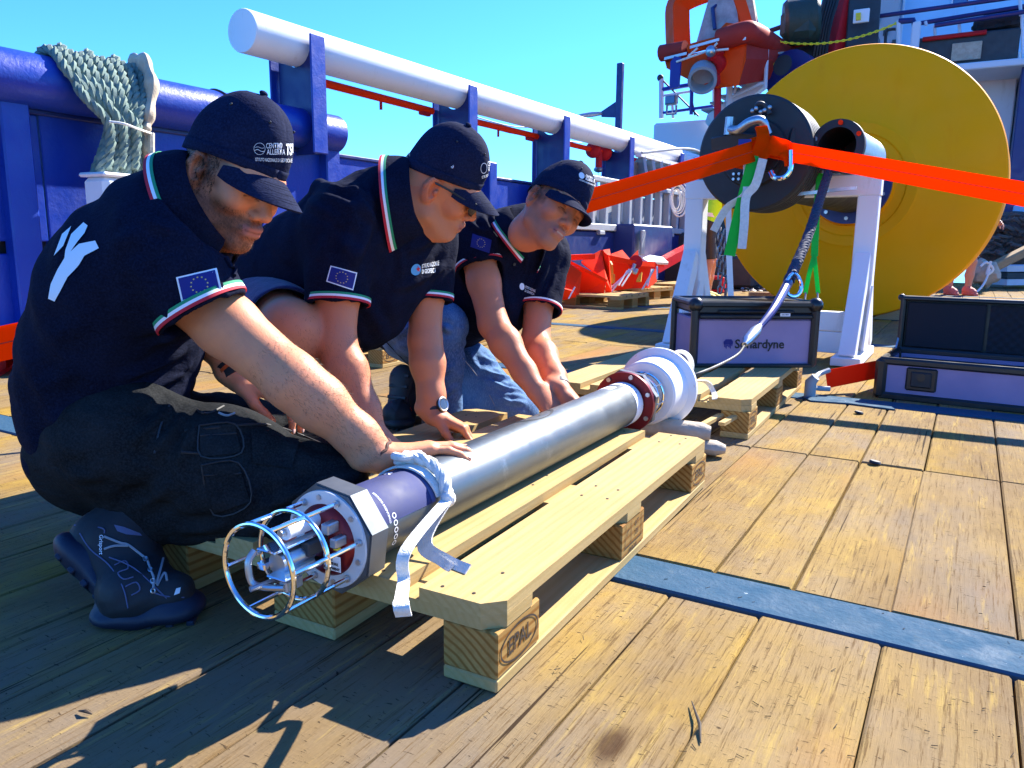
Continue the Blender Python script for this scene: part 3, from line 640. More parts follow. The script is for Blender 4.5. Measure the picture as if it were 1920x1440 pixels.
MB().tube(catmull([ta(.76)+ex*-.034+ey*.016, ta(.748)+ex*-.036+ey*.0, ta(.748)+ex*-.03+ey*-.03, ta(.755)+ex*-.01+ey*-.036, ta(.765)+ex*.02+ey*-.034], 6), .0055, 10).build('clamp_bow', M_steel, ins)
MB().cyl(ta(.735)+ex*-.02+ey*-.034, ta(.80)+ex*.0+ey*-.03, .0045, n=10).build('clamp_screw', M_steel, ins)
# prints on sleeve and tube
tdecal(text_geo('GPR', .020, .0006, xs=1.3), 1.05, -.38, .0664, 'sleeve_lettering', M_wprint, ins)
tdecal(text_geo('1', .018, .0004), 1.10, .72, .0664, 'sleeve_number', M_wprint, ins)
g = merge2d(*[(ring2d(.0052, .0052, .0018, 16), (i*.0125, 0)) for i in range(5)]); v = g[0][:, ::1]; tdecal((np.stack([v[:, 0], v[:, 1]], 1), g[1]), .975, 1.22, .0664, 'sleeve_symbols', M_wprint, ins)
tdecal(text_geo('ISTITUTO SCIENTIFICO', .006, .0001), .962, .9, .0664, 'sleeve_small_print', M_wprint, ins)
MB().lathe([(0, .0657), (.012, .0657)], ta(1.082), TA, 48, arc=(R_(-78), R_(150))).build('sleeve_edge', mat('pale_blue_edge', (.05, .08, .22), .3), ins)
th = np.linspace(R_(-200), R_(20), 40); o_ = np.stack([.033*np.cos(th), .085*np.sin(th)], 1); i_ = np.stack([.027*np.cos(th), .077*np.sin(th)], 1)
arc = (np.concatenate([o_, i_]), [(k, k+1, 41+k, 40+k) for k in range(39)]); v = np.stack([arc[0][:, 0], arc[0][:, 1]], 1)
tdecal((np.stack([-v[:, 1]*.42, v[:, 0]*2.6], 1), arc[1]), 1.62, -.30, .0656, 'arc_marking', M_ink, ins)
g = text_geo('UNIT 3', .016, .0004); tdecal((np.stack([g[0][:, 0], g[0][:, 1]], 1), g[1]), 1.62, -.38, .0656, 'tube_lettering', M_ink, ins)
tdecal(rect2d(.045, .05, 4, 1), 2.055, -.15, .0655, 'paper_label', M_paper, ins); tdecal((np.array([(-.006, 0), (.006, 0), (0, .012)]), [(0, 1, 2)]), 2.035, -.02, .0658, 'red_mark', mat('red_mark', (.75, .03, .08), .6), ins)
MB().lathe([(0, TR), (0, .0662), (.05, .0662), (.05, TR)], ta(2.11), TA, 64).build('white_band', M_paper, ins)
g = text_geo('0 4 7 2 1 8', .012, .0003); tdecal(g, 2.135, .5, .0664, 'band_print', M_ink, ins)
# far end
MB().lathe([(0, .05), (0, .095), (.016, .095), (.016, .05)], ta(2.168), TA, 56).build('maroon_flange', M_maroon, ins)
MB().prism([(x*1.07, y*1.07) for x, y in oc], ta(2.196), fr, .022).build('end_flange', MATS['grey_anodised_flange'], ins, 30)
for k in range(7):
    a = R_(51.4*k+15); MB().cyl(tp(2.162, a, .084), tp(2.17, a, .084), .007, n=8).build('flange_bolt', M_steel, ins)
MB().lathe([(0, .0), (0, .05), (.13, .05)], ta(2.21), TA, 36).build('inner_housing', M_blackgl, ins)
MB().lathe([(0, .051), (.004, .056), (.045, .056), (.05, .051)], ta(2.245), TA, 36).build('blue_sensor_window', M_glass, ins)
for y in (2.225, 2.275, 2.325): ring(y, .0725, .0035).build('guard_ring', M_chrome, ins)
for k in range(8):
    a = R_(45*k+12); MB().cyl(tp(2.205, a, .0725), tp(2.345, a, .0725), .0035, n=8).build('guard_rod', M_chrome, ins)
MB().lathe([(0, .04), (0, .098), (.006, .104), (.09, .107), (.115, .112), (.125, .132), (.128, .135), (.142, .135), (.145, .132), (.15, .09), (.16, 0)], ta(2.345), TA, 64).build('white_end_cap', M_wplast, ins)
for k in range(6):
    a = R_(60*k+22); MB().cyl(tp(2.468, a, .1225), tp(2.474, a, .1225), .008, n=10).build('cap_bolt', M_steel, ins)
MB().tube([ta(2.50), ta(2.56)], .02, 12).build('cable_gland', M_steel, ins)

# white cord tying the tube to the pallet
tc = thing('white_lashing', 'white flat cord knotted round the near end of the silver tube', 'cord', tp(1.1, 0, .07))
loop = [tp(1.085+.022*math.sin(a*.5+.4), a, .0705) for a in np.linspace(-2.4, 1.25, 30)]; Wd = np.array([TA*.9+TF[:, 2]*.1]*30)
ribbon(loop, .022, TA, .004).build('band', M_rope_w, tc, 60)
kt = catmull([tp(1.12, -.55, .074), tp(1.10, -.15, .084), tp(1.115, .15, .083), tp(1.12, .55, .082), tp(1.115, .95, .083), tp(1.105, 1.35, .085)], 6)
rope_mb(kt, .0125, 3, .075, 7).build('twisted_cord', M_rope_w, tc)
MB().tube(catmull([tp(1.13, -.5, .076), tp(1.09, -.3, .09), tp(1.085, -.05, .088), tp(1.125, .05, .086), tp(1.13, -.25, .082)], 6), .008, 8).build('knot', M_rope_w, tc)
k0 = tp(1.105, 1.35, .085); MB().ball(k0, .0145, 10, 8, (1, 1, 1.1)).build('knot', M_rope_w, tc)
ribbon(catmull([k0, atz(762, 1030, .20), atz(757, 1090, .155), at(752, 1130, 1.115), at(757, 1155, 1.115)], 6), [.02]*18+[.024]*7, RT, .003).build('tail', M_rope_w, tc, 60)
ribbon(catmull([k0+V(.004, -.004, 0), atz(800, 1015, .17), atz(838, 1050, .152), atz(878, 1068, .150)], 6), .019, unit(V(.6, .5, .5)), .003).build('tail', M_rope_w, tc, 60)
ribbon(catmull([k0+V(.0, -.006, 0), atz(790, 1020, .165), atz(826, 1052, .150), atz(846, 1066, .147)], 6), .016, unit(V(.6, .5, .5)), .003).build('tail', M_rope_w, tc, 60)
# cream bridle at the far end
br = thing('cream_bridle', 'cream webbing loop tied to the far white cap of the tube', 'webbing loop', ta(2.55))
c0 = ta(2.58)+V(.03, 0, .055)
ribbon([c0+V(.05*math.cos(a)+.0*a, .02*math.sin(a)+.01, .055*math.sin(a)) for a in np.linspace(0, 6.28, 26)], .022, V(.2, 1, .2), .006).build('loop', M_rope_w, br, 60)
MB().tube(catmull([ta(2.55)+V(-.02, 0, .03), c0+V(-.05, 0, .02), c0+V(-.03, .02, -.03), ta(2.56)+V(.02, 0, .0)], 5), .014, 8).build('knot', M_rope_w, br)
ribbon(catmull([c0+V(.03, 0, -.045), atz(1322, 715, .19), atz(1338, 735, .15), atz(1340, 748, .145)], 6), .018, V(1, .2, .3), .004).build('tail', M_rope_w, br, 60)

# =================================================================== BUOY
BN = unit((-.0438, -.999, 0)); BC = V(-1.046, 8.049, 1.2496)
def bp(s_, up=0, rt=0): return BC+BN*s_+V(0, 0, up)+np.cross(BN, (0, 0, 1))*-rt
buoy = thing('buoy', 'huge yellow disc buoy standing on its rim on the deck, with a black ballast drum', 'buoy', BC*V(1, 1, 0)+V(0, .3, 0))
MB().lathe([(.045, 0), (.045, .36), (.0, .38), (0, .46), (.012, .475), (.012, .56), (0, .585), (-.012, .9), (-.012, 1.215), (-.02, 1.24), (-.05, 1.2496), (-.60, 1.2496), (-.66, 1.22), (-.72, .9), (-.72, 0)], BC, BN, 128).build('float_disc', M_yellow, buoy, 25)
MB().lathe([(.0, .36), (.06, .36), (.06, 0)], bp(.04), BN, 48).build('hub_plate', M_navy2, buoy)
for k in range(10):
    a = R_(36*k); q = bp(.10)+.31*(math.cos(a)*V(0, 0, 1)+math.sin(a)*np.cross(BN, (0, 0, 1))); MB().cyl(q, q+BN*.03, .018, n=6).build('hub_bolt', M_steel, buoy)
MB().lathe([(0, .26), (2.75, .26)], bp(.1), BN, 36).build('column', M_dkgrey, buoy)
DZ = 1.225; DC = V(-1.185, 4.85, DZ)
dr = MB().lathe([(0, .10), (.03, .105), (.03, .19), (0, .20), (0, .325), (-.012, .338), (-.075, .338)]+[(-.075-.05*i-dx, .338-dr_) for i in range(5) for dx, dr_ in ((0, .0), (.004, .012), (.012, .012), (.016, 0), (.046, 0))]+[(-.34, .338), (-.35, .3), (-.35, .1)], DC, BN, 72).build('ballast_drum', M_black, buoy, 30)
MB().lathe([(.0, .19), (-.02, .18), (-.02, .0)], DC, BN, 40).build('drum_recess', M_dkgrey, dr)
sp = MB().lathe([(-.02, .338), (-.30, .338)], DC+BN*-.01, BN, 72, arc=(R_(-75), R_(40))).build('drum_sheath', M_black, dr)
PC = V(-.735, 4.93, 1.252); pa = unit(V(.10, 1, -.02))
pp = MB().lathe([(0, .11), (0, .145), (.008, .15), (.04, .15), (.04, .132), (.68, .132), (.69, .12)], PC, pa, 48).build('side_pipe', M_steel, buoy)
MB().lathe([(-.001, .105), (-.001, .150), (.035, .151)], PC, pa, 48).build('end_ring', M_black, pp); MB().lathe([(.0, .11), (.55, .108), (.55, 0)], PC, pa, 36).build('dark_bore', M_black, pp)
for a, m_ in ((5, M_orange), (62, M_orange), (-70, M_galv)):
    q = PC+.128*(math.cos(R_(a))*V(0, 0, 1)+math.sin(R_(a))*V(1, 0, 0)); MB().cyl(q+V(0, -.018, 0), q, .014, n=8).build('ring_plug', m_, pp)
MB().bar(DC+V(0, -.03, .155), PC+V(-.14, -.03, .10), .02, .012).build('tie_rod', M_dkgrey, buoy); MB().bar(DC+V(.2, -.02, .06), PC+V(-.12, .02, .0), .03, .14).build('link_plate', M_black, buoy)
MB().bar(V(-.95, 5.0, .99), V(-.62, 5.0, 1.02), .02, .02).build('lower_bracket', M_steel, buoy)
# shackle and fittings on the drum face
sh = thing('lifting_shackle', 'big grey bow shackle and pad eye on the face of the black ballast drum', 'shackle', DC)
MB().prism([(-.21, -.05), (.12, -.035), (.14, .015), (-.05, .04), (-.21, .02)], DC+V(-.02, -.09, .07), np.stack([(1, 0, 0), (0, -.35, .94), (0, -.94, -.35)], 1), .03).build('pad_plate', M_dkgrey, sh)
MB().tube(catmull([DC+V(-.13, -.10, .135), DC+V(-.06, -.15, .12), DC+V(.01, -.17, .155), DC+V(.07, -.15, .16), DC+V(.105, -.12, .09)], 6), [.024]*5+[.027]*16+[.024]*4, 12).build('bow', M_steel, sh)
MB().cyl(DC+V(-.13, -.10, .10), DC+V(-.125, -.10, .20), .028, n=10).build('pin_end', M_steel, sh)
MB().cyl(DC+V(.10, -.02, -.05), DC+V(.10, -.07, -.05), .06, n=20).build('socket', M_blackgl, sh)
for k in range(7): q = DC+V(-.10+.032*(k % 4), -.02, -.12-.03*(k//4)); MB().cyl(q, q+V(0, -.03, 0), .009, n=6).build('stud', M_steel, sh)
MB().tube(catmull([DC+V(.0, -.03, .23), DC+V(.02, -.06, .27), DC+V(.06, -.05, .26), DC+V(.09, -.05, .21)], 5), .014, 8).build('wire_clip', M_dkgrey, sh)
for k in range(5): MB().ball(DC+V(-.01+.024*k, -.05-.01*(k % 2), .235+.012*math.sin(k*2)), .014, 8, 5).build('clip_nut', M_steel, sh)

# =================================================================== CRADLE FRAME
fm = thing('cradle_frame', 'white painted square tube cradle frame carrying the drum end of the buoy', 'steel frame', (-1.1, 5.2, 0))
FXL, FXR, FY, FT = -1.63, -.57, 5.22, 1.045
MB().box(((FXL+FXR)/2, FY, FT), (FXR-FXL+.13, .12, .125), bev=.006).build('top_beam', M_white, fm)
for x in (FXL, FXR):
    MB().box((x, FY, .52), (.12, .118, .93), bev=.006).build('leg', M_white, fm)
    MB().box((x, FY-.12, .03), (.16, .72, .05), bev=.005).build('foot_plate', M_white, fm)
    MB().bar((x-.0, FY-.40, .04), (x, FY-.055, .62), .11, .09, bev=.004, up=(1, 0, 0)).build('brace', M_white, fm)
    MB().prism([(FY-.06, .45), (FY-.06, .08), (FY-.28, .08)], (x+.064, 0, 0), np.stack([(0, 1, 0), (0, 0, 1), (1, 0, 0)], 1), .012).build('gusset', M_white, fm, smooth=None)
    MB().bar((x, FY+.40, .04), (x, FY+.055, .62), .11, .09, bev=.004, up=(1, 0, 0)).build('brace', M_white, fm)
MB().box(((FXL+FXR)/2, FY, .22), (FXR-FXL-.12, .10, .12), bev=.005).build('cross_beam', M_white, fm)
MB().box(((FXL+FXR)/2-.02, FY-.13, .10), (FXR-FXL+.02, .03, .13), bev=.004).build('lower_rail', M_white, fm)

# =================================================================== STRAPS
KN = V(-1.10, 4.66, 1.225)
def strap(name, label, pts, wid, wdir, m=None, lines=True):
    t = thing(name, label, 'strap', pts[0]); P = np.asarray(pts)
    ribbon(P, wid, wdir, .006).build('webbing', m or M_web, t, 60)
    if lines:
        W = unit(np.asarray(wdir, float)); n = unit(np.cross(P[-1]-P[0], W)); n = n if n@(CP-P[0]) > 0 else -n
        ribbon(P+n*.0045, .0035, wdir, .002).build('stitch_line', M_webline, t)
    return t
EL = at(-260, 702, 2.35)
n_ = 24; s_l = strap('tie_down_strap', 'orange webbing strap stretching left from the knot, passing behind the men', [KN+(EL-KN)*t-V(0, 0, .05)*math.sin(math.pi*t) for t in np.linspace(0, 1, n_)], .112, UP)
ER = at(2080, 398, 3.35); s_r = strap('tie_down_strap', 'orange webbing strap stretching right from the knot across the yellow buoy', [KN+V(.05, 0, .0)+(ER-KN)*t for t in np.linspace(0, 1, n_)], [.10+.012*t for t in np.linspace(0, 1, n_)], UP)
kn = thing('strap_knot', 'bunched orange strap knot with a steel hook hanging on the drum face', 'strap knot', KN)
for k, (pts, wd) in enumerate((([V(-.16, .03, -.03), V(-.06, -.01, .01), V(.03, -.03, .02), V(.10, 0, -.0)], .10), ([V(.0, -.03, .12), V(.02, -.05, .06), V(.0, -.05, -.02), V(-.01, -.02, -.08)], .07), ([V(-.13, 0, -.06), V(-.05, -.03, -.07), V(.02, -.04, -.03), V(.07, -.03, .03)], .08), ([V(.05, -.035, .02), V(.10, -.05, .0), V(.15, -.04, -.02), V(.17, -.03, -.1)], .10))):
    ribbon(catmull([KN+q for q in pts], 5), wd, (UP if k != 1 else RT), .008).build('fold', M_web, kn, 60)
MB().tube(catmull([KN+V(.175, -.04, -.02), KN+V(.18, -.05, -.12), KN+V(.15, -.06, -.165), KN+V(.10, -.06, -.165), KN+V(.075, -.05, -.13)], 6), .015, 10).build('hook', M_chrome, kn)
MB().box(KN+V(-.075, -.07, .02), (.07, .006, .06), rotz(.4)).build('blue_tag', M_bluelogo, kn)
for nm, m_, pts, wd in (('white_tail', M_rope_w, [V(-.06, -.06, -.02), V(-.05, -.07, -.18), V(-.055, -.08, -.26), V(-.15, -.09, -.33), V(-.22, -.09, -.46)], .045), ('white_tail', M_rope_w, [V(.03, -.06, -.06), V(.0, -.07, -.20), V(-.045, -.085, -.27), V(-.045, -.09, -.42), V(-.05, -.09, -.56)], .05), ('green_tail', M_greenweb, [V(-.02, -.055, -.04), V(-.06, -.08, -.26), V(-.09, -.085, -.42), V(-.12, -.085, -.60)], .065)):
    ribbon(catmull([KN+q for q in pts], 6), wd, RT, .003).build(nm, m_, kn, 60)
# hanging braided rope, thimble eye, cable down to the tube
ro = thing('braided_rope', 'dark navy braided rope hanging from the pipe with a steel thimble eye', 'rope', at(1555, 315, 4.5))
R1 = catmull([at(1560, 305, 4.55), at(1548, 340, 4.45), at(1516, 440, 4.05), at(1478, 530, 3.62)], 8); rope_mb(R1, .026, 4, .12, 6, .014).build('rope', M_rope_b, ro)
tt = [at(1488+17*math.sin(a)*(1 if a < 6 else 1)*math.sin(a/2)**.5, 512+22-22*math.cos(a), 3.6) for a in np.linspace(.15, 2*math.pi-.15, 24)]; MB().tube(tt, .009, 8).build('thimble', M_chrome, ro); MB().tube([R1[-4], tt[0]], .014, 8).build('eye_splice', M_rope_b, ro)
ca = thing('blue_cable', 'blue cable with a steel splice running from the navy rope down to the tube cap', 'cable', at(1420, 620, 3.5))
P = catmull([at(1478, 530, 3.62), at(1452, 577, 3.36), at(1425, 612, 3.24), at(1408, 632, 3.17)], 6); MB().tube(P, [.022-.010*t for t in np.linspace(0, 1, len(P))], 10).build('sheath', M_bluecable, ca)
MB().tube([at(1424, 612, 3.22), at(1416, 622, 3.18), at(1402, 638, 3.12), at(1396, 646, 3.09)], [.013, .024, .022, .010], 12).build('splice', M_steel, ca)
MB().tube(catmull([at(1398, 643, 3.10), at(1385, 663, 3.02), at(1355, 681, 2.86), at(1310, 700, 2.66), ta(2.56)], 8), .005, 8).build('thin_cable', M_dkgrey, ca)
gs = thing('green_sling', 'bright green webbing sling hanging with a looped end below the side pipe', 'sling', at(1530, 320, 4.62))
ribbon(catmull([at(1538, 325, 4.7), at(1531, 400, 4.66), at(1527, 480, 4.62)], 8), .042, RT, .004).build('leg', M_greenweb, gs, 60)
for sx in (-1, 1): ribbon(catmull([at(1527, 478, 4.62), at(1524+sx*6, 510, 4.6), at(1522+sx*12, 550, 4.58)], 6), .026, RT, .004).build('leg', M_greenweb, gs, 60)
ribbon(catmull([at(1511, 548, 4.58), at(1510, 570, 4.58), at(1520, 584, 4.58), at(1532, 572, 4.58), at(1533, 548, 4.58)], 5), .024, V(0, 1, 0), .006).build('loop_end', mat('grey_webbing', (.25, .27, .32), .8), gs, 60)
ws_ = thing('white_sling', 'long white webbing sling hanging straight down left of the yellow buoy', 'sling', at(1368, 400, 6.4))
ribbon(catmull([at(1366, 385, 6.4), at(1367, 470, 6.4), at(1371, 572, 6.4)], 8), [.045]*8+[.048]*9, RT, .005).build('webbing', M_paper, ws_, 60)
ch = thing('hanging_chain', 'galvanised chain hanging in two strands beside the yellow buoy', 'chain', at(1352, 430, 6.9))
for col in (0, 1):
    for k in range(10):
        q = at(1349+col*11+1.5*math.sin(k), 432+k*12.4+(col*5), 6.9); link_ring(q, V(.05, 0, 1), FW if (k+col) % 2 else RT, .085, .052, .0085).build('link', M_galv, ch)
cp = MB()
for k in range(14): q = atz(1392+k*4.2, 541+5*math.sin(k*1.7), .03); link_ring(q, unit(V(math.sin(k*2.3), math.cos(k*1.9), .2)), V(.2, .1, 1), .085, .052, .009, mb=cp)
tag(cp.build('chain_heap', M_galv, None), 'small heap of loose chain on the deck left of the yellow buoy', 'chain')

# =================================================================== CASES
def caseframe(o, X): x = unit(X); return np.stack([x, np.cross((0, 0, 1), x), V(0, 0, 1)], 1)
c1a, c1b = V(-1.035, 3.365, .145), V(-.572, 3.668, .145); CF = caseframe(c1a, c1b-c1a); LW = np.linalg.norm(c1b-c1a); CH = .295; CD = .36
case1 = thing('equipment_case', 'closed grey equipment case with black edging and a company name, standing on the second pallet', 'case', (c1a+c1b)/2+CF[:, 1]*CD/2)
def cpt(x, y, z): return c1a+CF@V(x, y, z)
MB().box(cpt(LW/2, CD/2, .11), (LW-.02, CD-.02, .21), CF, bev=.006).build('body_panel', M_casegrey, case1)
MB().box(cpt(LW/2, CD/2, .262), (LW-.012, CD-.012, .055), CF, bev=.012).build('lid', M_blackgl, case1)
for nm, c, s_ in (('lid_edge', (LW/2, .004, CH-.012), (LW+.008, .03, .026)), ('lid_edge', (LW/2, CD-.004, CH-.012), (LW+.008, .03, .026)), ('seam_strip', (LW/2, -.002, .228), (LW-.04, .016, .020)), ('seam_strip', (LW/2, -.003, .250), (LW*.62, .014, .016)), ('bottom_edge', (LW/2, .002, .008), (LW, .024, .018))):
    MB().box(cpt(*c), s_, CF, bev=.006).build(nm, M_blackgl, case1)
for x in (.004, LW-.004):
    for y in (.006, CD-.006): MB().box(cpt(x, y, CH/2), (.036, .036, CH-.004), CF, bev=.012).build('corner_post', M_blackgl, case1)
    MB().box(cpt(x, CD/2, CH-.012), (.03, CD, .026), CF, bev=.008).build('lid_edge', M_blackgl, case1)
for x in (.006, LW-.006): MB().ball(cpt(x, .01, CH-.016), .034, 12, 8).build('ball_corner', M_blackgl, case1)
lc = put2d(text_geo('Sonardyne', .056, .0012, 'LEFT', xs=.95), cpt(.190, .0085, .103), CF[:, 0], CF[:, 2], .0018, 'company_name', M_ink, case1)
pv = []; pf = []
for k in range(6):
    x0 = -.017+k*.0064; h1 = .022-.004*abs(k-2.5)*.6; h0 = -.012-.006*math.sin(k*2.1); n = len(pv); pv += [(x0, h0), (x0+.0046, h0-.003), (x0+.0046, h1), (x0, h1)]; pf += [(n, n+1, n+2, n+3)]
n = len(pv); pv += [(-.020, .0), (.021, .0), (.022, .012), (.014, .023), (-.012, .023), (-.021, .012)]; pf.append(tuple(range(n, n+6)))
put2d((np.array(pv), pf), cpt(.160, .0085, .103), CF[:, 0], CF[:, 2], .0018, 'company_symbol', M_bluelogo, case1)
put2d(rect2d(.046, .014), cpt(LW*.73, -.0098, .238), CF[:, 0], CF[:, 2], .001, 'small_label', M_paper, case1); put2d(text_geo('S.N. 4471', .008, .0002), cpt(LW*.73, -.0105, .238), CF[:, 0], CF[:, 2], .0015, 'label_print', M_ink, case1)
for x in (LW*.2, LW*.5, LW*.8): MB().box(cpt(LW+.006, .05+.12*(x/LW*2), .21), (.012, .05, .05), CF, bev=.003).build('latch', M_steel, case1)
MB().tube([cpt(LW+.012, .11, .18), cpt(LW+.03, .13, .15), cpt(LW+.03, .24, .15), cpt(LW+.012, .26, .18)], .006, 6).build('handle', M_blackgl, case1)
# open case at the right
c2a = V(-.318, 3.877, 0); CF2 = caseframe(c2a, V(1, -.07, 0)); L2 = .98; D2 = .46; H2 = .185
case2 = thing('equipment_case', 'long black and grey equipment case standing open on the deck at the right edge', 'case', c2a+CF2@V(L2/2, D2/2, 0))
def c2(x, y, z): return c2a+CF2@V(x, y, z)
MB().box(c2(L2/2, .012, .092), (L2-.05, .014, .15), CF2, bev=.002).build('front_panel', M_casegrey, case2)
MB().box(c2(L2/2, D2-.012, .092), (L2-.05, .014, .15), CF2, bev=.002).build('rear_panel', M_casegrey, case2)
for x in (.012, L2-.012): MB().box(c2(x, D2/2, .092), (.014, D2-.05, .15), CF2, bev=.002).build('side_panel', M_casegrey, case2)
MB().box(c2(L2/2, D2/2, .02), (L2-.02, D2-.02, .025), CF2).build('floor_foam', M_foam, case2); MB().box(c2(L2/2, D2/2, .12), (L2-.06, D2-.06, .05), CF2, bev=.01).build('foam_insert', M_foam, case2)
for y in (.008, D2-.008):
    MB().box(c2(L2/2, y, .012), (L2, .03, .036), CF2, bev=.009).build('bottom_edge', M_blackgl, case2); MB().box(c2(L2/2, y, H2-.012), (L2, .03, .034), CF2, bev=.009).build('rim', M_blackgl, case2)
for x in (.008, L2-.008):
    MB().box(c2(x, D2/2, H2-.012), (.03, D2, .034), CF2, bev=.009).build('rim', M_blackgl, case2)
    for y in (.008, D2-.008): MB().box(c2(x, y, H2/2), (.05, .04, H2), CF2, bev=.014).build('corner_post', M_blackgl, case2)
for x in (.175, .72):
    la = MB().box(c2(x, .002, .10), (.125, .016, .105), CF2, bev=.02).build('latch_plate', M_blackgl, case2); MB().box(c2(x, -.008, .10), (.085, .012, .07), CF2, bev=.012).build('latch_bow', M_black, la); MB().cyl(c2(x, -.016, .112), c2(x, -.006, .112), .018, n=14).build('latch_knob', M_blackgl, la)
LID = .275; ly = D2+.012
tilt = rotz(0)
MB().box(c2(L2/2, ly+.05, .165+LID/2), (L2-.01, .02, LID), CF2, bev=.004).build('lid_shell', M_blackgl, case2)
for z in (.165+.010, .165+LID-.008): MB().box(c2(L2/2, ly+.024, z), (L2, .075, .022), CF2, bev=.008).build('lid_edge', M_blackgl, case2)
for x in (.010, L2-.010): MB().box(c2(x, ly+.024, .165+LID/2), (.024, .075, LID), CF2, bev=.008).build('lid_edge', M_blackgl, case2)
MB().box(c2(.20, ly+.02, .165+LID/2), (.34, .03, LID-.05), CF2, bev=.006).build('lid_foam', M_foam, case2)
nx, nz = 62, 26; G = np.array([[c2(.385+.56*i/(nx-1), ly+.012+.007*math.sin(i*1.25+math.pi*(j % 2)*0)*math.sin(j*1.25), .19+(LID-.05)*j/(nz-1)) for j in range(nz)] for i in range(nx)])
MB().sheet(G).build('egg_crate_foam', M_foam, case2, 180)
ns = MB(); [ns.ball(c2(-.002, ly+.02, .165+LID*t), .018, 8, 6) for t in (.02, .98)]; ns.build('ball_corner', M_blackgl, case2)
MB().bar(c2(.004, D2-.05, H2), c2(.004, ly+.02, .165+.09), .008, .008).build('lid_stay', M_steel, case2)
# deck ring and red strap
dk = thing('deck_ring', 'grey steel lashing ring welded to the deck behind the second pallet', 'lashing ring', atz(1518, 742, 0))
q = atz(1518, 744, 0); MB().tube([q, q+V(0, 0, .07), q+V(.02, .0, .095)], [.026, .026, .02], 12).build('stub', M_grey, dk)
MB().tube(catmull([q+V(.015, 0, .085), at(1535, 702, 3.62), at(1555, 694, 3.64)], 6), .012, 8).build('hook', M_grey, dk); MB().tube(catmull([q+V(.0, -.01, .05), at(1535, 728, 3.6), at(1556, 729, 3.6)], 6), .012, 8).build('hook', M_grey, dk)
a, b = at(1550, 711, 3.64), at(1668, 688, 3.75); strap('lashing_strap', 'short red lashing strap from the deck ring to behind the open case', [a+(b-a)*t for t in np.linspace(0, 1, 8)], .085, UP, M_redweb, False)
pt_ = MB().prism([(0, 0), (.16, .03), (.34, .0), (.30, .11), (.06, .13), (-.05, .07)], atz(1520, 752, .004), I3, .006).build('blue_paint_patch', M_band); tag(pt_, 'patch of worn blue paint on the deck beside the lashing ring', 'paint patch')
# =================================================================== BACKGROUND: anchors, container, superstructure
def plate(pts, th=.02):
    P = np.array(pts, float); n = unit(np.cross(P[1]-P[0], P[2]-P[0])); k = len(P)
    f = [tuple(range(k))[::-1], tuple(range(k, 2*k))]+[(i, (i+1) % k, k+(i+1) % k, k+i) for i in range(k)]
    return MB().add(np.concatenate([P-n*th/2, P+n*th/2]), f)
A = lambda x, y, d: at(x, y, d)
an = thing('orange_anchor', 'left orange steel anchor with broad folded flukes on a pallet', 'anchor', A(1100, 540, 8.8))
for pts in ([(1046, 478, 8.3), (1090, 512, 8.35), (1085, 552, 8.3), (1060, 562, 8.2), (1040, 556, 8.3)], [(1048, 486, 8.6), (1136, 528, 8.6), (1132, 552, 8.6), (1085, 552, 8.7), (1060, 520, 8.8)], [(1090, 492, 9.0), (1128, 470, 9.1), (1142, 482, 8.9), (1146, 545, 8.7), (1135, 550, 8.7), (1137, 528, 8.65)], [(1040, 472, 8.8), (1052, 470, 8.9), (1062, 480, 9.0), (1045, 484, 8.8)], [(1040, 556, 8.15), (1056, 540, 8.12), (1074, 545, 8.15), (1080, 556, 8.2), (1060, 561, 8.15)]): plate([A(*p) for p in pts], .03).build('fluke_plate', M_orange, an, None)
MB().bar(A(1043, 484, 8.5), A(1112, 481, 8.9), .06, .06).build('stock_bar', M_orange, an); MB().bar(A(1050, 482, 8.4), A(1138, 527, 8.5), .03, .03).build('edge_bar', M_orange, an)
MB().bar(A(1066, 560, 8.1), A(1078, 538, 8.1), .012, .012).build('edge_bar', M_paper, an)
an2 = thing('orange_anchor', 'right orange steel anchor with a pale rope lashing it to its pallet', 'anchor', A(1190, 530, 9.6))
for pts in ([(1142, 482, 9.4), (1192, 492, 9.5), (1186, 540, 9.5), (1150, 546, 9.4)], [(1145, 478, 9.8), (1166, 470, 9.9), (1180, 486, 9.8), (1196, 470, 9.9), (1197, 490, 9.8), (1150, 492, 9.7)], [(1192, 492, 9.7), (1228, 496, 9.9), (1230, 528, 9.9), (1214, 541, 9.7), (1184, 541, 9.6)], [(1130, 470, 9.3), (1142, 468, 9.35), (1144, 480, 9.3), (1136, 482, 9.2)]): plate([A(*p) for p in pts], .03).build('fluke_plate', M_orange, an2, None)
MB().bar(A(1134, 482, 9.0), A(1192, 494, 9.1), .07, .06).build('stock_bar', M_orange, an2); MB().bar(A(1192, 494, 9.1), A(1240, 496, 9.6), .07, .06).build('stock_bar', M_orange, an2)
MB().lathe([(-.04, .0), (-.04, .08), (.04, .08), (.04, 0)], A(1191, 492, 9.1), -FW, 16).build('shackle_boss', M_red, an2); MB().tube(catmull([A(1190, 495, 9.0), A(1187, 505, 9.0), A(1191, 512, 9.0), A(1194, 504, 9.0)], 4), .022, 8).build('shackle', M_steel, an2)
plate([A(1142, 484, 9.2), A(1148, 496, 9.15), A(1150, 528, 9.15), A(1146, 532, 9.15), A(1141, 505, 9.2)], .02).build('yellow_tab', M_yel2, an2, None)
for pts in ([(1198, 516, 9.2), (1204, 510, 9.2), (1202, 528, 9.15), (1193, 528, 9.15)], [(1148, 514, 9.1), (1153, 514, 9.1), (1153, 530, 9.1), (1149, 531, 9.1)]): plate([A(*p) for p in pts], .02).build('yellow_tab', M_yel2, an2, None)
lw = MB()
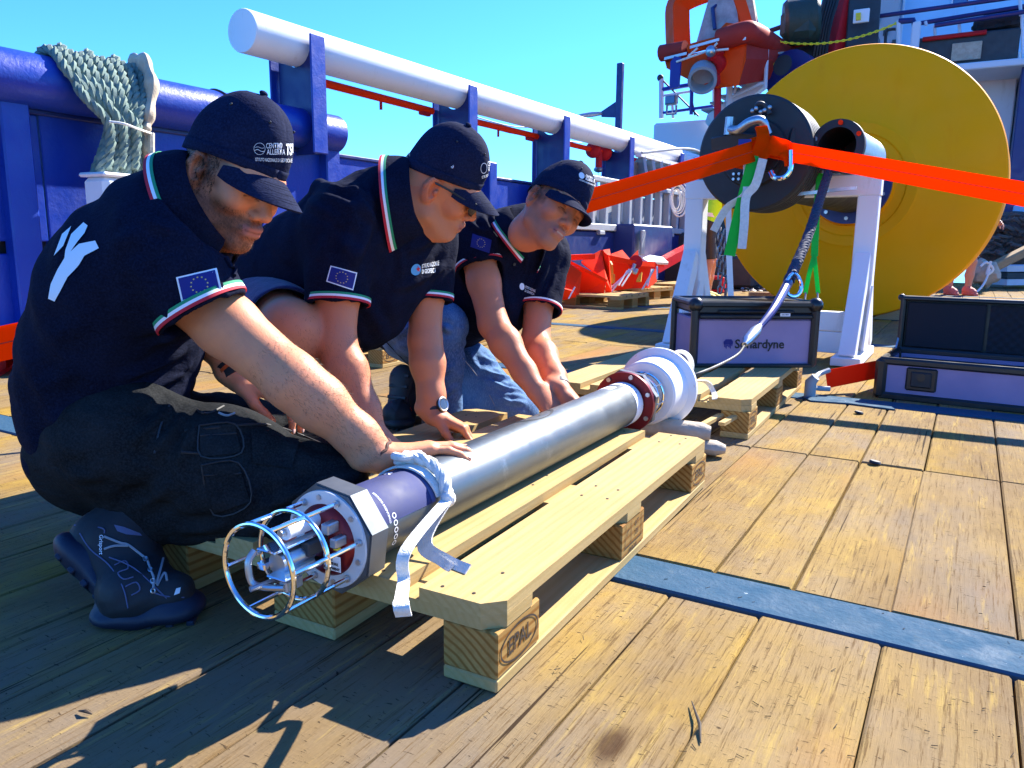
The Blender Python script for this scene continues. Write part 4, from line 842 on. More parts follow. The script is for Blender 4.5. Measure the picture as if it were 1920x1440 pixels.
for a_, b_ in (((1186, 503), (1132, 552)), ((1180, 505), (1145, 548)), ((1184, 508), (1166, 536)), ((1176, 508), (1160, 535)), ((1226, 505), (1204, 543)), ((1222, 505), (1214, 536)), ((1232, 500), (1232, 523))): lw.tube([A(*a_, 8.95), A(*b_, 8.8)], .011, 5)
lw.build('lashing_line', M_rope_w, an2)
wpn = thing('white_plate', 'white flat plate standing on the right orange anchor', 'plate', A(1225, 488, 9.6)); plate([A(1204, 486, 9.4), A(1218, 480, 9.9), A(1242, 484, 10.0), A(1253, 494, 9.6), A(1215, 493, 9.3)], .03).build('plate', M_paper, wpn, None)
yb = thing('yellow_bollard', 'yellow mooring bollard under the dark blue wall behind the left anchor', 'bollard', A(1092, 475, 11)); MB().lathe([(0, .17), (.32, .14), (.36, .16), (.42, .20), (.47, .19), (.47, 0)], A(1092, 486, 11), (0, 0, 1), 20).build('post', M_yel2, yb)
mb_ = thing('steel_beam', 'maroon slanting steel beam behind the white cradle frame', 'beam', A(1262, 478, 11.5)); MB().bar(A(1225, 503, 11), A(1300, 462, 12), .16, .14).build('beam', M_red, mb_)
# low machinery in shade behind the anchors
lm = thing('deck_winch', 'dark low deck machinery in the shade behind the hanging chain', 'machinery', A(1380, 530, 12.5))
for (x, y, d, sx, sy, sz) in ((1330, 510, 12.6, 1.6, .7, .5), (1420, 520, 13.0, 1.2, .8, .36), (1300, 470, 13.2, 1.4, .5, .6)): c = A(x, y, d); MB().box((c[0], c[1], max(sz/2+.02, c[2])), (sx, sy, sz), bev=.05).build('housing', M_dkgrey, lm)
for k in range(4): MB().cyl(A(1385+k*0, 500+k*13, 12.2), A(1470, 497+k*13, 12.6), .05, n=10).build('roller', M_black, lm)
rb_ = thing('red_box', 'small red box on the deck beside the hanging chain', 'box', atz(1333, 548, 0)); q = atz(1334, 549, 0); MB().box(q+V(0, .1, .12), (.32, .2, .24), bev=.02).build('body', M_red, rb_); MB().box(q+V(0, -.01, .12), (.2, .02, .14), bev=.01).build('door', M_black, rb_)
wblk = thing('wooden_chock', 'small wooden chock on the deck left of the yellow buoy', 'chock', atz(1430, 565, 0)); MB().box(atz(1428, 563, .09), (.28, .12, .18), rotz(.3), bev=.01).build('timber', M_oldpine, wblk)
for sx, lab in ((-.46, 'left timber chock wedging the rim of the yellow buoy'), (.42, 'right timber chock wedging the rim of the yellow buoy')):
    t = thing('timber_chock', lab, 'chock', (BC[0]+sx, 8.4, 0)); MB().prism([(-.16*np.sign(sx), 0), (.16*np.sign(sx), 0), (.16*np.sign(sx), .14), (.12*np.sign(sx), .14)], (BC[0]+sx*1.0, 8.36, .004), np.stack([(1, 0, 0), (0, 0, 1), (0, -1, 0)], 1), .5).build('timber', M_oldpine, t, None)

# grey ribbed bin on the blue base
gc = thing('grey_container', 'grey ribbed steel container standing on a dark blue base along the ship side', 'container', (-4.35, 11, .8))
XC = -4.3
MB().box((XC-.25, 11.6, .42), (.5, 7.0, .84), bev=.01).build('blue_base', M_navy2, gc)
MB().box((XC-.28, 11.4, 1.15), (.04, 6.2, .50)).build('back_sheet', M_grey, gc); MB().box((XC-.34, 13.0, 1.68), (.04, 3.1, .5)).build('back_sheet', M_grey, gc); MB().box((XC-.02, 11.4, .90), (.10, 6.4, .09), bev=.01).build('bottom_rail', M_grey, gc); MB().box((XC-.04, 11.4, 1.52), (.08, 6.3, .07), bev=.01).build('top_rail', M_grey, gc)
for k in range(15):
    y = 8.6+k*.42; MB().box((XC-.06, y, 1.22), (.10, .10, .58), bev=.01).build('post', M_grey, gc)
for k in range(8): MB().bar((XC-.14, 11.55+k*.38, 1.5), (XC-.3, 11.7+k*.38, 2.0), .05, .30).build('rib', M_grey, gc)
MB().box((XC-.22, 13.0, 2.02), (.10, 3.1, .06)).build('upper_rail', M_wplast, gc)
for k, y in enumerate((9.15, 9.95, 10.8)): MB().box((XC-.14, y, 1.20), (.05, .26, .44), rotz(.1), bev=.02).build('white_panel', M_shipwhite, gc)
for y in (9.6, 11.0, 12.4): MB().box((XC+.02, y, .83), (.06, .16, .05), bev=.005).build('foot_lug', M_grey, gc)
MB().tube(catmull([V(XC+.05, 10.9, 1.98), V(XC+.2, 12.6, 2.2), V(XC+.3, 13.6, 2.12), V(XC+.4, 14.6, 2.0)], 6), .02, 6).build('hand_rail', M_grey, gc)
rc = thing('rope_coil', 'grey rope coil hanging on the container wall beside the lime jacket', 'rope coil', A(1270, 372, 11.2))
for k in range(6): MB().tube([A(1268+(7+k*2.0)*math.cos(a)+k*1.2, 374+(18+k*3.0)*math.sin(a)+2*math.sin(k*2), 11.2-.03*k) for a in np.linspace(0, 6.28, 24, endpoint=False)], .010, 6, closed=True).build('coil', M_rope_w, rc)
MB().box((XC-.1, 13.4, .85), (.5, .3, 1.7), bev=.02).build('end_post', M_navy, gc)
bx = thing('dark_blue_stack', 'dark blue steel housing under the grey container with small windows', 'housing', A(1200, 450, 12))
for x, y in ((1178, 460), (1205, 455)): MB().box(A(x, y, 10.7), (.03, .14, .34), bev=.01).build('panel', M_grey, bx)
MB().box(A(1190, 455, 11.4), (.6, 1.6, .5), bev=.02).build('body', M_navy2, bx)
hp = thing('tarpaulin_sheet', 'torn white tarpaulin bunched at the bend of the white pipe', 'tarpaulin', A(1275, 305, 14)); MB().sheet(np.array([[A(1252+i*8+3*math.sin(j*2+i), 295+j*9+3*math.sin(i*1.7), 13.9+.25*math.sin(i*1.3+j)) for j in range(5)] for i in range(9)]), .01).build('sheet', M_wplast, hp)

# superstructure
ss = thing('deckhouse', 'white and pale blue ship superstructure with railed decks behind the buoy', 'superstructure', (-2, 20, 0))
def wall(nm, x0, y0, x1, y1, Yp, dep, m, bev=.02):
    ym = (y0+y1)/2; a, b = aty(x0, ym, Yp), aty(x1, ym, Yp); zlo, zhi = max(-.3, aty((x0+x1)/2, y1, Yp)[2]), aty((x0+x1)/2, y0, Yp)[2]
    return MB().box(((a[0]+b[0])/2, Yp+dep/2, (zlo+zhi)/2), (b[0]-a[0], dep, zhi-zlo), bev=bev).build(nm, m, ss)
o = wall('bridge_wing', 1224, 222, 1470, 283, 18.0, 3.0, M_shipwhite, .05)
wall('wing_underside', 1236, 284, 1500, 330, 18.6, 2.4, M_canvas); wall('lower_wall', 1300, 330, 1500, 540, 19.6, 1.5, M_dkgrey)
wall('side_wall', 1500, 120, 1893, 420, 19.8, 2.0, M_shipwhite); wall('corner_post', 1889, 112, 2000, 600, 18.6, 2.6, M_navy2); wall('pale_panel', 1897, 385, 1935, 440, 18.4, .1, M_shipblue); wall('far_house', 1960, 100, 2700, 600, 20.0, 3, M_shipwhite)
wall('deck_edge', 1780, 108, 2050, 122, 18.4, 3.4, M_shipwhite); wall('upper_wall', 1690, -220, 2100, 100, 23.0, 2.0, M_shipblue); wall('grey_bay', 1628, -200, 1692, 110, 22.6, 2.0, M_grey)
for (x0, y0, x1, y1) in ((1698, -200, 1702, 100), (1810, -30, 1817, 10)): wall('wall_rib', x0, y0, x1, y1, 22.95, .06, M_shipwhite, .005)
wall('window_frame', 1786, -40, 1818, 8, 22.95, .08, M_shipwhite, .01); wall('window_pane', 1789, -38, 1815, 5, 22.92, .05, M_glass, .005)
for k in range(3): wall('wall_fitting', 1640+k*16, 30+k*22, 1648+k*16, 44+k*22, 22.5, .1, M_dkgrey, .01)
rl = thing('deck_railing', 'dark handrails and white stanchions along the upper deck at top right', 'railing', aty(1800, 100, 19))
for (a, b, dp) in (((1636, 32), (1920, -8), 19.0), ((1710, 46), (1920, 12), 19.0), ((1752, 48), (1920, 22), 18.6), ((1730, 74), (1850, 60), 18.7)):
    MB().tube([aty(*a, dp), aty(*b, dp)], .045, 8).build('handrail', M_navy2 if a[1] < 60 else M_red, rl)
for x, y0, y1 in ((1912, -10, 30), (1916, 20, 108), (1798, 40, 66), (1735, 40, 48), (1752, 48, 72)): MB().tube([aty(x, y0, 18.8), aty(x+2, y1, 18.8)], .03, 8).build('stanchion', M_shipwhite, rl)
gt = thing('gangway_gate', 'white gate frame at the deck edge holding the yellow chain', 'gate', aty(1690, 80, 18.5))
MB().tube([aty(1685, 120, 18.5), aty(1685, 39, 18.5)], .05, 8).build('post', M_shipwhite, gt); MB().tube([aty(1685, 40, 18.5), aty(1712, 38, 18.5), aty(1716, 52, 18.5)], .06, 8).build('top_bar', M_navy2, gt); MB().box(aty(1715, 85, 18.5), (.16, .12, .9), bev=.02).build('post', M_shipwhite, gt)
MB().tube(catmull([aty(1660, 85, 18.9), aty(1662, 60, 18.9), aty(1672, 55, 18.9), aty(1684, 55, 18.9)], 5), .03, 6).build('hoop', M_dkgrey, gt)
# yellow chains
def chain(name, label, p0, p1, sag, n):
    t = thing(name, label, 'chain', p0); 
    for k in range(n):
        u = (k+.5)/n; q = p0+(p1-p0)*u-V(0, 0, sag*4*u*(1-u)); d = (p1-p0)/n-V(0, 0, sag*4*(1-2*u)/n)
        link_ring(q, d, V(0, -1, .1) if k % 2 else V(.1, -.2, 1), np.linalg.norm(d)*1.42, np.linalg.norm(d)*.9, .014, 10, 5).build('link', M_warn, t)
chain('yellow_chain', 'upper yellow plastic chain sagging between rail posts above the buoy', aty(1440, 74, 17.2), aty(1684, 42, 18.5), .22, 40)
chain('yellow_chain', 'lower yellow plastic chain disappearing behind the buoy rim', aty(1440, 117, 17.2), aty(1520, 126, 17.6), .03, 14)
# platform railing, floodlight
pr_ = thing('platform_railing', 'open steel railing on the bridge wing under the orange rescue boat', 'railing', aty(1240, 200, 18.05))
for a, b, r, m_ in (((1240, 148), (1240, 222), .06, M_shipwhite), ((1297, 165), (1296, 215), .045, M_navy), ((1338, 165), (1338, 200), .03, M_shipwhite), ((1241, 168), (1336, 152), .05, M_navy), ((1241, 180), (1362, 161), .03, M_shipwhite), ((1241, 212), (1358, 196), .035, M_navy), ((1244, 152), (1310, 218), .02, M_dkgrey), ((1260, 185), (1262, 222), .035, M_shipwhite), ((1296, 180), (1303, 216), .02, M_dkgrey)):
    MB().tube([aty(*a, 18.1), aty(*b, 18.1)], r, 8).build('rail', m_, pr_)
MB().ball(aty(1238, 146, 18.1), .08, 10, 6).build('post_cap', M_dkgrey, pr_)
fl_ = thing('flood_light', 'square grey floodlight on the platform railing', 'floodlight', aty(1260, 190, 17.9)); c = aty(1259, 188, 17.8); MB().box(c, (.30, .14, .22), rotz(-.2), bev=.03).build('housing', M_grey, fl_); MB().box(c+V(0, -.08, 0), (.24, .02, .16), rotz(-.2), bev=.01).build('lens', M_glass, fl_); MB().tube([c+V(-.1, 0, -.12), c+V(-.1, 0, -.3), c+V(.12, 0, -.3), c+V(.12, 0, -.12)], .03, 6).build('bracket', M_grey, fl_)
# stairway
st = thing('stairway', 'white inclined stairway with handrails rising behind the black drum', 'stairs', aty(1390, 190, 17.4))
a, b = aty(1330, 232, 17.4), aty(1475, 118, 17.9); MB().bar(a, b, .9, .28, bev=.02).build('stringer', M_shipwhite, st)
for k in range(9): q = a+(b-a)*(k+.5)/9; MB().box(q+V(0, -.1, .16), (.25, .85, .04)).build('step', M_grey, st)
for pts, r in (([(1367, 200), (1369, 113)], .07), ([(1435, 165), (1439, 73)], .04), ([(1369, 147), (1426, 117), (1436, 116)], .035), ([(1365, 185), (1425, 157), (1434, 156)], .035), ([(1369, 113), (1380, 121), (1378, 175)], .03)): MB().tube([aty(*p, 17.0) for p in pts], r, 8).build('rail', M_shipwhite, st)
MB().tube([aty(1364, 112, 16.95), aty(1430, 75, 17.05)], .05, 8).build('handrail', M_navy, st)
bl_ = thing('blue_flap', 'blue rubber flap hanging at the head of the stairway rail', 'flap', aty(1373, 100, 16.9)); MB().prism([(-.1, -.34), (.12, -.34), (.12, .12), (.05, .18), (-.1, .12)], aty(1372, 108, 16.8), np.stack([(1, 0, 0), (0, 0, 1), (0, -1, 0)], 1), .06).build('flap', M_bluelogo, bl_)
rpo = thing('fire_monitor', 'red fire monitor on a tall red stand pipe beside the stairway', 'fire monitor', aty(1345, 200, 16.4)); MB().tube([aty(1345, 235, 16.4), aty(1346, 130, 16.4)], .075, 12).build('stand_pipe', M_red, rpo); MB().tube(catmull([aty(1346, 132, 16.4), aty(1352, 118, 16.3), aty(1342, 108, 16.2), aty(1332, 102, 16.1)], 5), .11, 12).build('nozzle', M_red, rpo); MB().lathe([(-.05, .15), (.05, .15), (.05, 0)], aty(1346, 133, 16.4), (0, 0, 1), 14).build('flange', M_red, rpo); MB().ball(aty(1343, 100, 16.2), .14, 10, 6, (1.2, 1, .6)).build('top_valve', M_red, rpo)
# rescue boat
bt = thing('rescue_boat', 'orange rescue boat hanging in its davit high above the deck', 'rescue boat', aty(1340, 120, 17))
T = [aty(1246, 112, 16.6), aty(1400, 78, 16.2), aty(1399, 110, 16.2), aty(1385, 160, 16.3), aty(1345, 166, 16.3), aty(1288, 148, 16.5), aty(1250, 128, 16.6)]
E_ = V(1.15, 2.2, .1); bow = [p*.0+q for p, q in zip(T, [p+E_*(1.0) for p in T])]; mc = np.mean(bow, axis=0); bow = [mc+(q-mc)*.45+V(0, 0, .25) for q in bow]
k = len(T); ht = MB().add(np.array(T), [tuple(range(k))]); ht.add(np.array(T+bow), [(i, (i+1) % k, k+(i+1) % k, k+i) for i in range(k)]+[tuple(range(k, 2*k))], 1); ht.build('hull', [M_boat, M_boatred], bt, None)
MB().tube(catmull([aty(1240, 100, 16.5), aty(1285, 92, 16.4)], 4), .17, 12).build('fender', M_boatred, bt); MB().tube(catmull([aty(1292, 92, 16.4), aty(1345, 78, 16.3)], 4), .10, 12).build('fender', M_boat, bt)
P = catmull([aty(1350, 75, 16.2), aty(1392, 62, 16.1), aty(1410, 62, 16.3), aty(1440, 80, 17.2), aty(1476, 105, 18.4)], 6); MB().tube(P, .21, 14).build('fender', M_boatred, bt)
for a_, b_ in (((1246, 110), (1287, 100)), ((1294, 89), (1348, 74)), ((1352, 82), (1398, 72))): MB().bar(aty(*a_, 16.3), aty(*b_, 15.95), .02, .05).build('white_line', M_paper, bt)
plate([aty(1345, 72, 16.6), aty(1365, 52, 16.7), aty(1405, 58, 16.6), aty(1400, 75, 16.4)], .3).build('coaming', M_boat, bt, None)
MB().prism([(-.45, -.5), (.45, -.5), (.28, .45), (-.2, .45)], aty(1360, 35, 17.2), np.stack([(1, 0, 0), (0, 0, 1), (0, -1, 0)], 1), .9).build('console', mat('weathered_console', (.45, .37, .36), .6, var=(.3, .24, .24), ns=5), bt, None)
MB().tube([aty(1340, 55, 16.7), aty(1336, 15, 16.7), aty(1345, 9, 16.8), aty(1352, 12, 16.8)], .04, 8).build('grab_rail', M_navy2, bt)
MB().lathe([(-.12, .22), (-.12, .27), (.22, .29), (.22, .23), (-.12, .22)], aty(1318, 142, 16.2), unit(V(.25, -1, -.75)), 28).build('jet_duct', M_grey, bt); MB().lathe([(0, .0), (.02, .26)], aty(1318, 142, 16.3), unit(V(.25, -1, -.75)), 20).build('duct_core', M_grey, bt)
bl2_ = MB().prism([(-.10, -.32), (.10, -.30), (.12, .26), (-.02, .3), (-.10, .2)], aty(1266, 135, 16.0), np.stack([(1, 0, 0), (0, 0, 1), (0, -1, 0)], 1), .06).build('blue_fender', M_bluelogo, bt)
for a_, b_ in (((1268, 116), (1325, 96)), ((1290, 106), (1308, 90)), ((1325, 96), (1366, 92)), ((1335, 92), (1345, 80))): MB().tube([aty(*a_, 15.95), aty(*b_, 15.95)], .022, 6).build('rigging', M_rope_w, bt)
MB().ball(aty(1333, 96, 15.9), .11, 10, 6).build('rigging_block', M_steel, bt)
arch = [aty(1272, 92, 17.0), aty(1270, 40, 17.0), aty(1272, 10, 17.0), aty(1290, -6, 17.0), aty(1330, -22, 17.0), aty(1366, -30, 17.0), aty(1378, -10, 17.0), aty(1398, 55, 17.0)]
dv = thing('davit', 'orange davit arch above the rescue boat', 'davit', aty(1300, 0, 17)); MB().tube(catmull(arch, 5), .27, 4, up=(0, 1, 0)).build('arch', M_boat, dv, None); MB().bar(aty(1395, -20, 17.0), aty(1407, 52, 17.0), .18, .30).build('pale_brace', M_canvas, dv)
# crane
cr_ = thing('deck_crane', 'dark deck crane with a maroon boom and a green covered winch above the buoy', 'crane', aty(1540, 60, 19))
c = aty(1502, 40, 18.0); MB().lathe([(-.35, .0), (-.35, .40), (-.28, .46), (.28, .46), (.35, .40), (.35, 0)], c, unit(V(1, .3, .1)), 14).build('covered_drum', M_green, cr_); MB().box(c+V(0, 0, -.1), (.72, .8, .62), bev=.12).build('cover', M_green, cr_)
MB().cyl(aty(1500, 68, 18.2), aty(1500, 82, 18.2), .28, n=16).build('slew_ring', M_red, cr_); MB().cyl(aty(1432, 62, 17.8), aty(1472, 48, 17.9), .05, n=8).build('lever', M_dkgrey, cr_)
for a_, b_, w_, m_ in (((1560, 130), (1592, -20), .55, M_red), ((1572, 60), (1586, -20), .22, M_boatred), ((1535, 130), (1568, -20), .22, M_dkgrey), ((1520, 120), (1550, -10), .12, M_dkgrey), ((1610, 130), (1622, -30), .62, M_dkgrey), ((1545, 80), (1575, -15), .08, M_steel), ((1530, 90), (1558, -15), .07, M_dkgrey), ((1590, 90), (1606, -20), .14, M_navy2)): MB().bar(aty(*a_, 18.6), aty(*b_, 18.8), w_, w_*.9, bev=.02).build('boom_member', m_, cr_)
MB().box(aty(1560, 110, 19.0), (1.8, .9, .9), bev=.1).build('pedestal', M_dkgrey, cr_); MB().bar(aty(1475, 0, 18.5), aty(1510, 12, 18.6), .25, .1).build('pale_bracket', M_shipwhite, cr_)
for k in range(5): MB().tube(catmull([aty(1524+k*6, 110, 18.2), aty(1536+k*5, 50, 18.15), aty(1552+k*6, -15, 18.3)], 5), .035, 6).build('hose', M_black, cr_)
MB().box(aty(1615, 30, 18.1), (.30, .06, .26), bev=.01).build('notice', M_paper, cr_); 
for k in range(4): MB().box(aty(1609.5, 26+k*3.4, 18.05), (.09, .05, .03)).build('notice_stripe', M_warn, cr_)
P = aty(1487, 145, 17.4); MB().lathe([(-.2, .5), (.2, .5), (.2, .3), (.22, 0)], P, unit(V(-.3, -1, .1)), 24).build('sheave', M_navy2, cr_); MB().lathe([(.2, .0), (.24, .2), (.24, .0)], aty(1478, 128, 17.0), unit(V(-.3, -1, .1)), 18).build('sheave_hub', M_black, cr_)
# drums with net
def drum(px, py, lab):
    t = thing('oil_drum', lab, 'drum', aty(px, py, 19.4)); q = aty(px, py, 19.4)
    for nm, z0, z1, m_ in (('red_base', 0, .34, M_red), ('white_band', .34, .66, M_shipwhite), ('red_top', .66, .92, M_red)): MB().lathe([(z0, 0), (z0, .28), (z0+.015, .295), (z1-.015, .295), (z1, .28), (z1, 0)], q, (0, 0, 1), 24).build(nm, m_, t)
drum(1868, 108, 'red and white oil drum under a dark net, left of two'); drum(1906, 104, 'red and white oil drum under a dark net, right of two at the frame edge')
nt_ = thing('dark_net', 'dark bundled net lying over the oil drums', 'net', aty(1890, 40, 19.2))
for px, py, s_ in ((1874, 46, 1.0), (1906, 40, 1.0), (1858, 52, .7)):
    mb = MB().ball(aty(px, py, 19.3), .42*s_, 18, 12, (1.1, .9, .55)); v = mb.v[0]; c0 = v.mean(0); d = v-c0; mb.v[0] = c0+d*(1+.14*np.sin(d[:, :1]*31)*np.sin(d[:, 1:2]*27+1)+.1*np.sin(d[:, 2:]*43)); mb.build('heap', mat('black_net', (.02, .02, .024), .9, bs=40, bst=.8, bd=.03) if 'black_net' not in MATS else MATS['black_net'], nt_)
gb = thing('grey_cabinet', 'dark grey cabinet with a pale panel at the upper deck edge', 'cabinet', aty(1800, 95, 18.9)); c = aty(1806, 98, 19.0); MB().box(c, (1.9, .5, .62), bev=.03).build('body', M_dkgrey, gb); MB().box(aty(1812, 96, 18.7), (.52, .03, .34), bev=.01).build('pale_panel', M_canvas, gb)
# brown net heap, beam and gear at right
nh = thing('brown_net_heap', 'heap of brown netting on the deck at the right edge behind the buoy', 'net heap', A(1890, 450, 15))
hm = MB()
rr = random.Random(3)
for k in range(150):
    px, py = rr.uniform(1835, 1935), rr.uniform(405, 480); d = 14.6+rr.uniform(-.2, .5); hm.tube(catmull([A(px, py, d), A(px+rr.uniform(4, 12), py+rr.uniform(-7, 5), d-.06), A(px+rr.uniform(14, 24), py+rr.uniform(-6, 8), d)], 4), rr.uniform(.02, .035), 6)
hm.build('strands', M_brown, nh); MB().ball(A(1895, 462, 15.2), .8, 20, 12, (1.1, .7, .85)).build('core', M_brown, nh)
bm_ = thing('timber_beam', 'brown timber beam with a rope tied bundle at its lower end, right edge', 'beam', A(1890, 490, 13)); MB().bar(A(1858, 503, 12.6), A(1940, 462, 12.8), .16, .14, bev=.02).build('beam', M_oldpine, bm_)
mb = MB().ball(A(1845, 512, 12.6), .24, 16, 10, (1, .8, .9)); v = mb.v[0]; c0 = v.mean(0); d = v-c0; mb.v[0] = c0+d*(1+.2*np.sin(d[:, :1]*26)*np.sin(d[:, 2:]*22)); mb.build('canvas_bundle', M_canvas, bm_)
MB().tube(catmull([A(1838, 500, 12.3), A(1850, 492, 12.3), A(1862, 505, 12.3), A(1850, 515, 12.3), A(1858, 490, 12.3)], 5), .02, 6).build('binding', M_rope_w, bm_); MB().tube(catmull([A(1856, 505, 12.3), A(1846, 530, 12.2), A(1830, 548, 12.0), A(1806, 554, 11.8)], 6), .016, 6).build('loose_cord', M_rope_w, bm_)
sk = thing('steel_skid', 'stacked grey steel skid beams at the right edge beyond the open case', 'steel beams', A(1900, 525, 13.4))
for y in (503, 516, 528): MB().bar(A(1866, y, 13.2), A(1960, y-1, 13.4), .5, .10).build('beam', M_shipwhite if y != 516 else M_dkgrey, sk)
bd_ = thing('blue_drum', 'pale blue drum peeking in at the right edge under the timber beam', 'drum', A(1918, 490, 13.4)); MB().lathe([(-.3, 0), (-.3, .20), (.3, .20), (.3, 0)], A(1922, 492, 13.6), (0, 0, 1), 20).build('body', M_shipblue, bd_)
# =================================================================== PEOPLE
class SDF:
    """smooth blend of tapered limbs, ellipsoids and cuts, meshed as one continuous skin"""
    def __init__(s): s.o = []
    def cone(s, a, b, ra, rb, k=.02, flat=None, op='u', cap=False):
        a = np.asarray(a, float); b = np.asarray(b, float); s.o.append(dict(t='cone', a=a, b=b, ra=ra, rb=rb, k=k, flat=flat, op=op, cap=cap)); return s
    def chain(s, P, R, k=.02, flat=None, op='u'):
        for i in range(len(P)-1): s.cone(P[i], P[i+1], R[i], R[i+1], k, flat, op)
        return s
    def ell(s, c, r, Fm=None, k=.02, op='u'):
        s.o.append(dict(t='ell', c=np.asarray(c, float), r=np.asarray(r, float), F=np.eye(3) if Fm is None else np.asarray(Fm), k=k, op=op)); return s
    def plane(s, p, n): s.o.append(dict(t='pl', c=np.asarray(p, float), n=unit(n), k=0, op='i')); return s
    @staticmethod
    def d1(o, P):
        if o['t'] == 'cone':
            a, b = o['a'], o['b']; sc = 1.0
            if o['flat'] is not None:
                w_, f = o['flat']; P = P+np.outer((P-a)@w_, w_)*(1/f-1); b = b+w_*((b-a)@w_)*(1/f-1); sc = f
            ab = b-a; t = np.clip((P-a)@ab/(ab@ab), 0, 1); d = (np.linalg.norm(P-a-t[:, None]*ab, axis=1)-(o['ra']+(o['rb']-o['ra'])*t))*sc
            if o['cap']: u_ = unit(ab); d = np.maximum(d, (P-b)@u_)
            return d
        if o['t'] == 'ell':
            q = (P-o['c'])@o['F']; k0 = np.linalg.norm(q/o['r'], axis=1); k1 = np.linalg.norm(q/o['r']**2, axis=1)+1e-9; return np.where(k0 < 1e-6, -o['r'].min(), k0*(k0-1)/k1)
        return (P-o['c'])@o['n']
    def ev(s, P, act=None):
        d = np.full(len(P), 1.0)
        for i, o in enumerate(s.o):
            if act is not None and not act[i]: continue
            e = s.d1(o, P); k = o['k']
            if o['op'] == 'u':
                if k > 0: h = np.maximum(k-np.abs(d-e), 0)/k; d = np.minimum(d, e)-h*h*k*.25
                else: d = np.minimum(d, e)
            elif o['op'] == 's':
                if k > 0: h = np.maximum(k-np.abs(d+e), 0)/k; d = np.maximum(d, -e)+h*h*k*.25
                else: d = np.maximum(d, -e)
            else: d = np.maximum(d, e)
        return d
    def net(s, h, bs=10, noise_fn=None):
        lo = np.full(3, 1e9); hi = -lo
        for o in s.o:
            if o['op'] != 'u': continue
            if o['t'] == 'cone':
                for p, r in ((o['a'], o['ra']), (o['b'], o['rb'])): lo = np.minimum(lo, p-r-.02); hi = np.maximum(hi, p+r+.02)
            else: m_ = o['r'].max()+.02; lo = np.minimum(lo, o['c']-m_); hi = np.maximum(hi, o['c']+m_)
        nb = np.ceil((hi-lo)/(h*bs)).astype(int)+1; N = nb*bs+1
        D = np.full(N, 1.0, np.float32)
        B = np.stack(np.meshgrid(*[np.arange(n) for n in nb], indexing='ij'), -1).reshape(-1, 3)
        rad = h*bs*.5*math.sqrt(3)
        C_ = lo+(B+.5)*h*bs; E = np.stack([s.d1(o, C_) for o in s.o], 1); tot = s.ev(C_)
        g = np.stack(np.meshgrid(*[np.arange(bs+1)]*3, indexing='ij'), -1).reshape(-1, 3)
        ks = np.array([o['k'] for o in s.o]); isu = np.array([o['op'] == 'u' for o in s.o]); iss = np.array([o['op'] == 's' for o in s.o]); isi = np.array([o['op'] == 'i' for o in s.o])
        mu = np.where(isu, E, 9).min(1)
        for bi in range(len(B)):
            b = B[bi]; sl = tuple(slice(x*bs, x*bs+bs+1) for x in b)
            if abs(tot[bi]) > rad*1.5+.02:
                if tot[bi] < 0: D[sl] = np.minimum(D[sl], -1.0) if False else np.where(D[sl] == 1.0, -1.0, D[sl])
                continue
            act = (isu & (E[bi] < mu[bi]+2.2*rad+ks*1.5)) | (iss & (E[bi] < rad*1.3+ks)) | isi
            D[sl] = s.ev(lo+(b*bs+g)*h, act).reshape(bs+1, bs+1, bs+1)
        ins = D < 0; cnt = np.zeros(tuple(N-1), np.int8)
        for dx in (0, 1):
            for dy in (0, 1):
                for dz in (0, 1): cnt += ins[dx:N[0]-1+dx, dy:N[1]-1+dy, dz:N[2]-1+dz]
        cells = np.argwhere((cnt > 0) & (cnt < 8)); n = len(cells)
        idm = np.full(tuple(N-1), -1, np.int32); idm[tuple(cells.T)] = np.arange(n)
        co = np.array([(x, y, z) for x in (0, 1) for y in (0, 1) for z in (0, 1)]); dv = np.stack([D[tuple((cells+c).T)] for c in co], 1)
        acc = np.zeros((n, 3)); w_ = np.zeros(n)
        for i in range(8):
            for j in range(i+1, 8):
                if np.abs(co[i]-co[j]).sum() != 1: continue
                m_ = (dv[:, i] < 0) != (dv[:, j] < 0); t = np.where(m_, dv[:, i]/np.where(m_, dv[:, i]-dv[:, j], 1), 0); acc += m_[:, None]*(co[i]+t[:, None]*(co[j]-co[i])); w_ += m_
        v = lo+(cells+acc/np.maximum(w_, 1)[:, None])*h; F = []
        for ax in range(3):
            a1, a2 = (ax+1) % 3, (ax+2) % 3
            s0 = [slice(None)]*3; s1 = [slice(None)]*3; s0[ax] = slice(0, N[ax]-1); s1[ax] = slice(1, N[ax])
            e = np.argwhere(ins[tuple(s0)] != ins[tuple(s1)])
            e = e[(e[:, a1] > 0) & (e[:, a2] > 0) & (e[:, a1] < N[a1]-1) & (e[:, a2] < N[a2]-1)]; u = np.zeros(3, int); u[a1] = 1; w2 = np.zeros(3, int); w2[a2] = 1
            q = np.stack([idm[tuple((e-u-w2).T)], idm[tuple((e-w2).T)], idm[tuple(e.T)], idm[tuple((e-u).T)]], 1)
            fl = ~ins[tuple(e.T)]; q[fl] = q[fl][:, ::-1]; F.append(q)
        F = np.concatenate(F); F = F[(F >= 0).all(1)]
        return v, F
def relax(v, F, it=2, lam=.5):
    n = len(v)
    for _ in range(it):
        acc = np.zeros_like(v); w_ = np.zeros(n)
        for a, b in ((0, 1), (1, 2), (2, 3), (3, 0)):
            for k in range(3): acc[:, k] += np.bincount(F[:, a], v[F[:, b], k], n)+np.bincount(F[:, b], v[F[:, a], k], n)
            w_ += np.bincount(F[:, a], minlength=n)+np.bincount(F[:, b], minlength=n)
        v = v+lam*(acc/np.maximum(w_, 1)[:, None]-v)
    return v
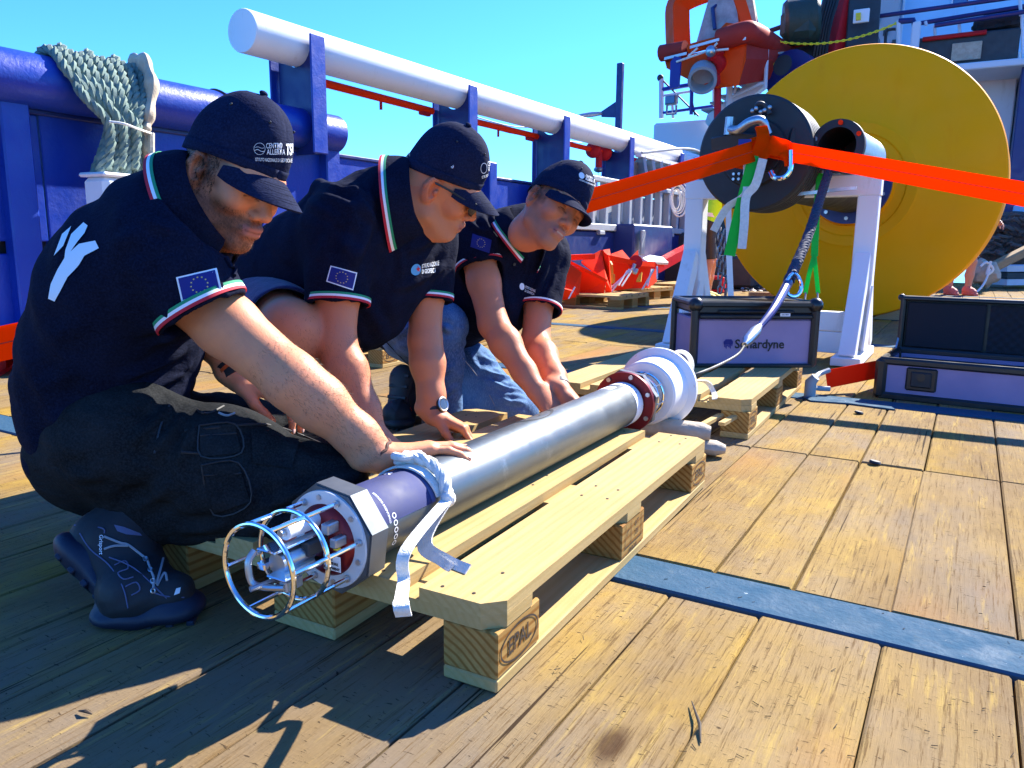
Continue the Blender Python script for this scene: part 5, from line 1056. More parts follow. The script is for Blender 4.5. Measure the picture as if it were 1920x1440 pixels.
def vnormals(v, F):
    fn = np.cross(v[F[:, 2]]-v[F[:, 0]], v[F[:, 3]]-v[F[:, 1]]); n = np.zeros_like(v)
    for c in range(4):
        for k in range(3): n[:, k] += np.bincount(F[:, c], fn[:, k], len(v))
    return n/(np.linalg.norm(n, axis=1, keepdims=True)+1e-12)
def wob(p, sc, seed=0):
    """cheap smooth 3-D wobble"""
    r = np.random.default_rng(seed); o = 0
    for i in range(5): k = r.normal(0, 1, 3)*sc*(1+.5*i); o = o+np.sin(p@k+r.uniform(0, 6))/(1+.5*i)
    return o/2
def fastmesh(name, v, F, m, parent, col=None):
    me = bpy.data.meshes.new(name); nv, nf = len(v), len(F); me.vertices.add(nv); me.vertices.foreach_set('co', v.astype(np.float32).ravel())
    me.loops.add(nf*4); me.loops.foreach_set('vertex_index', F.astype(np.int32).ravel()); me.polygons.add(nf); me.polygons.foreach_set('loop_start', np.arange(0, nf*4, 4, dtype=np.int32))
    me.polygons.foreach_set('use_smooth', np.ones(nf, bool)); me.materials.append(m); me.update(calc_edges=True)
    if col is not None:
        a = me.color_attributes.new('tint', 'FLOAT_COLOR', 'POINT'); a.data.foreach_set('color', np.concatenate([col, np.ones((nv, 1))], 1).astype(np.float32).ravel())
    o = bpy.data.objects.new(name, me); return link(o, parent, None)
def bvh_of(v, F): return BVHTree.FromPolygons([tuple(x) for x in v], [tuple(int(i) for i in q) for q in F])

def skin_mat():
    m, nt, p = newmat('skin'); v = coords(nt, rnd=False)
    at_ = nd(nt, 'ShaderNodeAttribute'); at_.attribute_name = 'tint'
    c = mix(nt, ramp(nt, noise(nt, v, 28, 5, .65), [(.35, (0, 0, 0)), (.7, (.45, .45, .45))]), at_.outputs['Color'], (.50, .19, .12))
    c = mix(nt, ramp(nt, noise(nt, v, 210, 3, .7), [(.66, (0, 0, 0)), (.74, (.35, .35, .35))]), c, (.26, .10, .05))
    nt.links.new(c, p.inputs['Base Color']); p.inputs['Roughness'].default_value = .46; p.inputs['Subsurface Weight'].default_value = .08
    p.inputs['Subsurface Radius'].default_value = (.01, .004, .002); p.inputs['Subsurface Scale'].default_value = .5; p.inputs['Specular IOR Level'].default_value = .22
    bump(nt, p, noise(nt, v, 420, 3, .7), .4, .0009); bump(nt, p, noise(nt, v, 90, 4), .35, .0015); return m
M_skin = skin_mat()
M_shirt = cloth_mat('navy_polo_cotton', (.003, .0042, .0125), (.006, .008, .021), fst=.35, sheen=.0)
M_cap = cloth_mat('navy_cap_cotton', (.006, .008, .024), (.010, .014, .037), fst=.15, sheen=.0)
M_trouser = cloth_mat('dark_work_trousers', (.007, .0078, .0085), (.016, .017, .018), fst=.6, sheen=.0)
M_shorts = cloth_mat('navy_shorts', (.012, .022, .075), (.018, .03, .10), fst=.5)
def denim():
    m, nt, p = newmat('denim'); v = coords(nt); n = noise(nt, v, 5, 5, .6)
    c = mix(nt, ramp(nt, n, [(.38, (0, 0, 0)), (.66, (1, 1, 1))]), (.035, .085, .20), (.12, .23, .42))
    c = mix(nt, ramp(nt, noise(nt, coords(nt, (1, 1, .3)), 300, 3, .7), [(.45, (0, 0, 0)), (.7, (.5, .5, .5))]), c, (.25, .38, .56))
    nt.links.new(c, p.inputs['Base Color']); p.inputs['Roughness'].default_value = .9; p.inputs['Specular IOR Level'].default_value = .15
    bump(nt, p, noise(nt, v, 500, 2), .3, .0007); bump(nt, p, noise(nt, coords(nt, (1, 1, 1.6)), 13, 3, .5, .8), .6, .012); return m
M_denim = denim()
M_hair = mat('dark_hair', (.008, .005, .004), .6); M_hairb = mat('brown_hair', (.07, .035, .018), .55)
M_boot = mat('black_boot_leather', (.009, .0095, .012), .6, var=(.016, .016, .019), ns=16, bs=160, bst=.4, bd=.001)
M_sole = mat('navy_rubber_sole', (.007, .011, .030), .55, bs=90, bst=.3)
M_lace = mat('grey_lace', (.28, .29, .31), .8)
M_mesh = mat('shoe_mesh_grey', (.10, .11, .20), .7, bs=900, bst=.8, bd=.001)
M_lip = None

def hframe(px, py, th, phi, tilt):
    """head frame as seen from the camera: th = pitch of the face below the horizontal towards image right, phi = turn towards the viewer, tilt = crown away from the viewer"""
    w_ = unit(ray(px, py)); rt = unit(RT-w_*(RT@w_)); up = np.cross(rt, w_)
    th, phi, tilt = R_(th), R_(phi), R_(tilt)
    f = math.cos(phi)*(math.cos(th)*rt-math.sin(th)*up)-math.sin(phi)*w_; u_ = math.sin(th)*rt+math.cos(th)*up
    u_ = math.cos(tilt)*u_+math.sin(tilt)*w_; u_ = unit(u_-f*(u_@f)); return np.stack([f, np.cross(u_, f), u_], 1)
def head_ops(S_, c, H, s=1.0, jaw=1.0, nose=1.0):
    P = lambda x, y, z: c+H@(V(x, y, z)*s)
    S_.ell(P(-.012, 0, .032), V(.093, .076, .092)*s, H, .01)
    S_.cone(P(.03, 0, .0), P(.040, 0, -.055), .062*s, .045*s, .03); S_.ell(P(.05, 0, .025), V(.045, .060, .055)*s, H, .02)
    for q in (-1, 1):
        S_.cone(P(-.012, q*.055, -.035), P(.005, q*.052*jaw, -.066), .020*s, .016*s, .03); S_.cone(P(.005, q*.052*jaw, -.066), P(.068, q*.014, -.099), .017*s, .017*s, .025)
        S_.ell(P(.058, q*.042, -.020), V(.026, .022, .024)*s, H, .022)
    S_.ell(P(.074, 0, -.096), V(.019, .023, .017)*s, H, .018); S_.ell(P(.074, 0, -.060), V(.024, .030, .026)*s, H, .02)
    for q in (-1, 1):
        S_.cone(P(.083, q*.010, .027), P(.070, q*.045, .028), .0105*s, .010*s, .015)
        S_.ell(P(.098, q*.031, .008), V(.017, .019, .013)*s, H, .014, 's')
        S_.ell(P(.0725, q*.031, .007), V(.0145, .0165, .0135)*s, H, .004)
        S_.ell(P(-.014, q*.080, -.002), V(.020, .009, .034)*s, H@rotz(q*.35).T if False else H, .006); S_.ell(P(-.006, q*.084, .000), V(.011, .0075, .022)*s, H, .005, 's'); S_.ell(P(-.010, q*.079, -.030), V(.009, .006, .010)*s, H, .004)
        S_.cone(P(-.02, q*.083, .024), P(-.030, q*.084, .0), .0055*s, .005*s, .005); S_.ell(P(.0, q*.083, -.003), V(.006, .005, .008)*s, H, .004)
    S_.cone(P(.086, 0, .016), P(.108*nose, 0, -.024), .0095*s, .0125*s, .012)
    for q in (-1, 1): S_.ell(P(.096, q*.0145, -.031), V(.011, .008, .009)*s, H, .008); S_.ell(P(.098, q*.008, -.042), V(.006, .004, .005)*s, H, .003, 's')
    S_.cone(P(.097, -.014, -.055), P(.097, .014, -.055), .0062*s, .0062*s, .008); S_.cone(P(.094, -.014, -.069), P(.094, .014, -.069), .0072*s, .0072*s, .008)
    S_.cone(P(.098, 0, -.056), P(.088, .024, -.063), .005*s, .004*s, .006); S_.cone(P(.098, 0, -.056), P(.088, -.024, -.063), .005*s, .004*s, .006)
    return P
def head_tint(v, c, H, s, base, stub=(.10, .06, .045), stub_amt=.6, beard=0, hair=None, bald=False, mouth=0):
    q = (v-c)@H/s; x, y, z = q.T; ss = lambda e0, e1, t: np.clip((t-e0)/(e1-e0), 0, 1)**2*(3-2*np.clip((t-e0)/(e1-e0), 0, 1))
    col = np.tile(np.array(base), (len(v), 1)); near = (np.linalg.norm(q-V(.02, 0, -.01), axis=1) < .17)
    def lay(m_, c2): nonlocal col; m_ = (m_*near)[:, None]; col = col*(1-m_)+np.array(c2)*m_
    red = np.array(base)*V(1.05, .72, .62)
    lay(.7*np.exp(-((x-.108)**2+y**2+(z+.028)**2)/.018**2), red); lay(.5*np.exp(-((x-.07)**2+(np.abs(y)-.048)**2+(z+.025)**2)/.024**2), red); lay(.8*(np.abs(y) > .075)*ss(-.05, -.03, z)*(x < .02), red)
    jawm = ss(-.018, -.045, z)*ss(-.03, .0, x)*(x < .13)*(1-np.exp(-((x-.09)**2+(y)**2)/.03**2)*ss(-.05, -.035, z)); must = np.exp(-((z+.046)/.007)**2)*(np.abs(y) < .03)*(x > .07)
    jawm = np.maximum(jawm*ss(-.135, -.11, z), must); jawm = jawm*np.clip(.92+.12*wob(q, 320, 3), 0, 1); lay(jawm*stub_amt, stub)
    lips = np.exp(-((z+.0615)/.0085)**4)*(np.abs(y) < .025)*(x > .085); lay(lips*.85, (.42, .13, .11)); lay(np.exp(-((z+.062)/.0022)**2)*(np.abs(y) < .024)*(x > .08), (.10, .02, .02))
    if mouth: lay(.8*np.exp(-((z+.0615)/.0022)**2)*(np.abs(y) < .014)*(x > .08), (.6, .5, .42)); 
    brow = np.exp(-((z-.030+.25*(np.abs(y)-.03)**2*40)/.0055)**2)*ss(.012, .018, np.abs(y))*ss(.056, .048, np.abs(y))*(x > .05); lay(brow*.85, hair or stub)
    lay(np.exp(-((z-.0005+(np.abs(y)-.031)**2*12)/.0022)**2)*(np.abs(np.abs(y)-.031) < .0155)*(x > .06), (.03, .015, .012))
    lay(.35*np.exp(-((np.abs(y)-.031)/.02)**2-((z-.008)/.012)**2)*(x > .06), np.array(base)*V(.8, .62, .55))
    if hair is not None:
        hm = ss(.010, .028, z-.35*np.maximum(-x-.0, 0)*-1*0)*ss(.062, .040, x)+ss(-.055, -.03, x)*0
        side = (np.abs(y) > .045)*ss(.05, .028, x)*ss(-.002, .012, z+.02*(x > .005)); back = ss(-.02, -.045, x)*ss(-.06, -.04, z)
        m_ = np.clip(np.maximum(side, back), 0, 1)*np.clip(.85+.3*wob(q, 130, 5), 0, 1); lay(m_*.9, hair)
        sb = np.exp(-((x-.008)/.011)**2)*(np.abs(y) > .05)*ss(-.045, -.02, z)*ss(.03, .01, z); lay(sb*.85, hair)
    return col
def hand(S_, w, xd, nd_, side, curl=(.3, .35, .4, .5), spread=(.16, .03, -.09, -.2), thumb=(.7, .25, .3), s=1.0, k=.008, pal=.0):
    """w wrist, xd towards the fingers, nd_ out of the back of the hand, side=+1 if the thumb lies along nd x xd"""
    x = unit(xd); n = unit(nd_-x*(nd_@x)); y = np.cross(n, x)*side                                     # y towards the thumb
    kn = []; W = lambda a, b, c_: w+(x*a+y*b+n*c_)*s
    for i, (off, ln) in enumerate(((.027, .091), (.009, .094), (-.010, .089), (-.027, .080))):
        kp = W(ln, off, .004-.003*abs(i-1.2)); kn.append(kp); S_.cone(W(.012, off*.62, 0), kp, .0155*s, .0118*s, .012)
    S_.cone(W(.02, 0, -.004), W(.075, .0, -.004), .017*s, .014*s, .015); S_.cone(w-x*.03*s, W(.02, 0, 0), .0265*s, .0235*s, .02, (n, .72))
    tips = []
    for i in range(4):
        L = ((.042, .025, .021), (.046, .029, .022), (.043, .027, .022), (.034, .021, .019))[i]; d0 = unit(x*math.cos(spread[i])+y*math.sin(spread[i])); p = kn[i]; a = 0; c_ = curl[i]; c_ = c_ if hasattr(c_, '__len__') else (c_*.8, c_*1.1, c_*.7); r0 = (.0093, .0097, .0092, .0080)[i]
        for j in range(3):
            a += c_[j]; d = d0*math.cos(a)-n*math.sin(a); q = p+d*L[j]*s; S_.cone(p, q, (r0-.0008*j)*s, (r0-.0008*(j+1))*s, .004 if j else k); p = q
        tips.append((p, d, d0*math.sin(a)+n*math.cos(a)))
    t1 = W(.018, .024, -.006); t2 = t1+(x*math.cos(thumb[0])+y*math.sin(thumb[0])-n*thumb[1])*.040*s; S_.cone(W(.02, .005, -.004), t1, .017*s, .0165*s, .012); S_.cone(t1, t2, .0145*s, .0112*s, .01)
    dd = unit(x*math.cos(thumb[0]-thumb[2])+y*math.sin(thumb[0]-thumb[2])-n*thumb[1]*1.1); t3 = t2+dd*.030*s; S_.cone(t2, t3, .0108*s, .0098*s, .005); d4 = unit(dd-y*.25-n*.1); S_.cone(t3, t3+d4*.022*s, .0098*s, .0078*s, .004); tips.append((t3+d4*.02*s, d4, unit(n+y*.4)))
    return kn, tips
def nails(tips, parent, m, s=1.0):
    for p, d, n in tips:
        n = unit(n-d*(n@d)); MB().ball(p+n*.0055*s-d*.001, .0062*s, 8, 5, (1.15, .9, .32), R=np.stack([d, np.cross(n, d), n], 1)).build('nail', m, parent, 180)
M_nail = mat('finger_nail', (.66, .40, .32), .3)

def cap(parent, c, H, s=1.0, label=None, text_px=None, brim_dir=0, strap=True):
    P = lambda x, y, z: c+H@(V(x, y, z)*s); nA, nT = 96, 22; G = np.zeros((nA+1, nT, 3))
    def surf(th, t, off=0):
        zb = .030+.016*max(0, math.cos(th))**.7-.024*max(0, -math.cos(th)); a_, b_ = .102+off, .084+off; fr = max(0, math.cos(th))**2
        ex = 2.25+.9*fr; r = (1-t**ex)**(1/2.1); cx, cz = -.010-.004*t, zb+t*(.122+.004*fr-(zb-.046))
        groove = sum(math.exp(-(((th-g0+math.pi) % (2*math.pi)-math.pi)/.022)**2) for g0 in [R_(k) for k in (0, 62, 122, 180, -122, -62)])*.0013
        dent = .0028*math.sin(3*th+5*t)*math.sin(math.pi*t)+.002*math.sin(7*th-3*t)*t*(1-t)*2
        return P(cx+(a_-groove+dent)*r*math.cos(th), (b_-groove+dent)*r*math.sin(th), cz+off*t)
    for i in range(nA+1):
        for j in range(nT): G[i, j] = surf(2*math.pi*i/nA, (j/(nT-1))**.8*.999)
    crown = MB().sheet(G).build('cap', M_cap, parent, 180)
    if label: crown['label'] = label
    MB().ball(P(-.014, 0, .172), .0085*s, 12, 8, (1, 1, .62), R=H).build('button', M_cap, crown, 180)
    MB().sheet(np.array([[surf(2*math.pi*i/64, t, .0016) for t in (.0, .05, .10, .15)] for i in range(65)]), .001).build('sweat_band', M_cap, crown, 180)
    B = np.zeros((41, 12, 3)); HL = 1.083
    for i in range(41):
        th = -HL+2*HL*i/40
        for j in range(12):
            u_ = j/11; x0, y0 = -.010+.101*math.cos(th), .0835*math.sin(th); ext = .076*(max(0, math.cos(th*1.45)))**.62; x = x0+u_*ext; y = y0*(1+.05*u_); B[i, j] = P(x, y, .046-.016*(abs(th)/HL)**2-.34*u_*ext-3.0*(y**2)*u_-.004*u_*u_)
    br_ = MB().sheet(B, .0042).build('brim', M_cap, crown, 40)
    for r_ in (.3, .45, .6, .75, .9):
        j = int(r_*11); pts = np.array([B[i, j] for i in range(3, 38)])+H[:, 2]*.0024; MB().tube(pts, .00045, 4).build('stitch_row', M_shirt, br_)
    for g0 in (31, 92, -31, -92): p = surf(R_(g0), .72, .0012); MB().ball(p, .0028, 8, 5).build('eyelet', M_blackgl, crown)
    return crown, bvh_of(G.reshape(-1, 3), [(i*nT+j, i*nT+j+1, (i+1)*nT+j+1, (i+1)*nT+j) for i in range(nA) for j in range(nT-1)])

def cast(bv, px, py, off):
    r = unit(ray(px, py)); h, n, i, d = bv.ray_cast(Vector(CP), Vector(r))
    if h is None: h, n, i, d = bv.find_nearest(Vector(CP+r*1.5))
    h = np.array(h); n = np.array(n); n = n if n@r < 0 else -n
    return h+n*off
def decal(bv, geo, quad, name, m, parent, off=.0012, dens=0):
    """flat print laid on cloth: unit-square geometry fitted to the four marked corners (tl, tr, br, bl) of the real surface"""
    v, f = geo; tl, tr, br, bl = [np.asarray(q, float) for q in quad]; u_, w_ = v[:, :1], v[:, 1:2]
    px = (tl*(1-u_)+tr*u_)*w_+(bl*(1-u_)+br*u_)*(1-w_); P = [cast(bv, x, y, off) for x, y in px]
    return MB().add(P, f).build(name, m, parent, 180)
def unitgrid(nx=10, ny=8, x0=0, x1=1, y0=0, y1=1): v, f = rect2d(1, 1, nx, ny); v = v+.5; return np.stack([x0+v[:, 0]*(x1-x0), y0+v[:, 1]*(y1-y0)], 1), f
def fit(geo, x0, x1, y0, y1): v, f = geo; a, b = v.min(0), v.max(0); return np.stack([x0+(v[:, 0]-a[0])/(b[0]-a[0])*(x1-x0), y0+(v[:, 1]-a[1])/(b[1]-a[1])*(y1-y0)], 1), f
def flag(bv, quad, parent, border=True):
    r = decal(bv, unitgrid(), quad, 'flag_patch', M_wprint if border else M_flagblue, parent, .0016)
    decal(bv, unitgrid(9, 7, .045, .955, .065, .935), quad, 'flag_field', M_flagblue, r, .0023)
    g = merge2d(*[(star2d(1), (0, 0))]); 
    st = merge2d(*[((star2d(.030)[0]*V(1, 1.45), star2d(1)[1]), (.5+.20*math.cos(R_(30*k)), .5+.30*math.sin(R_(30*k)))) for k in range(12)]); decal(bv, st, quad, 'flag_stars', M_star, r, .0030)
def poly_px(bv, pts, name, m, parent, off=.0015, step=7):
    """a printed shape with an outline marked on the cloth, filled with a fine grid so that it follows the folds"""
    P = np.asarray(pts, float); xs = np.arange(P[:, 0].min(), P[:, 0].max()+step, step); ys = np.arange(P[:, 1].min(), P[:, 1].max()+step, step)
    bm = bmesh.new(); vs = [bm.verts.new((x, y, 0)) for x, y in P]; bm.faces.new(vs)
    for x in xs: bmesh.ops.bisect_plane(bm, geom=bm.verts[:]+bm.edges[:]+bm.faces[:], plane_co=(x+.01, 0, 0), plane_no=(1, 0, 0))
    for y in ys: bmesh.ops.bisect_plane(bm, geom=bm.verts[:]+bm.edges[:]+bm.faces[:], plane_co=(0, y+.01, 0), plane_no=(0, 1, 0))
    bm.verts.index_update(); v = [cast(bv, q.co.x, q.co.y, off) for q in bm.verts]; f = [tuple(q.index for q in fc.verts) for fc in bm.faces]; bm.free()
    return MB().add(v, f).build(name, m, parent, 180)

def collar(parent, c, up, fwd, r0=.066, r1=.092, h=.058, gap=28, stripes=True, lean=0):
    up = unit(up); fwd = unit(fwd-up*(fwd@up)); lf = np.cross(up, fwd); n = 60; A_ = np.linspace(R_(gap), R_(360-gap), n)
    def pt(a, t, o=0):
        fr = .5+.5*math.cos(a); r = r0+(r1-r0)*t**.8+o; droop = h*(1+.30*fr**3)*t; e = 1+.10*(1-abs(math.cos(a)))
        return c+fwd*(r*math.cos(a)*1.06)+lf*(r*e*math.sin(a))-up*(droop-.010*math.sin(math.pi*t)+.018*fr-.014*(1-fr))
    o = MB().sheet(np.array([[pt(a, t) for t in np.linspace(0, 1, 10)] for a in A_]), .0035).build('collar', M_shirt, parent, 60)
    MB().sheet(np.array([[pt(a, t)-V(0, 0, 0) for t in (0, .5)] for a in A_]), .002).build('collar_stand', M_shirt, o, 60)
    if stripes:
        for t0, t1, m_ in ((.82, .88, M_tgreen), (.88, .94, M_wprint), (.94, 1.0, M_tred)): MB().sheet(np.array([[pt(a, t, .0030) for t in (t0, (t0+t1)/2, t1)] for a in A_]), .0012).build('collar_trim', m_, o, 60)
    return o
def sleeve_trim(parent, a, b, ra, rb, cols):
    ax = unit(b-a); L = np.linalg.norm(b-a); R = lambda t: ra+(rb-ra)*(1+t/L)+.0050; o = None
    for t0, t1, m_ in cols:
        q = MB().lathe([(t0, R(t0)-.003), (t0, R(t0)), (t1, R(t1)), (t1, R(t1)-.003)], b, ax, 56).build('sleeve_trim', m_, parent, 60)
TRIM = ((-.0225, -.0170, M_tgreen), (-.0170, -.0115, M_wprint), (-.0115, -.006, M_tred))
def spikes(v, N, pick, name, m, parent, L=.005, r=.0004, lay=None, lean=.8, seed=1):
    rg = np.random.default_rng(seed); mb = MB(); n = len(pick); p = v[pick]+N[pick]*-.0005; d = N[pick]*(1-lean)+rg.normal(0, .25, (n, 3))
    if lay is not None: d = d+np.asarray(lay)*lean
    d /= np.linalg.norm(d, axis=1, keepdims=True); e = np.cross(d, rg.normal(0, 1, (n, 3))); e /= np.linalg.norm(e, axis=1, keepdims=True); g = np.cross(d, e); ln = L*rg.uniform(.5, 1.2, (n, 1))
    vv = np.stack([p+e*r, p-e*r*.5+g*r*.87, p-e*r*.5-g*r*.87, p+d*ln], 1).reshape(-1, 3); ff = []
    for i in range(n): b = 4*i; ff += [(b, b+1, b+3), (b+1, b+2, b+3), (b+2, b, b+3)]
    o = mb.add(vv, ff).build(name, m, parent, 180); o['kind'] = 'stuff'; return o
def torso(S_, J, hw, hd, k=.05):
    """J: list of centres pelvis..neck, hw half widths, hd half depths; flattened along the chest's forward direction"""
    for i in range(len(J)-1):
        up = unit(J[i+1]['p']-J[i]['p']); 
        f = J[i]['f']; f = unit(f-up*(f@up)); S_.cone(J[i]['p'], J[i+1]['p'], hw[i], hw[i+1], k, (f, (hd[i]/hw[i]+hd[i+1]/hw[i+1])/2))
def wrinkle(v, N, amp, sc, dirs, seed, mask=None):
    """cloth folds: ridged waves that run across the pull of the cloth"""
    h = np.zeros(len(v)); r = np.random.default_rng(seed)
    for dvec in dirs:
        ph = v@np.asarray(dvec)*sc+1.6*wob(v, 11, seed+3); w_ = .5+.5*wob(v, 9, seed+11); h += (np.abs(np.sin(ph))**.6-.6)*np.clip(w_, 0, 1)
    return v+N*(h*amp*(1 if mask is None else mask))[:, None]

def folds(v, N, bv, segs):
    """soft creases pressed into the cloth along marked lines, with the hollow beside each ridge"""
    h = np.zeros(len(v))
    for x0, y0, x1, y1, amp, w_ in segs:
        L = np.array([cast(bv, x0+(x1-x0)*t, y0+(y1-y0)*t+3*math.sin(t*5), 0) for t in np.linspace(0, 1, 9)]); lo, hi = L.min(0)-4*w_, L.max(0)+4*w_
        ids = np.nonzero(((v > lo) & (v < hi)).all(1))[0]; P = v[ids]; best = np.full(len(ids), 9.); bt = np.zeros(len(ids))
        for i in range(8):
            a, b = L[i], L[i+1]; ab = b-a; t = np.clip((P-a)@ab/(ab@ab+1e-12), 0, 1); d = np.linalg.norm(P-a-t[:, None]*ab, axis=1); m_ = d < best; best = np.where(m_, d, best); bt = np.where(m_, (i+t)/8, bt)
        tp_ = np.sin(np.pi*np.clip(bt, .02, .98))**.5; h[ids] += amp*tp_*(np.exp(-(best/w_)**2)-.55*np.exp(-((best-2.0*w_)/w_)**2))
    return v+N*h[:, None]
def face_bits(parent, c, H, s, hair):
    """lash lines and eyebrows"""
    P = lambda x, y, z: c+H@(V(x, y, z)*s); lm, bm_ = MB(), MB(); rg = np.random.default_rng(2)
    for q in (-1, 1):
        pts = []
        for a in np.linspace(-1.0, 1.0, 9): d = unit(V(math.cos(a)*1.0, math.sin(a), -.38+.12*math.cos(a*1.5))); pts.append(P(.0725+.0150*d[0], q*.031+.0168*d[1], .007+.0140*d[2]))
        lm.tube(pts, [.0004]+[.0010]*7+[.0004], 5)
        for a in np.linspace(-.8, .8, 7): d = unit(V(math.cos(a), math.sin(a), .45)); pts.append(P(.0725+.0148*d[0], q*.031+.0168*d[1], .007+.0139*d[2]))
        lm.tube(pts[9:], .0005, 4)
        for k in range(46):
            t = rg.uniform(0, 1); x = .093-.0125*t-.004*t*t; y = .012+.036*t; z = .0275+.009*math.sin(t*2.4)+rg.normal(0, .0016); a = P(x, q*y, z); b = P(x-.0015-.004*t, q*(y+.007), z+.0035*(1-t)-.001); bm_.tube([a, b], [.0007, .0003], 4)
    lm.build('eyelash_line', M_hair, parent); bm_.build('eyebrow', hair, parent)
def hcam(f, u): f = unit(RT*f[0]+UP*f[1]-FW*f[2]); u_ = RT*u[0]+UP*u[1]-FW*u[2]; u_ = unit(u_-f*(u_@f)); return np.stack([f, np.cross(u_, f), u_], 1)
def pr_depth(p): return float((np.asarray(p)-CP)@FW)
def reach(px, py, P, L, near=True):
    ds = np.linspace(.8, 4, 1600); D = np.array([np.linalg.norm(at(px, py, d)-P) for d in ds]); i0 = int(np.argmin(D)); r = ds[:i0+1] if near else ds[i0:]; Dr = D[:i0+1] if near else D[i0:]
    return at(px, py, r[int(np.argmin(np.abs(Dr-L)))])
def boot(parent, H, B, T, ank, s=1.0, mats=None, shaft=.052, name='boot', laces=True, h=.0045, side=None):
    M1_, M2_ = mats or (M_boot, M_sole); hb = unit(B-H); bt = unit(T-B); ref = unit(ank-H); n1 = unit(ref-hb*(ref@hb)); n2 = unit(V(0, 0, 1)-bt*bt[2]) if abs(bt[2]) < .8 else n1
    if side is not None: n2 = unit(side-bt*(side@bt))
    g = SDF(); g.chain([H+n1*.05*s+hb*.025, H+n1*.05*s+hb*.09, B+n1*.045*s-hb*.01, B+n2*.043*s+bt*.02, T+n2*.038*s-bt*.045], [.040*s, .042*s, .042*s, .043*s, .037*s], .03)
    g.chain([H+n1*.075*s+hb*.035, ank], [.047*s, shaft*s], .04); g.cone(H+n1*.095*s+hb*.05, B+n1*.06*s, .042*s, .036*s, .03)
    v, F = g.net(h); v = relax(v, F, 1); N = vnormals(v, F); v = v+N*(.0012*wob(v, 70, 4))[:, None]; o = fastmesh(name, v, F, M1_, parent)
    s1 = SDF(); 
    s1.cone(H+n1*.012*s+hb*.03, B+n1*.012*s, .040*s, .043*s, .01, (n1, .42)); s1.cone(B+n2*.012*s, T+n2*.012*s-bt*.042, .045*s, .040*s, .02, (n2, .42)); s1.cone(H+n1*.022*s+hb*.028, H+n1*.03*s+hb*.045, .044*s, .042*s, .02, (n1, .6)); s1.cone(T+n2*.03*s-bt*.05, T+n2*.02*s-bt*.04, .040*s, .041*s, .02, (n2, .5))
    v2, F2 = s1.net(h); so = fastmesh('sole', v2, F2, M2_, o)
    for k in range(9):
        t = k/8; c = (H+(B-H)*t/.62+n1*.002) if t < .62 else (B+(T-B)*(t-.62)/.38*.8+n2*.002); nn = n1 if t < .62 else n2; tt = hb if t < .62 else bt
        w_ = np.cross(nn, tt); MB().box(c+tt*.02-nn*.004, (.012*s, .074*s, .010*s), np.stack([tt, w_, nn], 1), bev=.002).build('tread_lug', M2_, so)
    return o, bvh_of(v, F)

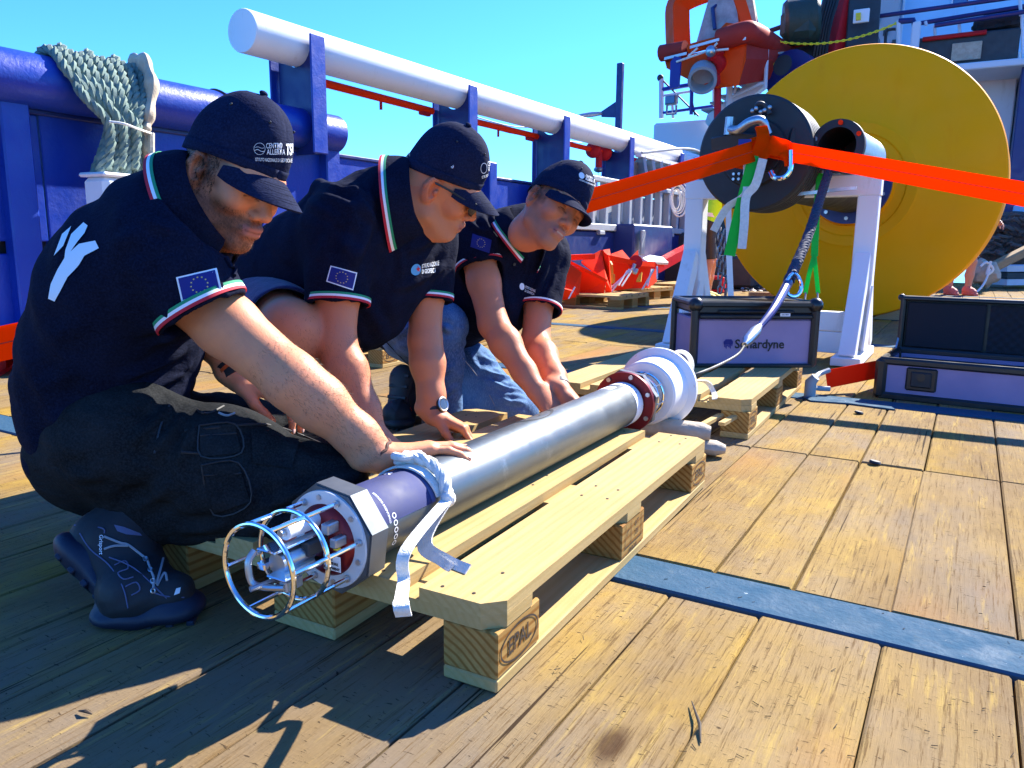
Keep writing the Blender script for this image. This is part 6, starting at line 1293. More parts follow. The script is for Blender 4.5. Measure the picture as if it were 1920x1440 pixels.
# ------------------------------------------------------------------ nearest man
def build_man1():
    q = lambda x, y, d: at(x, y, d*1.06)
    c = at(435, 337, 1.49); H = hcam((.79, -.53, .31), (.48, .83, .22)); hs = 1.0
    root = thing('person', 'nearest man in a cap, white print on his back, hand flat on the tube', 'person', V(-1.35, .95, 0), 'men kneeling around the tube')
    pel, wai, che, upp, nek = q(188, 812, 1.5), q(205, 690, 1.49), q(252, 545, 1.45), q(312, 440, 1.42), q(362, 398, 1.41)
    shR, shL = q(306, 510, 1.375), q(352, 446, 1.56); elR, wrR = q(548, 712, 1.36), at(716, 858, 1.50); elL, wrL = q(380, 605, 1.60), q(452, 712, 1.56)
    wd = unit(shL-shR); f = unit(RT*.97-UP*.25); Pt = lambda *a: np.array(a)
    # skin
    b = SDF(); P = head_ops(b, c, H, hs)
    b.chain([nek-UP*.03, P(-.045, 0, -.105), P(-.03, 0, -.04)], [.062, .056, .060], .025); b.cone(P(-.01, 0, -.06), P(.02, 0, -.10), .045, .035, .03)
    b.chain([shR, shR+(elR-shR)*.5, elR], [.062, .058, .050], .02); m1 = elR+(wrR-elR)*.28; b.chain([elR, m1, elR+(wrR-elR)*.72, wrR], [.049, .050, .039, .031], .025); b.ell(elR-FW*.012-UP*.015, (.03, .03, .03), None, .03)
    b.chain([shL, elL], [.054, .042], .02); b.chain([elL, elL+(wrL-elL)*.3, wrL], [.041, .043, .029], .02)
    b.chain([pel, wai, che, nek], [.09, .09, .09, .06], .05); b.cone(shR, shL, .05, .05, .05)
    tgt = tp(1.335, .30, TR+.012); nh_ = unit(tp(1.2, -.45, 1)-ta(1.2)); xh = unit(tgt-wrR)
    kn, tips = hand(b, wrR, xh, nh_+V(0, 0, .35), 1, curl=((.10, .20, .18), (.12, .22, .2), (.16, .26, .22), (.22, .3, .25)), spread=(.10, .0, -.10, -.22), thumb=(.55, .25, .25), s=1.12)
    xl = unit(RT*.9-UP*.33-FW*.05); knl, tipl = hand(b, wrL, xl, unit(UP*.9+RT*.3-FW*.2), -1, curl=((.35, .6, .4), (.3, .65, .45), (.3, .6, .5), (.35, .6, .5)), spread=(.16, .02, -.1, -.2), thumb=(.35, .5, .5), s=1.0)
    v, F = b.net(.0028); N = vnormals(v, F)
    base = np.array((.70, .275, .13)); col = head_tint(v, c, H, hs, base, stub=(.045, .024, .014), stub_amt=.86, hair=(.02, .011, .008))
    hq = (v-c)@H/hs; body = fastmesh('body', v, F, M_skin, root, col)
    rg = np.random.default_rng(3)
    x, y, z = hq.T; near = np.linalg.norm(hq-V(.02, 0, -.03), axis=1) < .16
    jaw = near & (((z < -.03) & (x > -.022) & (z > -.122) & ~((z > -.072) & (np.abs(y) < .022) & (x > .07))) | ((np.abs(z+.046) < .006) & (np.abs(y) < .03) & (x > .08)))
    ids = np.nonzero(jaw)[0]; spikes(v, N, rg.choice(ids, 2400), 'beard', M_hair, body, .0065, .0003, lay=-H[:, 2]*.8+H[:, 0]*.2, lean=.55)
    sb = near & (np.abs(y) > .05) & (np.abs(x-.012) < .016) & (z > -.04) & (z < .05); ids = np.nonzero(sb)[0]; spikes(v, N, rg.choice(ids, 900), 'side_hair', M_hair, body, .008, .0005, lay=-H[:, 2], lean=.7)
    bk = near & (np.abs(y) > .045) & (x < .03) & (z > -.005) & (z < .06) | near & (x < -.06) & (z > -.05) & (z < .05); ids = np.nonzero(bk)[0]; spikes(v, N, rg.choice(ids, 3000), 'hair', M_hair, body, .005, .0005, lay=-H[:, 2]*.9-H[:, 0]*.3, lean=.75)
    t = (v-elR)@unit(wrR-elR)/np.linalg.norm(wrR-elR); dist = np.linalg.norm((v-elR)-np.outer((v-elR)@unit(wrR-elR), unit(wrR-elR)), axis=1)
    ids = np.nonzero((t > -.35) & (t < .95) & (dist < .06) & (N@UP > -.5))[0]; spikes(v, N, rg.choice(ids, 2400), 'arm_hair', M_hairb, body, .012, .0002, lay=unit(wrR-elR), lean=.75)
    nails(tips[:4], body, M_nail); nails(tipl[:4], body, M_nail); face_bits(body, c, H, hs, M_hair)
    # shirt
    s = SDF(); J = [dict(p=p, f=f) for p in (pel+UP*-.01, wai, che, upp)]
    torso(s, J, [.150, .168, .185, .150], [.140, .150, .140, .105], .06)
    s.cone(q(300, 505, 1.33), shL-FW*.02, .080, .080, .07); s.cone(upp+UP*.01, nek, .085, .062, .05)
    sA, slR = q(318, 482, 1.325), q(384, 590, 1.335); slL = shL+(elL-shL)*.55; us = unit(slR-sA)
    s.cone(sA, sA+(slR-sA)*.6, .082, .081, .06); s.cone(sA+(slR-sA)*.3, slR, .084, .083, .012, cap=True); s.cone(slR-us*.06, slR+us*.05, .070, .077, .004, op='s')
    s.cone(shL, slL, .080, .072, .05, cap=True)
    s.cone(nek, nek+unit(RT*.85+UP*.5)*.012, .088, .080, .03)
    s.cone(q(386, 388, 1.40), q(480, 330, 1.30), .090, .16, .012, op='s')
    v, F = s.net(.0042); v = relax(v, F, 2); N = vnormals(v, F); low = np.clip((q(220, 600, 1.4)[2]-v[:, 2])/.1, .15, 1)
    v = wrinkle(v, N, .0075, 42, [unit(UP*.9+RT*.45), unit(UP+RT*.1+FW*.3)], 2, low); v = v+N*(.0035*wob(v, 24, 8))[:, None]; bv = bvh_of(v, F); N = vnormals(v, F)
    v = folds(v, N, bv, [(350, 612, 282, 652, .008, .010), (352, 650, 240, 715, .010, .012), (352, 690, 205, 762, .011, .012), (350, 732, 180, 812, .011, .012), (335, 770, 250, 830, .008, .010), (300, 600, 255, 500, .006, .012), (318, 606, 300, 520, .005, .010), (430, 560, 395, 500, .004, .008), (265, 420, 210, 470, .005, .014), (150, 600, 90, 640, .005, .016), (140, 690, 75, 730, .006, .014), (150, 770, 85, 800, .006, .014), (260, 400, 330, 440, .005, .010)])
    sh = fastmesh('polo_shirt', v, F, M_shirt, root); bv = bvh_of(v, F)
    sleeve_trim(sh, sA+(slR-sA)*.3, slR, .084, .083, TRIM)
    collar(sh, q(404, 376, 1.40), RT*.84+UP*.54-FW*.05, RT*.5-UP*.85, .088, .121, .060, 24)
    flag(bv, ((330, 520), (405, 503), (417, 549), (341, 566)), sh)
    for pts in ([(92, 560), (97, 533), (110, 505), (125, 480), (150, 458), (180, 452), (187, 466), (160, 480), (150, 497), (140, 508), (128, 520), (115, 545), (104, 565)], [(120, 505), (124, 470), (135, 440), (158, 418), (166, 424), (160, 438), (146, 455), (134, 472), (130, 490)], [(103, 480), (118, 440), (135, 425), (120, 462)]): poly_px(bv, pts, 'back_print', M_wprint, sh, .002)
    # placket by the throat
    MB().tube([cast(bv, 445-i*2, 470+i*12, .003) for i in range(5)], .004, 6).build('placket_edge', M_shirt, sh)
    # trousers
    hipR, hipL = q(235, 822, 1.40), q(235, 800, 1.60); knR, anR = q(612, 918, 1.42), q(262, 962, 1.42); knL, anL = q(640, 850, 1.66), q(262, 962, 1.42)+V(-.10, .26, 0)
    tr = SDF(); tr.ell(pel+RT*.02-UP*.03, (.150, .165, .135), np.stack([unit(RT), unit(FW), unit(UP)], 1), .05); tr.cone(hipR, hipL, .11, .11, .05)
    tr.chain([hipR, hipR+(knR-hipR)*.5+UP*.012, knR], [.100, .094, .072], .05); tr.chain([knR, knR+(anR-knR)*.35-UP*.01, anR], [.070, .074, .060], .05)
    tr.chain([hipL, hipL+(knL-hipL)*.5, knL], [.100, .090, .070], .05); tr.chain([knL, anL], [.068, .058], .05)
    tr.ell(hipR+(knR-hipR)*.42-FW*.075-UP*.02, (.075, .02, .07), np.stack([unit(knR-hipR), unit(FW), np.cross(unit(knR-hipR), unit(FW))], 1), .02)
    v, F = tr.net(.0048); v = relax(v, F, 2); N = vnormals(v, F); v = wrinkle(v, N, .008, 38, [unit(RT*.5+UP*.8), unit(RT*.8-UP*.4+FW*.2)], 5, .8); v = v+N*(.004*wob(v, 20, 9))[:, None]; bt = bvh_of(v, F); N = vnormals(v, F)
    v = folds(v, N, bt, [(352, 760, 290, 850, .009, .011), (372, 775, 330, 880, .008, .011), (330, 752, 255, 830, .009, .011), (395, 790, 470, 800, .006, .010), (560, 820, 650, 850, .007, .010), (600, 900, 500, 960, .010, .012), (620, 940, 470, 1000, .010, .012), (330, 900, 250, 960, .010, .014), (430, 980, 330, 1000, .008, .012), (690, 880, 620, 900, .006, .010), (200, 880, 130, 900, .008, .014)])
    to = fastmesh('trousers', v, F, M_trouser, root); bt = bvh_of(v, F)
    poly_px(bt, [(388, 818), (398, 819), (391, 853), (383, 852)], 'reflective_tab', M_wprint, to, .003, 5)
    for pts in ([(347, 808), (420, 800), (500, 797), (570, 818), (640, 850)], [(340, 848), (372, 850), (392, 853)], [(318, 760), (300, 800), (290, 850)], [(350, 745), (372, 770), (392, 775), (420, 762)]): MB().tube(catmull([cast(bt, x, y, .001) for x, y in pts], 6), .0024, 5).build('seam_piping', M_black, to)
    for pts, nm in (([(372, 800), (440, 796), (452, 850), (380, 856)], 'cargo_pocket'), ([(380, 872), (446, 868), (470, 940), (402, 960)], 'cargo_pocket'), ([(470, 812), (560, 826), (548, 880), (474, 868)], 'thigh_panel')): poly_px(bt, pts, nm, M_trouser, to, .0045, 8)
    for pts in ([(372, 800), (440, 796), (452, 850), (380, 856), (372, 800)], [(380, 872), (446, 868), (470, 940), (402, 960), (380, 872)], [(374, 818), (444, 814)], [(384, 890), (452, 886)]): MB().tube(catmull([cast(bt, x, y, .0055) for x, y in pts], 4), .0016, 5).build('pocket_stitching', M_lace if False else M_black, to)
    MB().tube(catmull([cast(bt, x, y, .003) for x, y in ((410, 776), (425, 781), (440, 776))], 4), .0022, 5).build('zip_pull', M_lace, to)
    # boots
    B1 = atz(226, 1160, .004); T1 = atz(356, 1150, .004); T1 = B1+unit(T1-B1)*.135; H1 = at(112, 1038, pr_depth(B1)+.03)
    bo, bb = boot(root, H1, B1, T1, anR+unit(B1-H1)*.0, 1.12)
    decal(bb, fit(text_geo('Grisport', 1, .01), 0, 1, 0, 1), ((194, 1003), (194, 1040), (184, 1040), (184, 1003)), 'boot_lettering', M_paper, bo, .0012)
    poly_px(bb, [(214, 984), (232, 988), (262, 1000), (266, 1005), (236, 1002), (220, 996)], 'mesh_panel', M_mesh, bo, .0015, 5); poly_px(bb, [(330, 1104), (338, 1102), (336, 1112), (326, 1116)], 'toe_mark', M_paper, bo, .002, 5)
    for pts in ([(196, 1006), (225, 1018), (240, 1022), (258, 1036), (275, 1050)], [(196, 1030), (215, 1024), (240, 1024)], [(275, 1050), (283, 1072), (288, 1086), (287, 1106)], [(305, 1048), (300, 1070), (293, 1095)], [(316, 1046), (308, 1075), (295, 1098)]): MB().tube(catmull([cast(bb, x, y, .002) for x, y in pts], 5), .0022, 5).build('lace', M_lace, bo)
    for pts in ([(150, 1000), (170, 1030), (205, 1060), (230, 1100), (240, 1140)], [(205, 1045), (250, 1065), (300, 1110), (330, 1140)], [(215, 1060), (235, 1052), (240, 1066), (222, 1074), (232, 1086), (250, 1082)], [(235, 1100), (255, 1092), (262, 1106), (246, 1116)], [(140, 985), (190, 990), (196, 1000)], [(290, 1112), (312, 1118), (345, 1120)]): MB().tube(catmull([cast(bb, x, y, .0008) for x, y in pts], 5), .0013, 5).build('seam_stitching', M_mesh, bo)
    for x, y in ((272, 1050), (281, 1070), (286, 1090), (287, 1108)): MB().tube([cast(bb, x+4*math.cos(a), y+4*math.sin(a), .003) for a in np.linspace(0, 6.28, 10, endpoint=False)], .0014, 5, closed=True).build('eyelet_ring', M_steel, bo)
    off = V(-.10, .26, 0); B2, T2 = B1+off, T1+off; H2_ = H1+off; boot(root, H2_, B2, T2, anL, 1.1)
    # wrist things
    a_ = unit(wrR-elR); MB().tube([wrR-a_*.012+.0335*(math.cos(t)*unit(np.cross(a_, FW))+math.sin(t)*np.cross(a_, unit(np.cross(a_, FW))))+a_*.002*math.sin(9*t) for t in np.linspace(0, 6.28, 40, endpoint=False)], .0042, 8, closed=True).build('cord_bracelet', mat('brown_cord', (.10, .03, .015), .7, bs=900, bst=.8), root)
    al = unit(wrL-elL); e1 = unit(np.cross(al, FW)); e2 = np.cross(al, e1)
    MB().lathe([(-.042, .034), (-.040, .038), (-.008, .036), (-.006, .032)], wrL, al, 32).build('wristband', M_black, root); MB().lathe([(-.030, .0385), (-.022, .0385)], wrL, al, 32).build('orange_beads', mat('orange_bead', (.6, .10, .02), .4), root)
    # cap
    cr_, cb = cap(root, c, H, hs, None)
    lg = ((476, 265), (566, 262), (566, 308), (476, 304))
    L_ = cb; cx0 = lambda u_, v_: (0, 0)
    def lab(geo, x0, x1, y0, y1, nm='cap_lettering', m=M_wprint): return decal(L_, fit(geo, x0, x1, y0, y1), lg, nm, m, cr_, .0012)
    r1 = lab(ring2d(1, 1, .06, 36), 0, .235, .36, .92); 
    th = np.linspace(0, 1, 12); wv = (np.concatenate([np.stack([th, .10*np.sin(th*6)+.05*k], 1) for k in (0, 1)]), [(i, i+1, 13+i, 12+i) for i in range(11)]); lab(wv, .02, .22, .50, .62); lab(wv, .03, .21, .66, .74)
    lab(text_geo('CENTRO', 1, .005), .255, .585, .66, .90); lab(text_geo('ALLERTA', 1, .012), .265, .645, .38, .62); lab(text_geo('TSUNAMI', 1, .03), .66, 1.14, .36, .86); lab(text_geo('ISTITUTO NAZIONALE DI GEOFISICA E VULCANOLOGIA', 1, .012), .03, 1.14, .06, .22)
    return root
build_man1()

# ------------------------------------------------------------------ middle man
def build_man2():
    q = lambda x, y, d: at(x, y, d*1.10)
    c = at(826, 351, 2.06); H = hcam((.85, -.49, -.15), (.52, .78, .34)); hs = 1.02
    root = thing('person', 'middle man in sunglasses and shorts, leaning on both arms beside the tube', 'person', V(-1.6, 1.7, 0), 'men kneeling around the tube')
    pel, wai, che, upp, nek = q(486, 560, 2.12), q(575, 520, 2.05), q(655, 470, 1.97), q(712, 405, 1.92), q(742, 385, 1.87)
    shR, shL = q(640, 425, 1.78), q(800, 445, 2.05); elR, wrR = q(630, 645, 1.76), q(700, 810, 1.73); elL, wrL = q(797, 640, 2.04), q(813, 775, 2.03); wrL = at(813, 778, 2.215)
    wd = unit(shL-shR); f = unit(RT*.75-UP*.75-FW*.1)
    b = SDF(); P = head_ops(b, c, H, hs, 1.08)
    b.chain([nek-RT*.03, P(-.05, 0, -.09), P(-.035, 0, -.03)], [.072, .066, .066], .03); b.cone(P(-.01, 0, -.06), P(.025, 0, -.105), .05, .042, .03); b.cone(P(-.05, 0, .0), nek-RT*.06+UP*.02, .06, .06, .03)
    b.chain([shR, shR+(elR-shR)*.55, elR], [.060, .054, .047], .02); b.chain([elR, elR+(wrR-elR)*.3, elR+(wrR-elR)*.75, wrR], [.046, .049, .038, .031], .025)
    b.chain([shL, shL+(elL-shL)*.55, elL], [.060, .052, .046], .02); b.chain([elL, elL+(wrL-elL)*.3, elL+(wrL-elL)*.75, wrL], [.045, .048, .037, .031], .025)
    b.chain([pel, wai, che, nek], [.1, .1, .1, .065], .05); b.cone(shR, shL, .05, .05, .05)
    kn, tips = hand(b, wrL, unit(RT*.93-UP*.42-FW*.10), unit(UP*.9+RT*.42), -1, curl=((.55, .55, .35), (.6, .6, .4), (.6, .6, .4), (.6, .6, .4)), spread=(.08, .0, -.08, -.16), thumb=(.30, .55, .35), s=1.05)
    hand(b, wrR, unit(RT*.8-UP*.55+FW*.1), unit(UP*.8+RT*.5), 1, curl=(.45, .45, .45, .5), s=1.03)
    hipR, hipL = q(500, 575, 2.0), q(520, 590, 2.25); knR, anR = q(545, 618, 1.74), q(548, 855, 1.80); knL, anL = q(625, 660, 2.12), q(600, 815, 2.2)
    b.chain([hipR, knR], [.092, .070], .03); b.ell(knR-FW*.005, (.068, .068, .070), None, .03); b.chain([knR, knR+(anR-knR)*.3+RT*-.02, anR], [.062, .060, .038], .03); b.chain([hipL, knL], [.09, .066], .03); b.chain([knL, anL], [.058, .038], .03)
    v, F = b.net(.0029); N = vnormals(v, F); base = np.array((.60, .215, .10)); col = head_tint(v, c, H, hs, base, stub=(.30, .20, .15), stub_amt=.35, mouth=1)
    body = fastmesh('body', v, F, M_skin, root, col); rg = np.random.default_rng(5)
    ax = unit(wrR-elR); t = (v-elR)@ax/np.linalg.norm(wrR-elR); ds = np.linalg.norm((v-elR)-np.outer((v-elR)@ax, ax), axis=1); ids = np.nonzero((t > .0) & (t < .95) & (ds < .06))[0]; spikes(v, N, rg.choice(ids, 1600), 'arm_hair', M_hairb, body, .012, .0002, lay=ax, lean=.7)
    ids = np.nonzero(np.linalg.norm(v-knR, axis=1) < .12)[0]; spikes(v, N, rg.choice(ids, 800), 'leg_hair', M_hair, body, .010, .0002, lay=-UP, lean=.7)
    nails(tips, body, M_nail); face_bits(body, c, H, hs, M_hairb)
    MB().tube([kn[2]+unit(tips[2][0]-kn[2])*.018+.0125*(math.cos(a)*UP+math.sin(a)*FW) for a in np.linspace(0, 6.28, 16, endpoint=False)], .002, 6, closed=True).build('finger_ring', mat('gold', (.8, .5, .15), .2, 1), root)
    s = SDF(); J = [dict(p=p, f=f) for p in (pel, wai, che, upp)]; torso(s, J, [.165, .185, .20, .150], [.165, .165, .165, .115], .06); s.ell(q(672, 560, 1.98), (.15, .16, .15), np.stack([unit(RT), unit(FW), unit(UP)], 1), .08); s.ell(q(740, 500, 2.0), (.12, .15, .11), np.stack([unit(RT), unit(FW), unit(UP)], 1), .08)
    s.cone(shR+FW*.03, shL-FW*.03, .082, .078, .07); s.cone(upp, nek, .09, .070, .05)
    slR = shR+(elR-shR)*.68; slL = shL+(elL-shL)*.62
    for a, e, sl in ((shR, elR, slR), (shL, elL, slL)):
        s.chain([a, a+(sl-a)*.6], [.086, .079], .05); s.cone(a+(sl-a)*.5, sl, .080, .0765, .012, cap=True); u_ = unit(e-a); s.cone(sl-u_*.05, sl+u_*.05, .070, .070, .004, op='s')
    s.cone(q(655, 400, 1.72), q(600, 350, 1.85), .02, .02, .04); s.cone(q(690, 380, 1.75), q(660, 470, 1.72), .014, .02, .035)
    v, F = s.net(.0048); v = relax(v, F, 2); N = vnormals(v, F); v = wrinkle(v, N, .0075, 34, [unit(UP*.6+RT*.75), unit(RT*.9+FW*.4-UP*.3)], 12, .55); v = v+N*(.004*wob(v, 20, 18))[:, None]; bv = bvh_of(v, F); N = vnormals(v, F)
    v = folds(v, N, bv, [(585, 352, 672, 392, .010, .014), (600, 338, 690, 366, .009, .012), (660, 345, 705, 420, .009, .013), (700, 420, 650, 520, .007, .014), (760, 470, 830, 440, .006, .012), (745, 540, 840, 500, .006, .014), (690, 560, 720, 640, .007, .016), (745, 430, 755, 520, .006, .010), (600, 480, 625, 420, .006, .012), (795, 540, 830, 500, .004, .008), (560, 360, 640, 410, .008, .014)])
    sh = fastmesh('polo_shirt', v, F, M_shirt, root); bv = bvh_of(v, F)
    for a, sl in ((shR, slR), (shL, slL)): sleeve_trim(sh, a+(sl-a)*.5, sl, .080, .0765, TRIM)
    collar(sh, q(784, 374, 1.86), RT*.95+UP*.28-FW*.05, RT*.3-UP*.95, .095, .124, .070, 24)
    flag(bv, ((620, 498), (669, 511), (662, 545), (612, 528)), sh)
    decal(bv, (unitgrid(6, 6)[0], unitgrid(6, 6)[1]), ((-9, -9), (-8, -9), (-8, -8), (-9, -8)), 'x', M_wprint, sh) if False else None
    lgq = ((770, 496), (812, 486), (812, 516), (770, 518)); gl = fit(disc2d(1), 0, .44, .05, .95); decal(bv, gl, lgq, 'globe_badge', mat('badge_blue', (.08, .35, .6), .6), sh, .0016); decal(bv, fit(star2d(1, 5), .2, .42, .3, .8), lgq, 'globe_badge_mark', M_tred, sh, .0024); decal(bv, fit(text_geo('ISTITUTO NAZIONALE', 1, .01), .48, 1.25, .55, .85), lgq, 'badge_lettering', M_wprint, sh, .002); decal(bv, fit(text_geo('DI GEOFISICA', 1, .01), .48, 1.1, .15, .45), lgq, 'badge_lettering', M_wprint, sh, .002)
    st = SDF(); st.ell(pel-UP*.02, (.17, .19, .15), np.stack([unit(RT), unit(FW), unit(UP)], 1), .05); e_ = hipR+(knR-hipR)*.80; st.cone(hipR, e_, .112, .098, .05, cap=True); u_ = unit(knR-hipR); st.cone(e_-u_*.05, e_+u_*.05, .090, .090, .004, op='s'); e2 = hipL+(knL-hipL)*.8; st.cone(hipL, e2, .112, .096, .05, cap=True)
    v, F = st.net(.0055); v = relax(v, F, 1); N = vnormals(v, F); v = wrinkle(v, N, .006, 42, [unit(RT+UP*.4)], 21, .8); fastmesh('shorts', v, F, M_shorts, root)
    for an, lab in ((anR, 0), (anL, 1)):
        B_ = V(an[0]+.13, an[1]-.02, .004); boot(root, V(an[0]-.07, an[1], .004), V(an[0]+.09, an[1]-.01, .004), V(an[0]+.20, an[1]-.02, .004), an+V(0, 0, .0), 1.05, shaft=.042, name='shoe', h=.006)
    # watch on the left wrist
    ax = unit(wrL-elL); o = MB().lathe([(-.036, .033), (-.034, .0365), (-.012, .036), (-.010, .0325)], wrL, ax, 36).build('watch', M_black, root)
    d = unit(RT*.8-FW*.6); d = unit(d-ax*(d@ax)); wc = wrL-ax*.024+d*.034; MB().lathe([(0, .0), (0, .021), (.006, .022), (.009, .018), (.009, 0)], wc, d, 28).build('watch_case', M_blackgl, o); MB().lathe([(.0085, .0145), (.0102, .019), (.0085, .0215)], wc, d, 28).build('bezel', M_steel, o); MB().lathe([(.0093, .0145), (.0096, .0)], wc, d, 24).build('watch_face', mat('watch_face', (.05, .055, .06), .2, coat=1), o)
    cr_, cb = cap(root, c, H, hs)
    lg = ((900, 306), (924, 298), (926, 328), (902, 336)); L = lambda g, *a: decal(cb, fit(g, *a), lg, 'cap_lettering', M_wprint, cr_, .0014); L(ring2d(1, 1, .12, 24), 0, .5, .3, .95); L(text_geo('CENTRO', 1, .01), .55, 1.1, .66, .95); L(text_geo('ALLERTA', 1, .02), .55, 1.1, .36, .62); L(text_geo('ISTITUTO NAZIONALE', 1, .02), .05, 1.2, .02, .2)
    # sunglasses
    gl_ = MB(); 
    for s_ in (1, -1): gl_.tube(catmull([P(-.012, s_*.086, .018), P(.02, s_*.083, .020), P(.06, s_*.072, .018), P(.092, s_*.060, .016)], 5), .0028, 6)
    gl_.tube(catmull([P(.100, .058, .020), P(.110, .03, .022), P(.114, 0, .018), P(.110, -.03, .022), P(.100, -.058, .020)], 5), .003, 6); g0 = gl_.build('sunglasses', M_blackgl, root)
    for s_ in (1, -1): G = np.array([[P(.113-.009*(abs(u_-.5)*2)**2-.010*(v_-.3)-(.006 if u_ > .7 else 0), s_*(.006+.054*u_), .022-.040*v_*(1-.35*(2*u_-1)**2)) for v_ in np.linspace(0, 1, 6)] for u_ in np.linspace(0, 1, 8)]); MB().sheet(G, .002).build('lens', M_blackgl, g0, 180)
    return root
build_man2()

# ------------------------------------------------------------------ far man
def build_man3():
    q = lambda x, y, d: at(x, y, d*1.08)
    c = at(1036, 394, 2.36); H = hcam((.52, -.36, .78), (.56, .82, .02)); hs = 1.0
    root = thing('person', 'rightmost of the three men, kneeling in jeans, both hands beside the tube', 'person', V(-1.6, 2.3, 0), 'men kneeling around the tube')
    pel, wai, che, upp, nek = q(778, 606, 2.78), q(845, 575, 2.68), q(915, 520, 2.55), q(962, 458, 2.47), q(985, 432, 2.44)
    shR, shL = q(890, 452, 2.36), q(1018, 482, 2.52); elR, wrR = q(925, 608, 2.30), at(1003, 728, 2.36); elL, wrL = q(1004, 640, 2.42), at(1052, 732, 2.40)
    f = unit(RT*.75-UP*.45-FW*.5)
    b = SDF(); P = head_ops(b, c, H, hs, 1.0)
    b.chain([q(972, 442, 2.44), P(-.045, 0, -.095), P(-.03, 0, -.04)], [.056, .054, .058], .02); b.cone(P(-.01, 0, -.06), P(.015, 0, -.095), .042, .034, .03)
    b.chain([shR, shR+(elR-shR)*.5, elR], [.058, .053, .046], .02); b.chain([elR, elR+(wrR-elR)*.3, elR+(wrR-elR)*.75, wrR], [.045, .048, .036, .030], .025)
    b.chain([shL, shL+(elL-shL)*.5, elL], [.058, .052, .046], .02); b.chain([elL, elL+(wrL-elL)*.3, elL+(wrL-elL)*.75, wrL], [.045, .047, .036, .030], .025)
    b.chain([pel, wai, che, nek], [.1, .1, .1, .06], .05); b.cone(shR, shL, .05, .05, .05)
    kn, tips = hand(b, wrR, unit(RT*.62-UP*.75-FW*.1), unit(RT*.45+UP*.5-FW*.75), 1, curl=((.7, .9, .5), (.8, .9, .5), (.85, .9, .5), (.9, .9, .5)), spread=(.05, .0, -.05, -.1), thumb=(.35, .5, .3), s=1.06)
    hand(b, wrL, unit(RT*.75-UP*.6-FW*.1), unit(UP*.8+RT*.5-FW*.2), -1, curl=((.5, .6, .4),)*4, thumb=(.4, .5, .4), s=1.04)
    v, F = b.net(.0029); N = vnormals(v, F); base = np.array((.60, .21, .10)); col = head_tint(v, c, H, hs, base, stub=(.20, .11, .08), stub_amt=.55, hair=(.055, .028, .016), mouth=1); body = fastmesh('body', v, F, M_skin, root, col); rg = np.random.default_rng(9)
    hq = (v-c)@H/hs; x, y, z = hq.T; near = np.linalg.norm(hq-V(.02, 0, -.01), axis=1) < .16
    ids = np.nonzero(near & (np.abs(y) > .045) & (x < .045) & (z > .0) & (z < .07))[0]; spikes(v, N, rg.choice(ids, 1600), 'hair', M_hairb, body, .009, .0006, lay=-H[:, 2]*.6-H[:, 0]*.4, lean=.75)
    ids = np.nonzero(near & (x > .05) & (z > .040) & (z < .062))[0]; spikes(v, N, rg.choice(ids, 500), 'fringe', M_hairb, body, .012, .0006, lay=-H[:, 2], lean=.8)
    nails(tips, body, M_nail); face_bits(body, c, H, hs, M_hairb)
    s = SDF(); J = [dict(p=p, f=f) for p in (pel, wai, che, upp)]; torso(s, J, [.165, .18, .195, .15], [.15, .15, .15, .11], .06); s.ell(q(930, 570, 2.5), (.12, .14, .12), np.stack([unit(RT), unit(FW), unit(UP)], 1), .08)
    s.cone(shR, shL, .080, .078, .07); s.cone(upp, nek, .09, .066, .05)
    slR = shR+(elR-shR)*.33; slL = shL+(elL-shL)*.66
    for a, e, sl in ((shR, elR, slR), (shL, elL, slL)):
        s.chain([a, a+(sl-a)*.6], [.086, .080], .05); s.cone(a+(sl-a)*.4, sl, .0815, .078, .012, cap=True); u_ = unit(e-a); s.cone(sl-u_*.05, sl+u_*.05, .070, .070, .004, op='s')
    v, F = s.net(.005); v = relax(v, F, 2); N = vnormals(v, F); v = wrinkle(v, N, .008, 34, [unit(UP*.7+RT*.7), unit(RT*.9-UP*.3+FW*.3)], 32, .6); v = v+N*(.004*wob(v, 20, 38))[:, None]; bv = bvh_of(v, F); N = vnormals(v, F)
    v = folds(v, N, bv, [(905, 405, 935, 455, .009, .010), (920, 400, 945, 450, .008, .008), (880, 415, 915, 440, .008, .010), (1030, 490, 1000, 560, .008, .012), (1040, 520, 1010, 580, .006, .010), (990, 460, 985, 520, .005, .010), (940, 520, 960, 590, .006, .014), (900, 600, 950, 570, .006, .012)])
    sh = fastmesh('polo_shirt', v, F, M_shirt, root); bv = bvh_of(v, F)
    thin = tuple((a, b_, m_) for (a, b_, _), m_ in zip(TRIM[1:], (M_wprint, M_tred)))
    for a, sl in ((shR, slR), (shL, slL)): sleeve_trim(sh, a+(sl-a)*.4, sl, .0815, .078, thin)
    cu = unit(P(-.03, 0, -.07)-nek); collar(sh, q(990, 425, 2.36), RT*.62+UP*.75-FW*.22, f, .080, .110, .066, 30)
    flag(bv, ((886, 438), (922, 450), (917, 475), (882, 463)), sh, False)
    lgq = ((975, 528), (1002, 540), (1000, 556), (972, 545)); decal(bv, fit(disc2d(1), 0, .34, .2, .95), lgq, 'globe_badge', M_wprint, sh, .0016); decal(bv, fit(text_geo('ISTITUTO NAZIONALE', 1, .01), .4, 1.1, .55, .85), lgq, 'badge_lettering', M_wprint, sh, .002); decal(bv, fit(text_geo('DI GEOFISICA', 1, .01), .4, 1.05, .15, .42), lgq, 'badge_lettering', M_wprint, sh, .002)
    MB().tube([cast(bv, 963, 495, .003), cast(bv, 963, 495, .006)], .005, 10).build('button', M_dkgrey, sh)
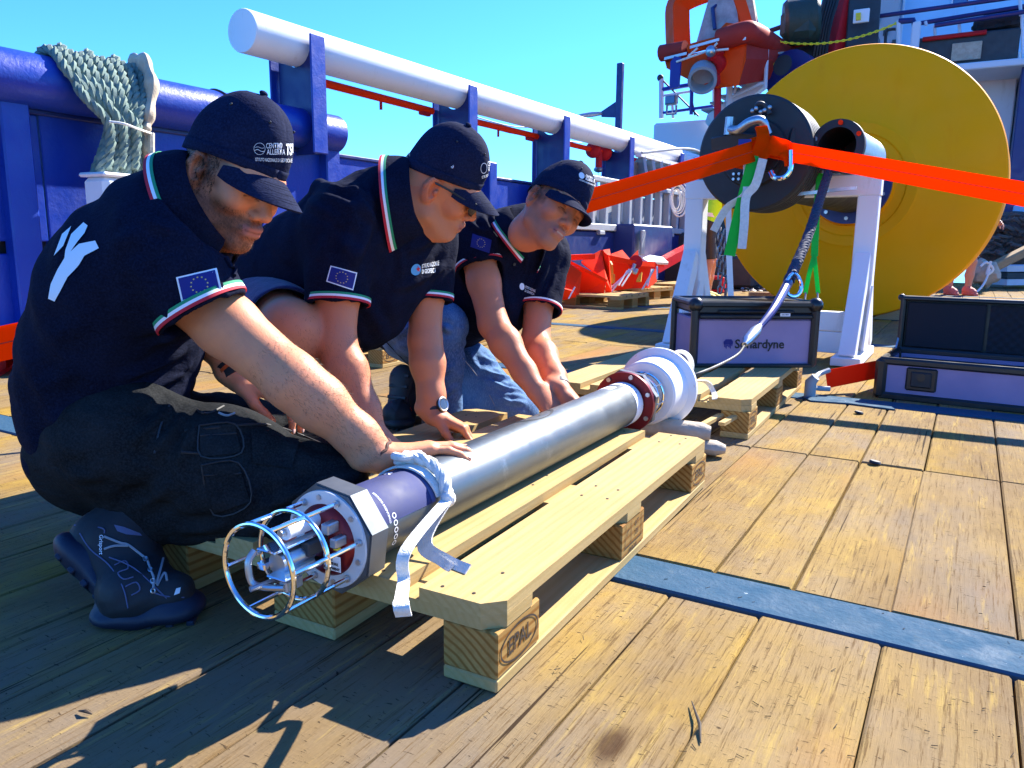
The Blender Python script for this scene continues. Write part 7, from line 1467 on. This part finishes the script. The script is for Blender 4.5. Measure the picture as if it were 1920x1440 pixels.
    # jeans
    hipR, hipL = q(770, 615, 2.66), q(800, 640, 2.86); knR, anR = q(832, 612, 2.36), q(835, 775, 2.46); knL = q(968, 775, 2.60); knL[2] = .075; anL = q(782, 752, 2.86)
    tr = SDF(); tr.ell(pel-UP*.01, (.155, .17, .145), np.stack([unit(RT), unit(FW), unit(UP)], 1), .05); tr.chain([hipR, hipR+(knR-hipR)*.5-UP*.015, knR], [.104, .098, .074], .05); tr.chain([knR, knR+(anR-knR)*.4-RT*.012, anR], [.072, .072, .058], .04)
    tr.chain([hipL, hipL+(knL-hipL)*.5+UP*.02, knL], [.11, .095, .074], .05); tr.chain([knL, knL+(anL-knL)*.35, anL], [.070, .070, .056], .04)
    v, F = tr.net(.005); v = relax(v, F, 2); N = vnormals(v, F); v = wrinkle(v, N, .007, 48, [unit(RT*.5+UP*.85), unit(RT*.9-UP*.3)], 42, .6); bj = bvh_of(v, F); N = vnormals(v, F); v = folds(v, N, bj, [(905, 668, 955, 690, .008, .010), (900, 690, 970, 715, .008, .010), (925, 715, 980, 738, .007, .009), (700, 610, 740, 600, .006, .010), (720, 640, 790, 600, .006, .012), (810, 700, 850, 690, .006, .012), (820, 740, 858, 728, .006, .010), (940, 745, 985, 760, .006, .009), (880, 660, 900, 700, .006, .010)]); je = fastmesh('jeans', v, F, M_denim, root); bj = bvh_of(v, F)
    MB().tube(catmull([cast(bj, x_, y_, .0008) for x_, y_ in ((868, 672), (895, 705), (920, 745), (936, 778))], 6), .0016, 5).build('seam', M_lace, je); MB().tube(catmull([cast(bj, x_, y_, .0008) for x_, y_ in ((703, 612), (724, 640), (750, 668), (766, 684))], 6), .0016, 5).build('seam', M_shirt, je)
    B_ = V(*atz(737, 800, 0.004)[:2], .004); B_ = atz(737, 797, .004); T_ = B_+unit(V(RT[0], RT[1], 0)*.7+V(.2, -.5, 0))*.085; Hh = reach(757, 700, B_, .20, True); Hh = at(752, 694, pr_depth(B_)+.02)
    bo, bb = boot(root, Hh, B_, T_, anL, 1.08, (M_black, M_black), .045, 'sneaker', h=.005)
    poly_px(bb, [(731, 747), (736, 765), (743, 772), (749, 760), (752, 735), (762, 722), (748, 732), (744, 758), (738, 760)], 'sneaker_flash', M_dkgrey, bo, .002, 6)
    MB().tube(catmull([cast(bb, 770, 770, .004), at(756, 778, 3.02), at(762, 790, 3.0), at(772, 776, 3.0), cast(bb, 768, 766, .004)], 5), .003, 5).build('lace', mat('red_lace', (.25, .03, .02), .8), bo)
    boot(root, V(anR[0]-.07, anR[1], .004), V(anR[0]+.09, anR[1]-.03, .004), V(anR[0]+.20, anR[1]-.05, .004), anR+V(0, 0, -.02), 1.05, (M_black, M_black), .042, 'sneaker', h=.006)
    ax = unit(wrL-elL); MB().lathe([(-.032, .032), (-.030, .0345), (-.012, .034), (-.010, .031)], wrL, ax, 30).build('watch', mat('grey_watch_strap', (.08, .09, .10), .6), root)
    cr_, cb = cap(root, c, H, hs)
    lg = ((1086, 322), (1122, 336), (1120, 352), (1084, 338)); L = lambda g, *a: decal(cb, fit(g, *a), lg, 'cap_lettering', M_wprint, cr_, .0016); L(disc2d(1), 0, .28, .3, 1.0); L(text_geo('CENTRO', 1, .01), .34, .68, .66, .95); L(text_geo('ALLERTA', 1, .02), .34, .7, .36, .62); L(text_geo('TSUNAMI', 1, .03), .74, 1.2, .36, .9); L(text_geo('ISTITUTO NAZIONALE DI GEOFISICA', 1, .02), .05, 1.2, .02, .2)
    return root

build_man3()

# ------------------------------------------------------------------ background workers
def worker(label, feet, lean, top_m, vest, leg_m, skin=(.45, .24, .16), shoe=(.3, .1, .1), bare=True, face=V(0, 1, 0), bend=.2):
    root = thing('person', label, 'person', feet); g = unit(face); lf = np.cross((0, 0, 1), g); o = np.asarray(feet)
    hip = o+V(0, 0, .90)+g*-.05; che = hip+V(0, 0, .40)+g*bend*.6; nek = che+V(0, 0, .17)+g*bend*.4; hd = nek+V(0, 0, .16)+g*.06; Fh = frame(g)
    b = SDF(); P = head_ops(b, hd, Fh); b.cone(nek, P(-.03, 0, -.05), .055, .055, .02)
    for s_ in (-1, 1):
        fo = o+lf*.11*s_+g*.05*s_; kn_ = fo+V(0, 0, .48)+g*.04; b.chain([hip+lf*.09*s_, kn_], [.085, .058], .03); b.chain([kn_, kn_*.6+fo*.4-g*.02, fo+V(0, 0, .07)], [.056, .058, .036], .03)
        sh_ = che+V(0, 0, .10)+lf*.19*s_; el = sh_+V(0, 0, -.26)+g*.12; wr = el+g*.20+V(0, 0, -.10); b.chain([sh_, el, wr], [.055, .043, .03], .02); hand(b, wr, unit(g-V(0, 0, .4)), lf*s_+V(0, 0, .6), s_)
    b.chain([hip, che, nek], [.1, .1, .06], .05); v, F = b.net(.007); fastmesh('body', v, F, M_skin, root, np.tile(np.array(skin), (len(v), 1)))
    s = SDF(); s.cone(hip-V(0, 0, .02), che, .175, .20, .05, (g, .72)); s.cone(che, nek, .18, .07, .06, (g, .7)); 
    for s_ in (-1, 1): sh_ = che+V(0, 0, .10)+lf*.19*s_; s.cone(sh_, sh_+V(0, 0, -.15)+g*.07, .085, .075, .05, cap=True)
    v, F = s.net(.009); v = relax(v, F, 1); N = vnormals(v, F); v = wrinkle(v, N, .01, 25, [unit(V(.4, .2, 1))], 4, .8); so = fastmesh('jacket' if vest else 'shirt', v, F, top_m, root)
    if vest:
        for z in (.06, .2): MB().lathe([(-.022, .182), (-.022, .186), (.022, .186), (.022, .182)], hip+V(0, 0, z-.07)+g*z*.1, V(0, 0, 1)+g*.12, 32, ).build('reflective_band', M_wprint, so)
    t = SDF(); t.ell(hip-V(0, 0, .02), (.15, .18, .14), Fh, .05)
    for s_ in (-1, 1): fo = o+lf*.11*s_+g*.05*s_; kn_ = fo+V(0, 0, .48)+g*.04; a = hip+lf*.09*s_; e = a+(kn_-a)*(.92 if bare else 1); t.cone(a, e, .108, .085, .05, cap=bare); (None if bare else t.cone(kn_, fo+V(0, 0, .06), .08, .062, .03))
    v, F = t.net(.008); v = relax(v, F, 1); fastmesh('shorts' if bare else 'trousers', v, F, leg_m, root)
    ms = mat('shoe_'+label[:6].replace(' ', '_'), shoe, .7)
    for s_ in (-1, 1): fo = o+lf*.11*s_+g*.05*s_; z = V(0, 0, .004); boot(root, fo-g*.07+z, fo+g*.09+z, fo+g*.19+z, fo+V(0, 0, .10), 1.0, (ms, ms), .042, 'shoe', h=.009)
    return root
wk1 = worker('worker in a lime hi-vis jacket and black shorts standing behind the white frame', atz(1322, 566, 0), 0, M_lime, True, M_black, face=V(.85, .5, 0), shoe=(.5, .5, .1))
wk2 = worker('worker mostly hidden behind the yellow buoy, one bare leg and red shoe showing', atz(1803, 553, 0)+V(-.05, 0, 0), 0, M_shorts, False, M_shorts, face=V(.6, -.8, 0), skin=(.50, .24, .16), shoe=(.45, .12, .10))
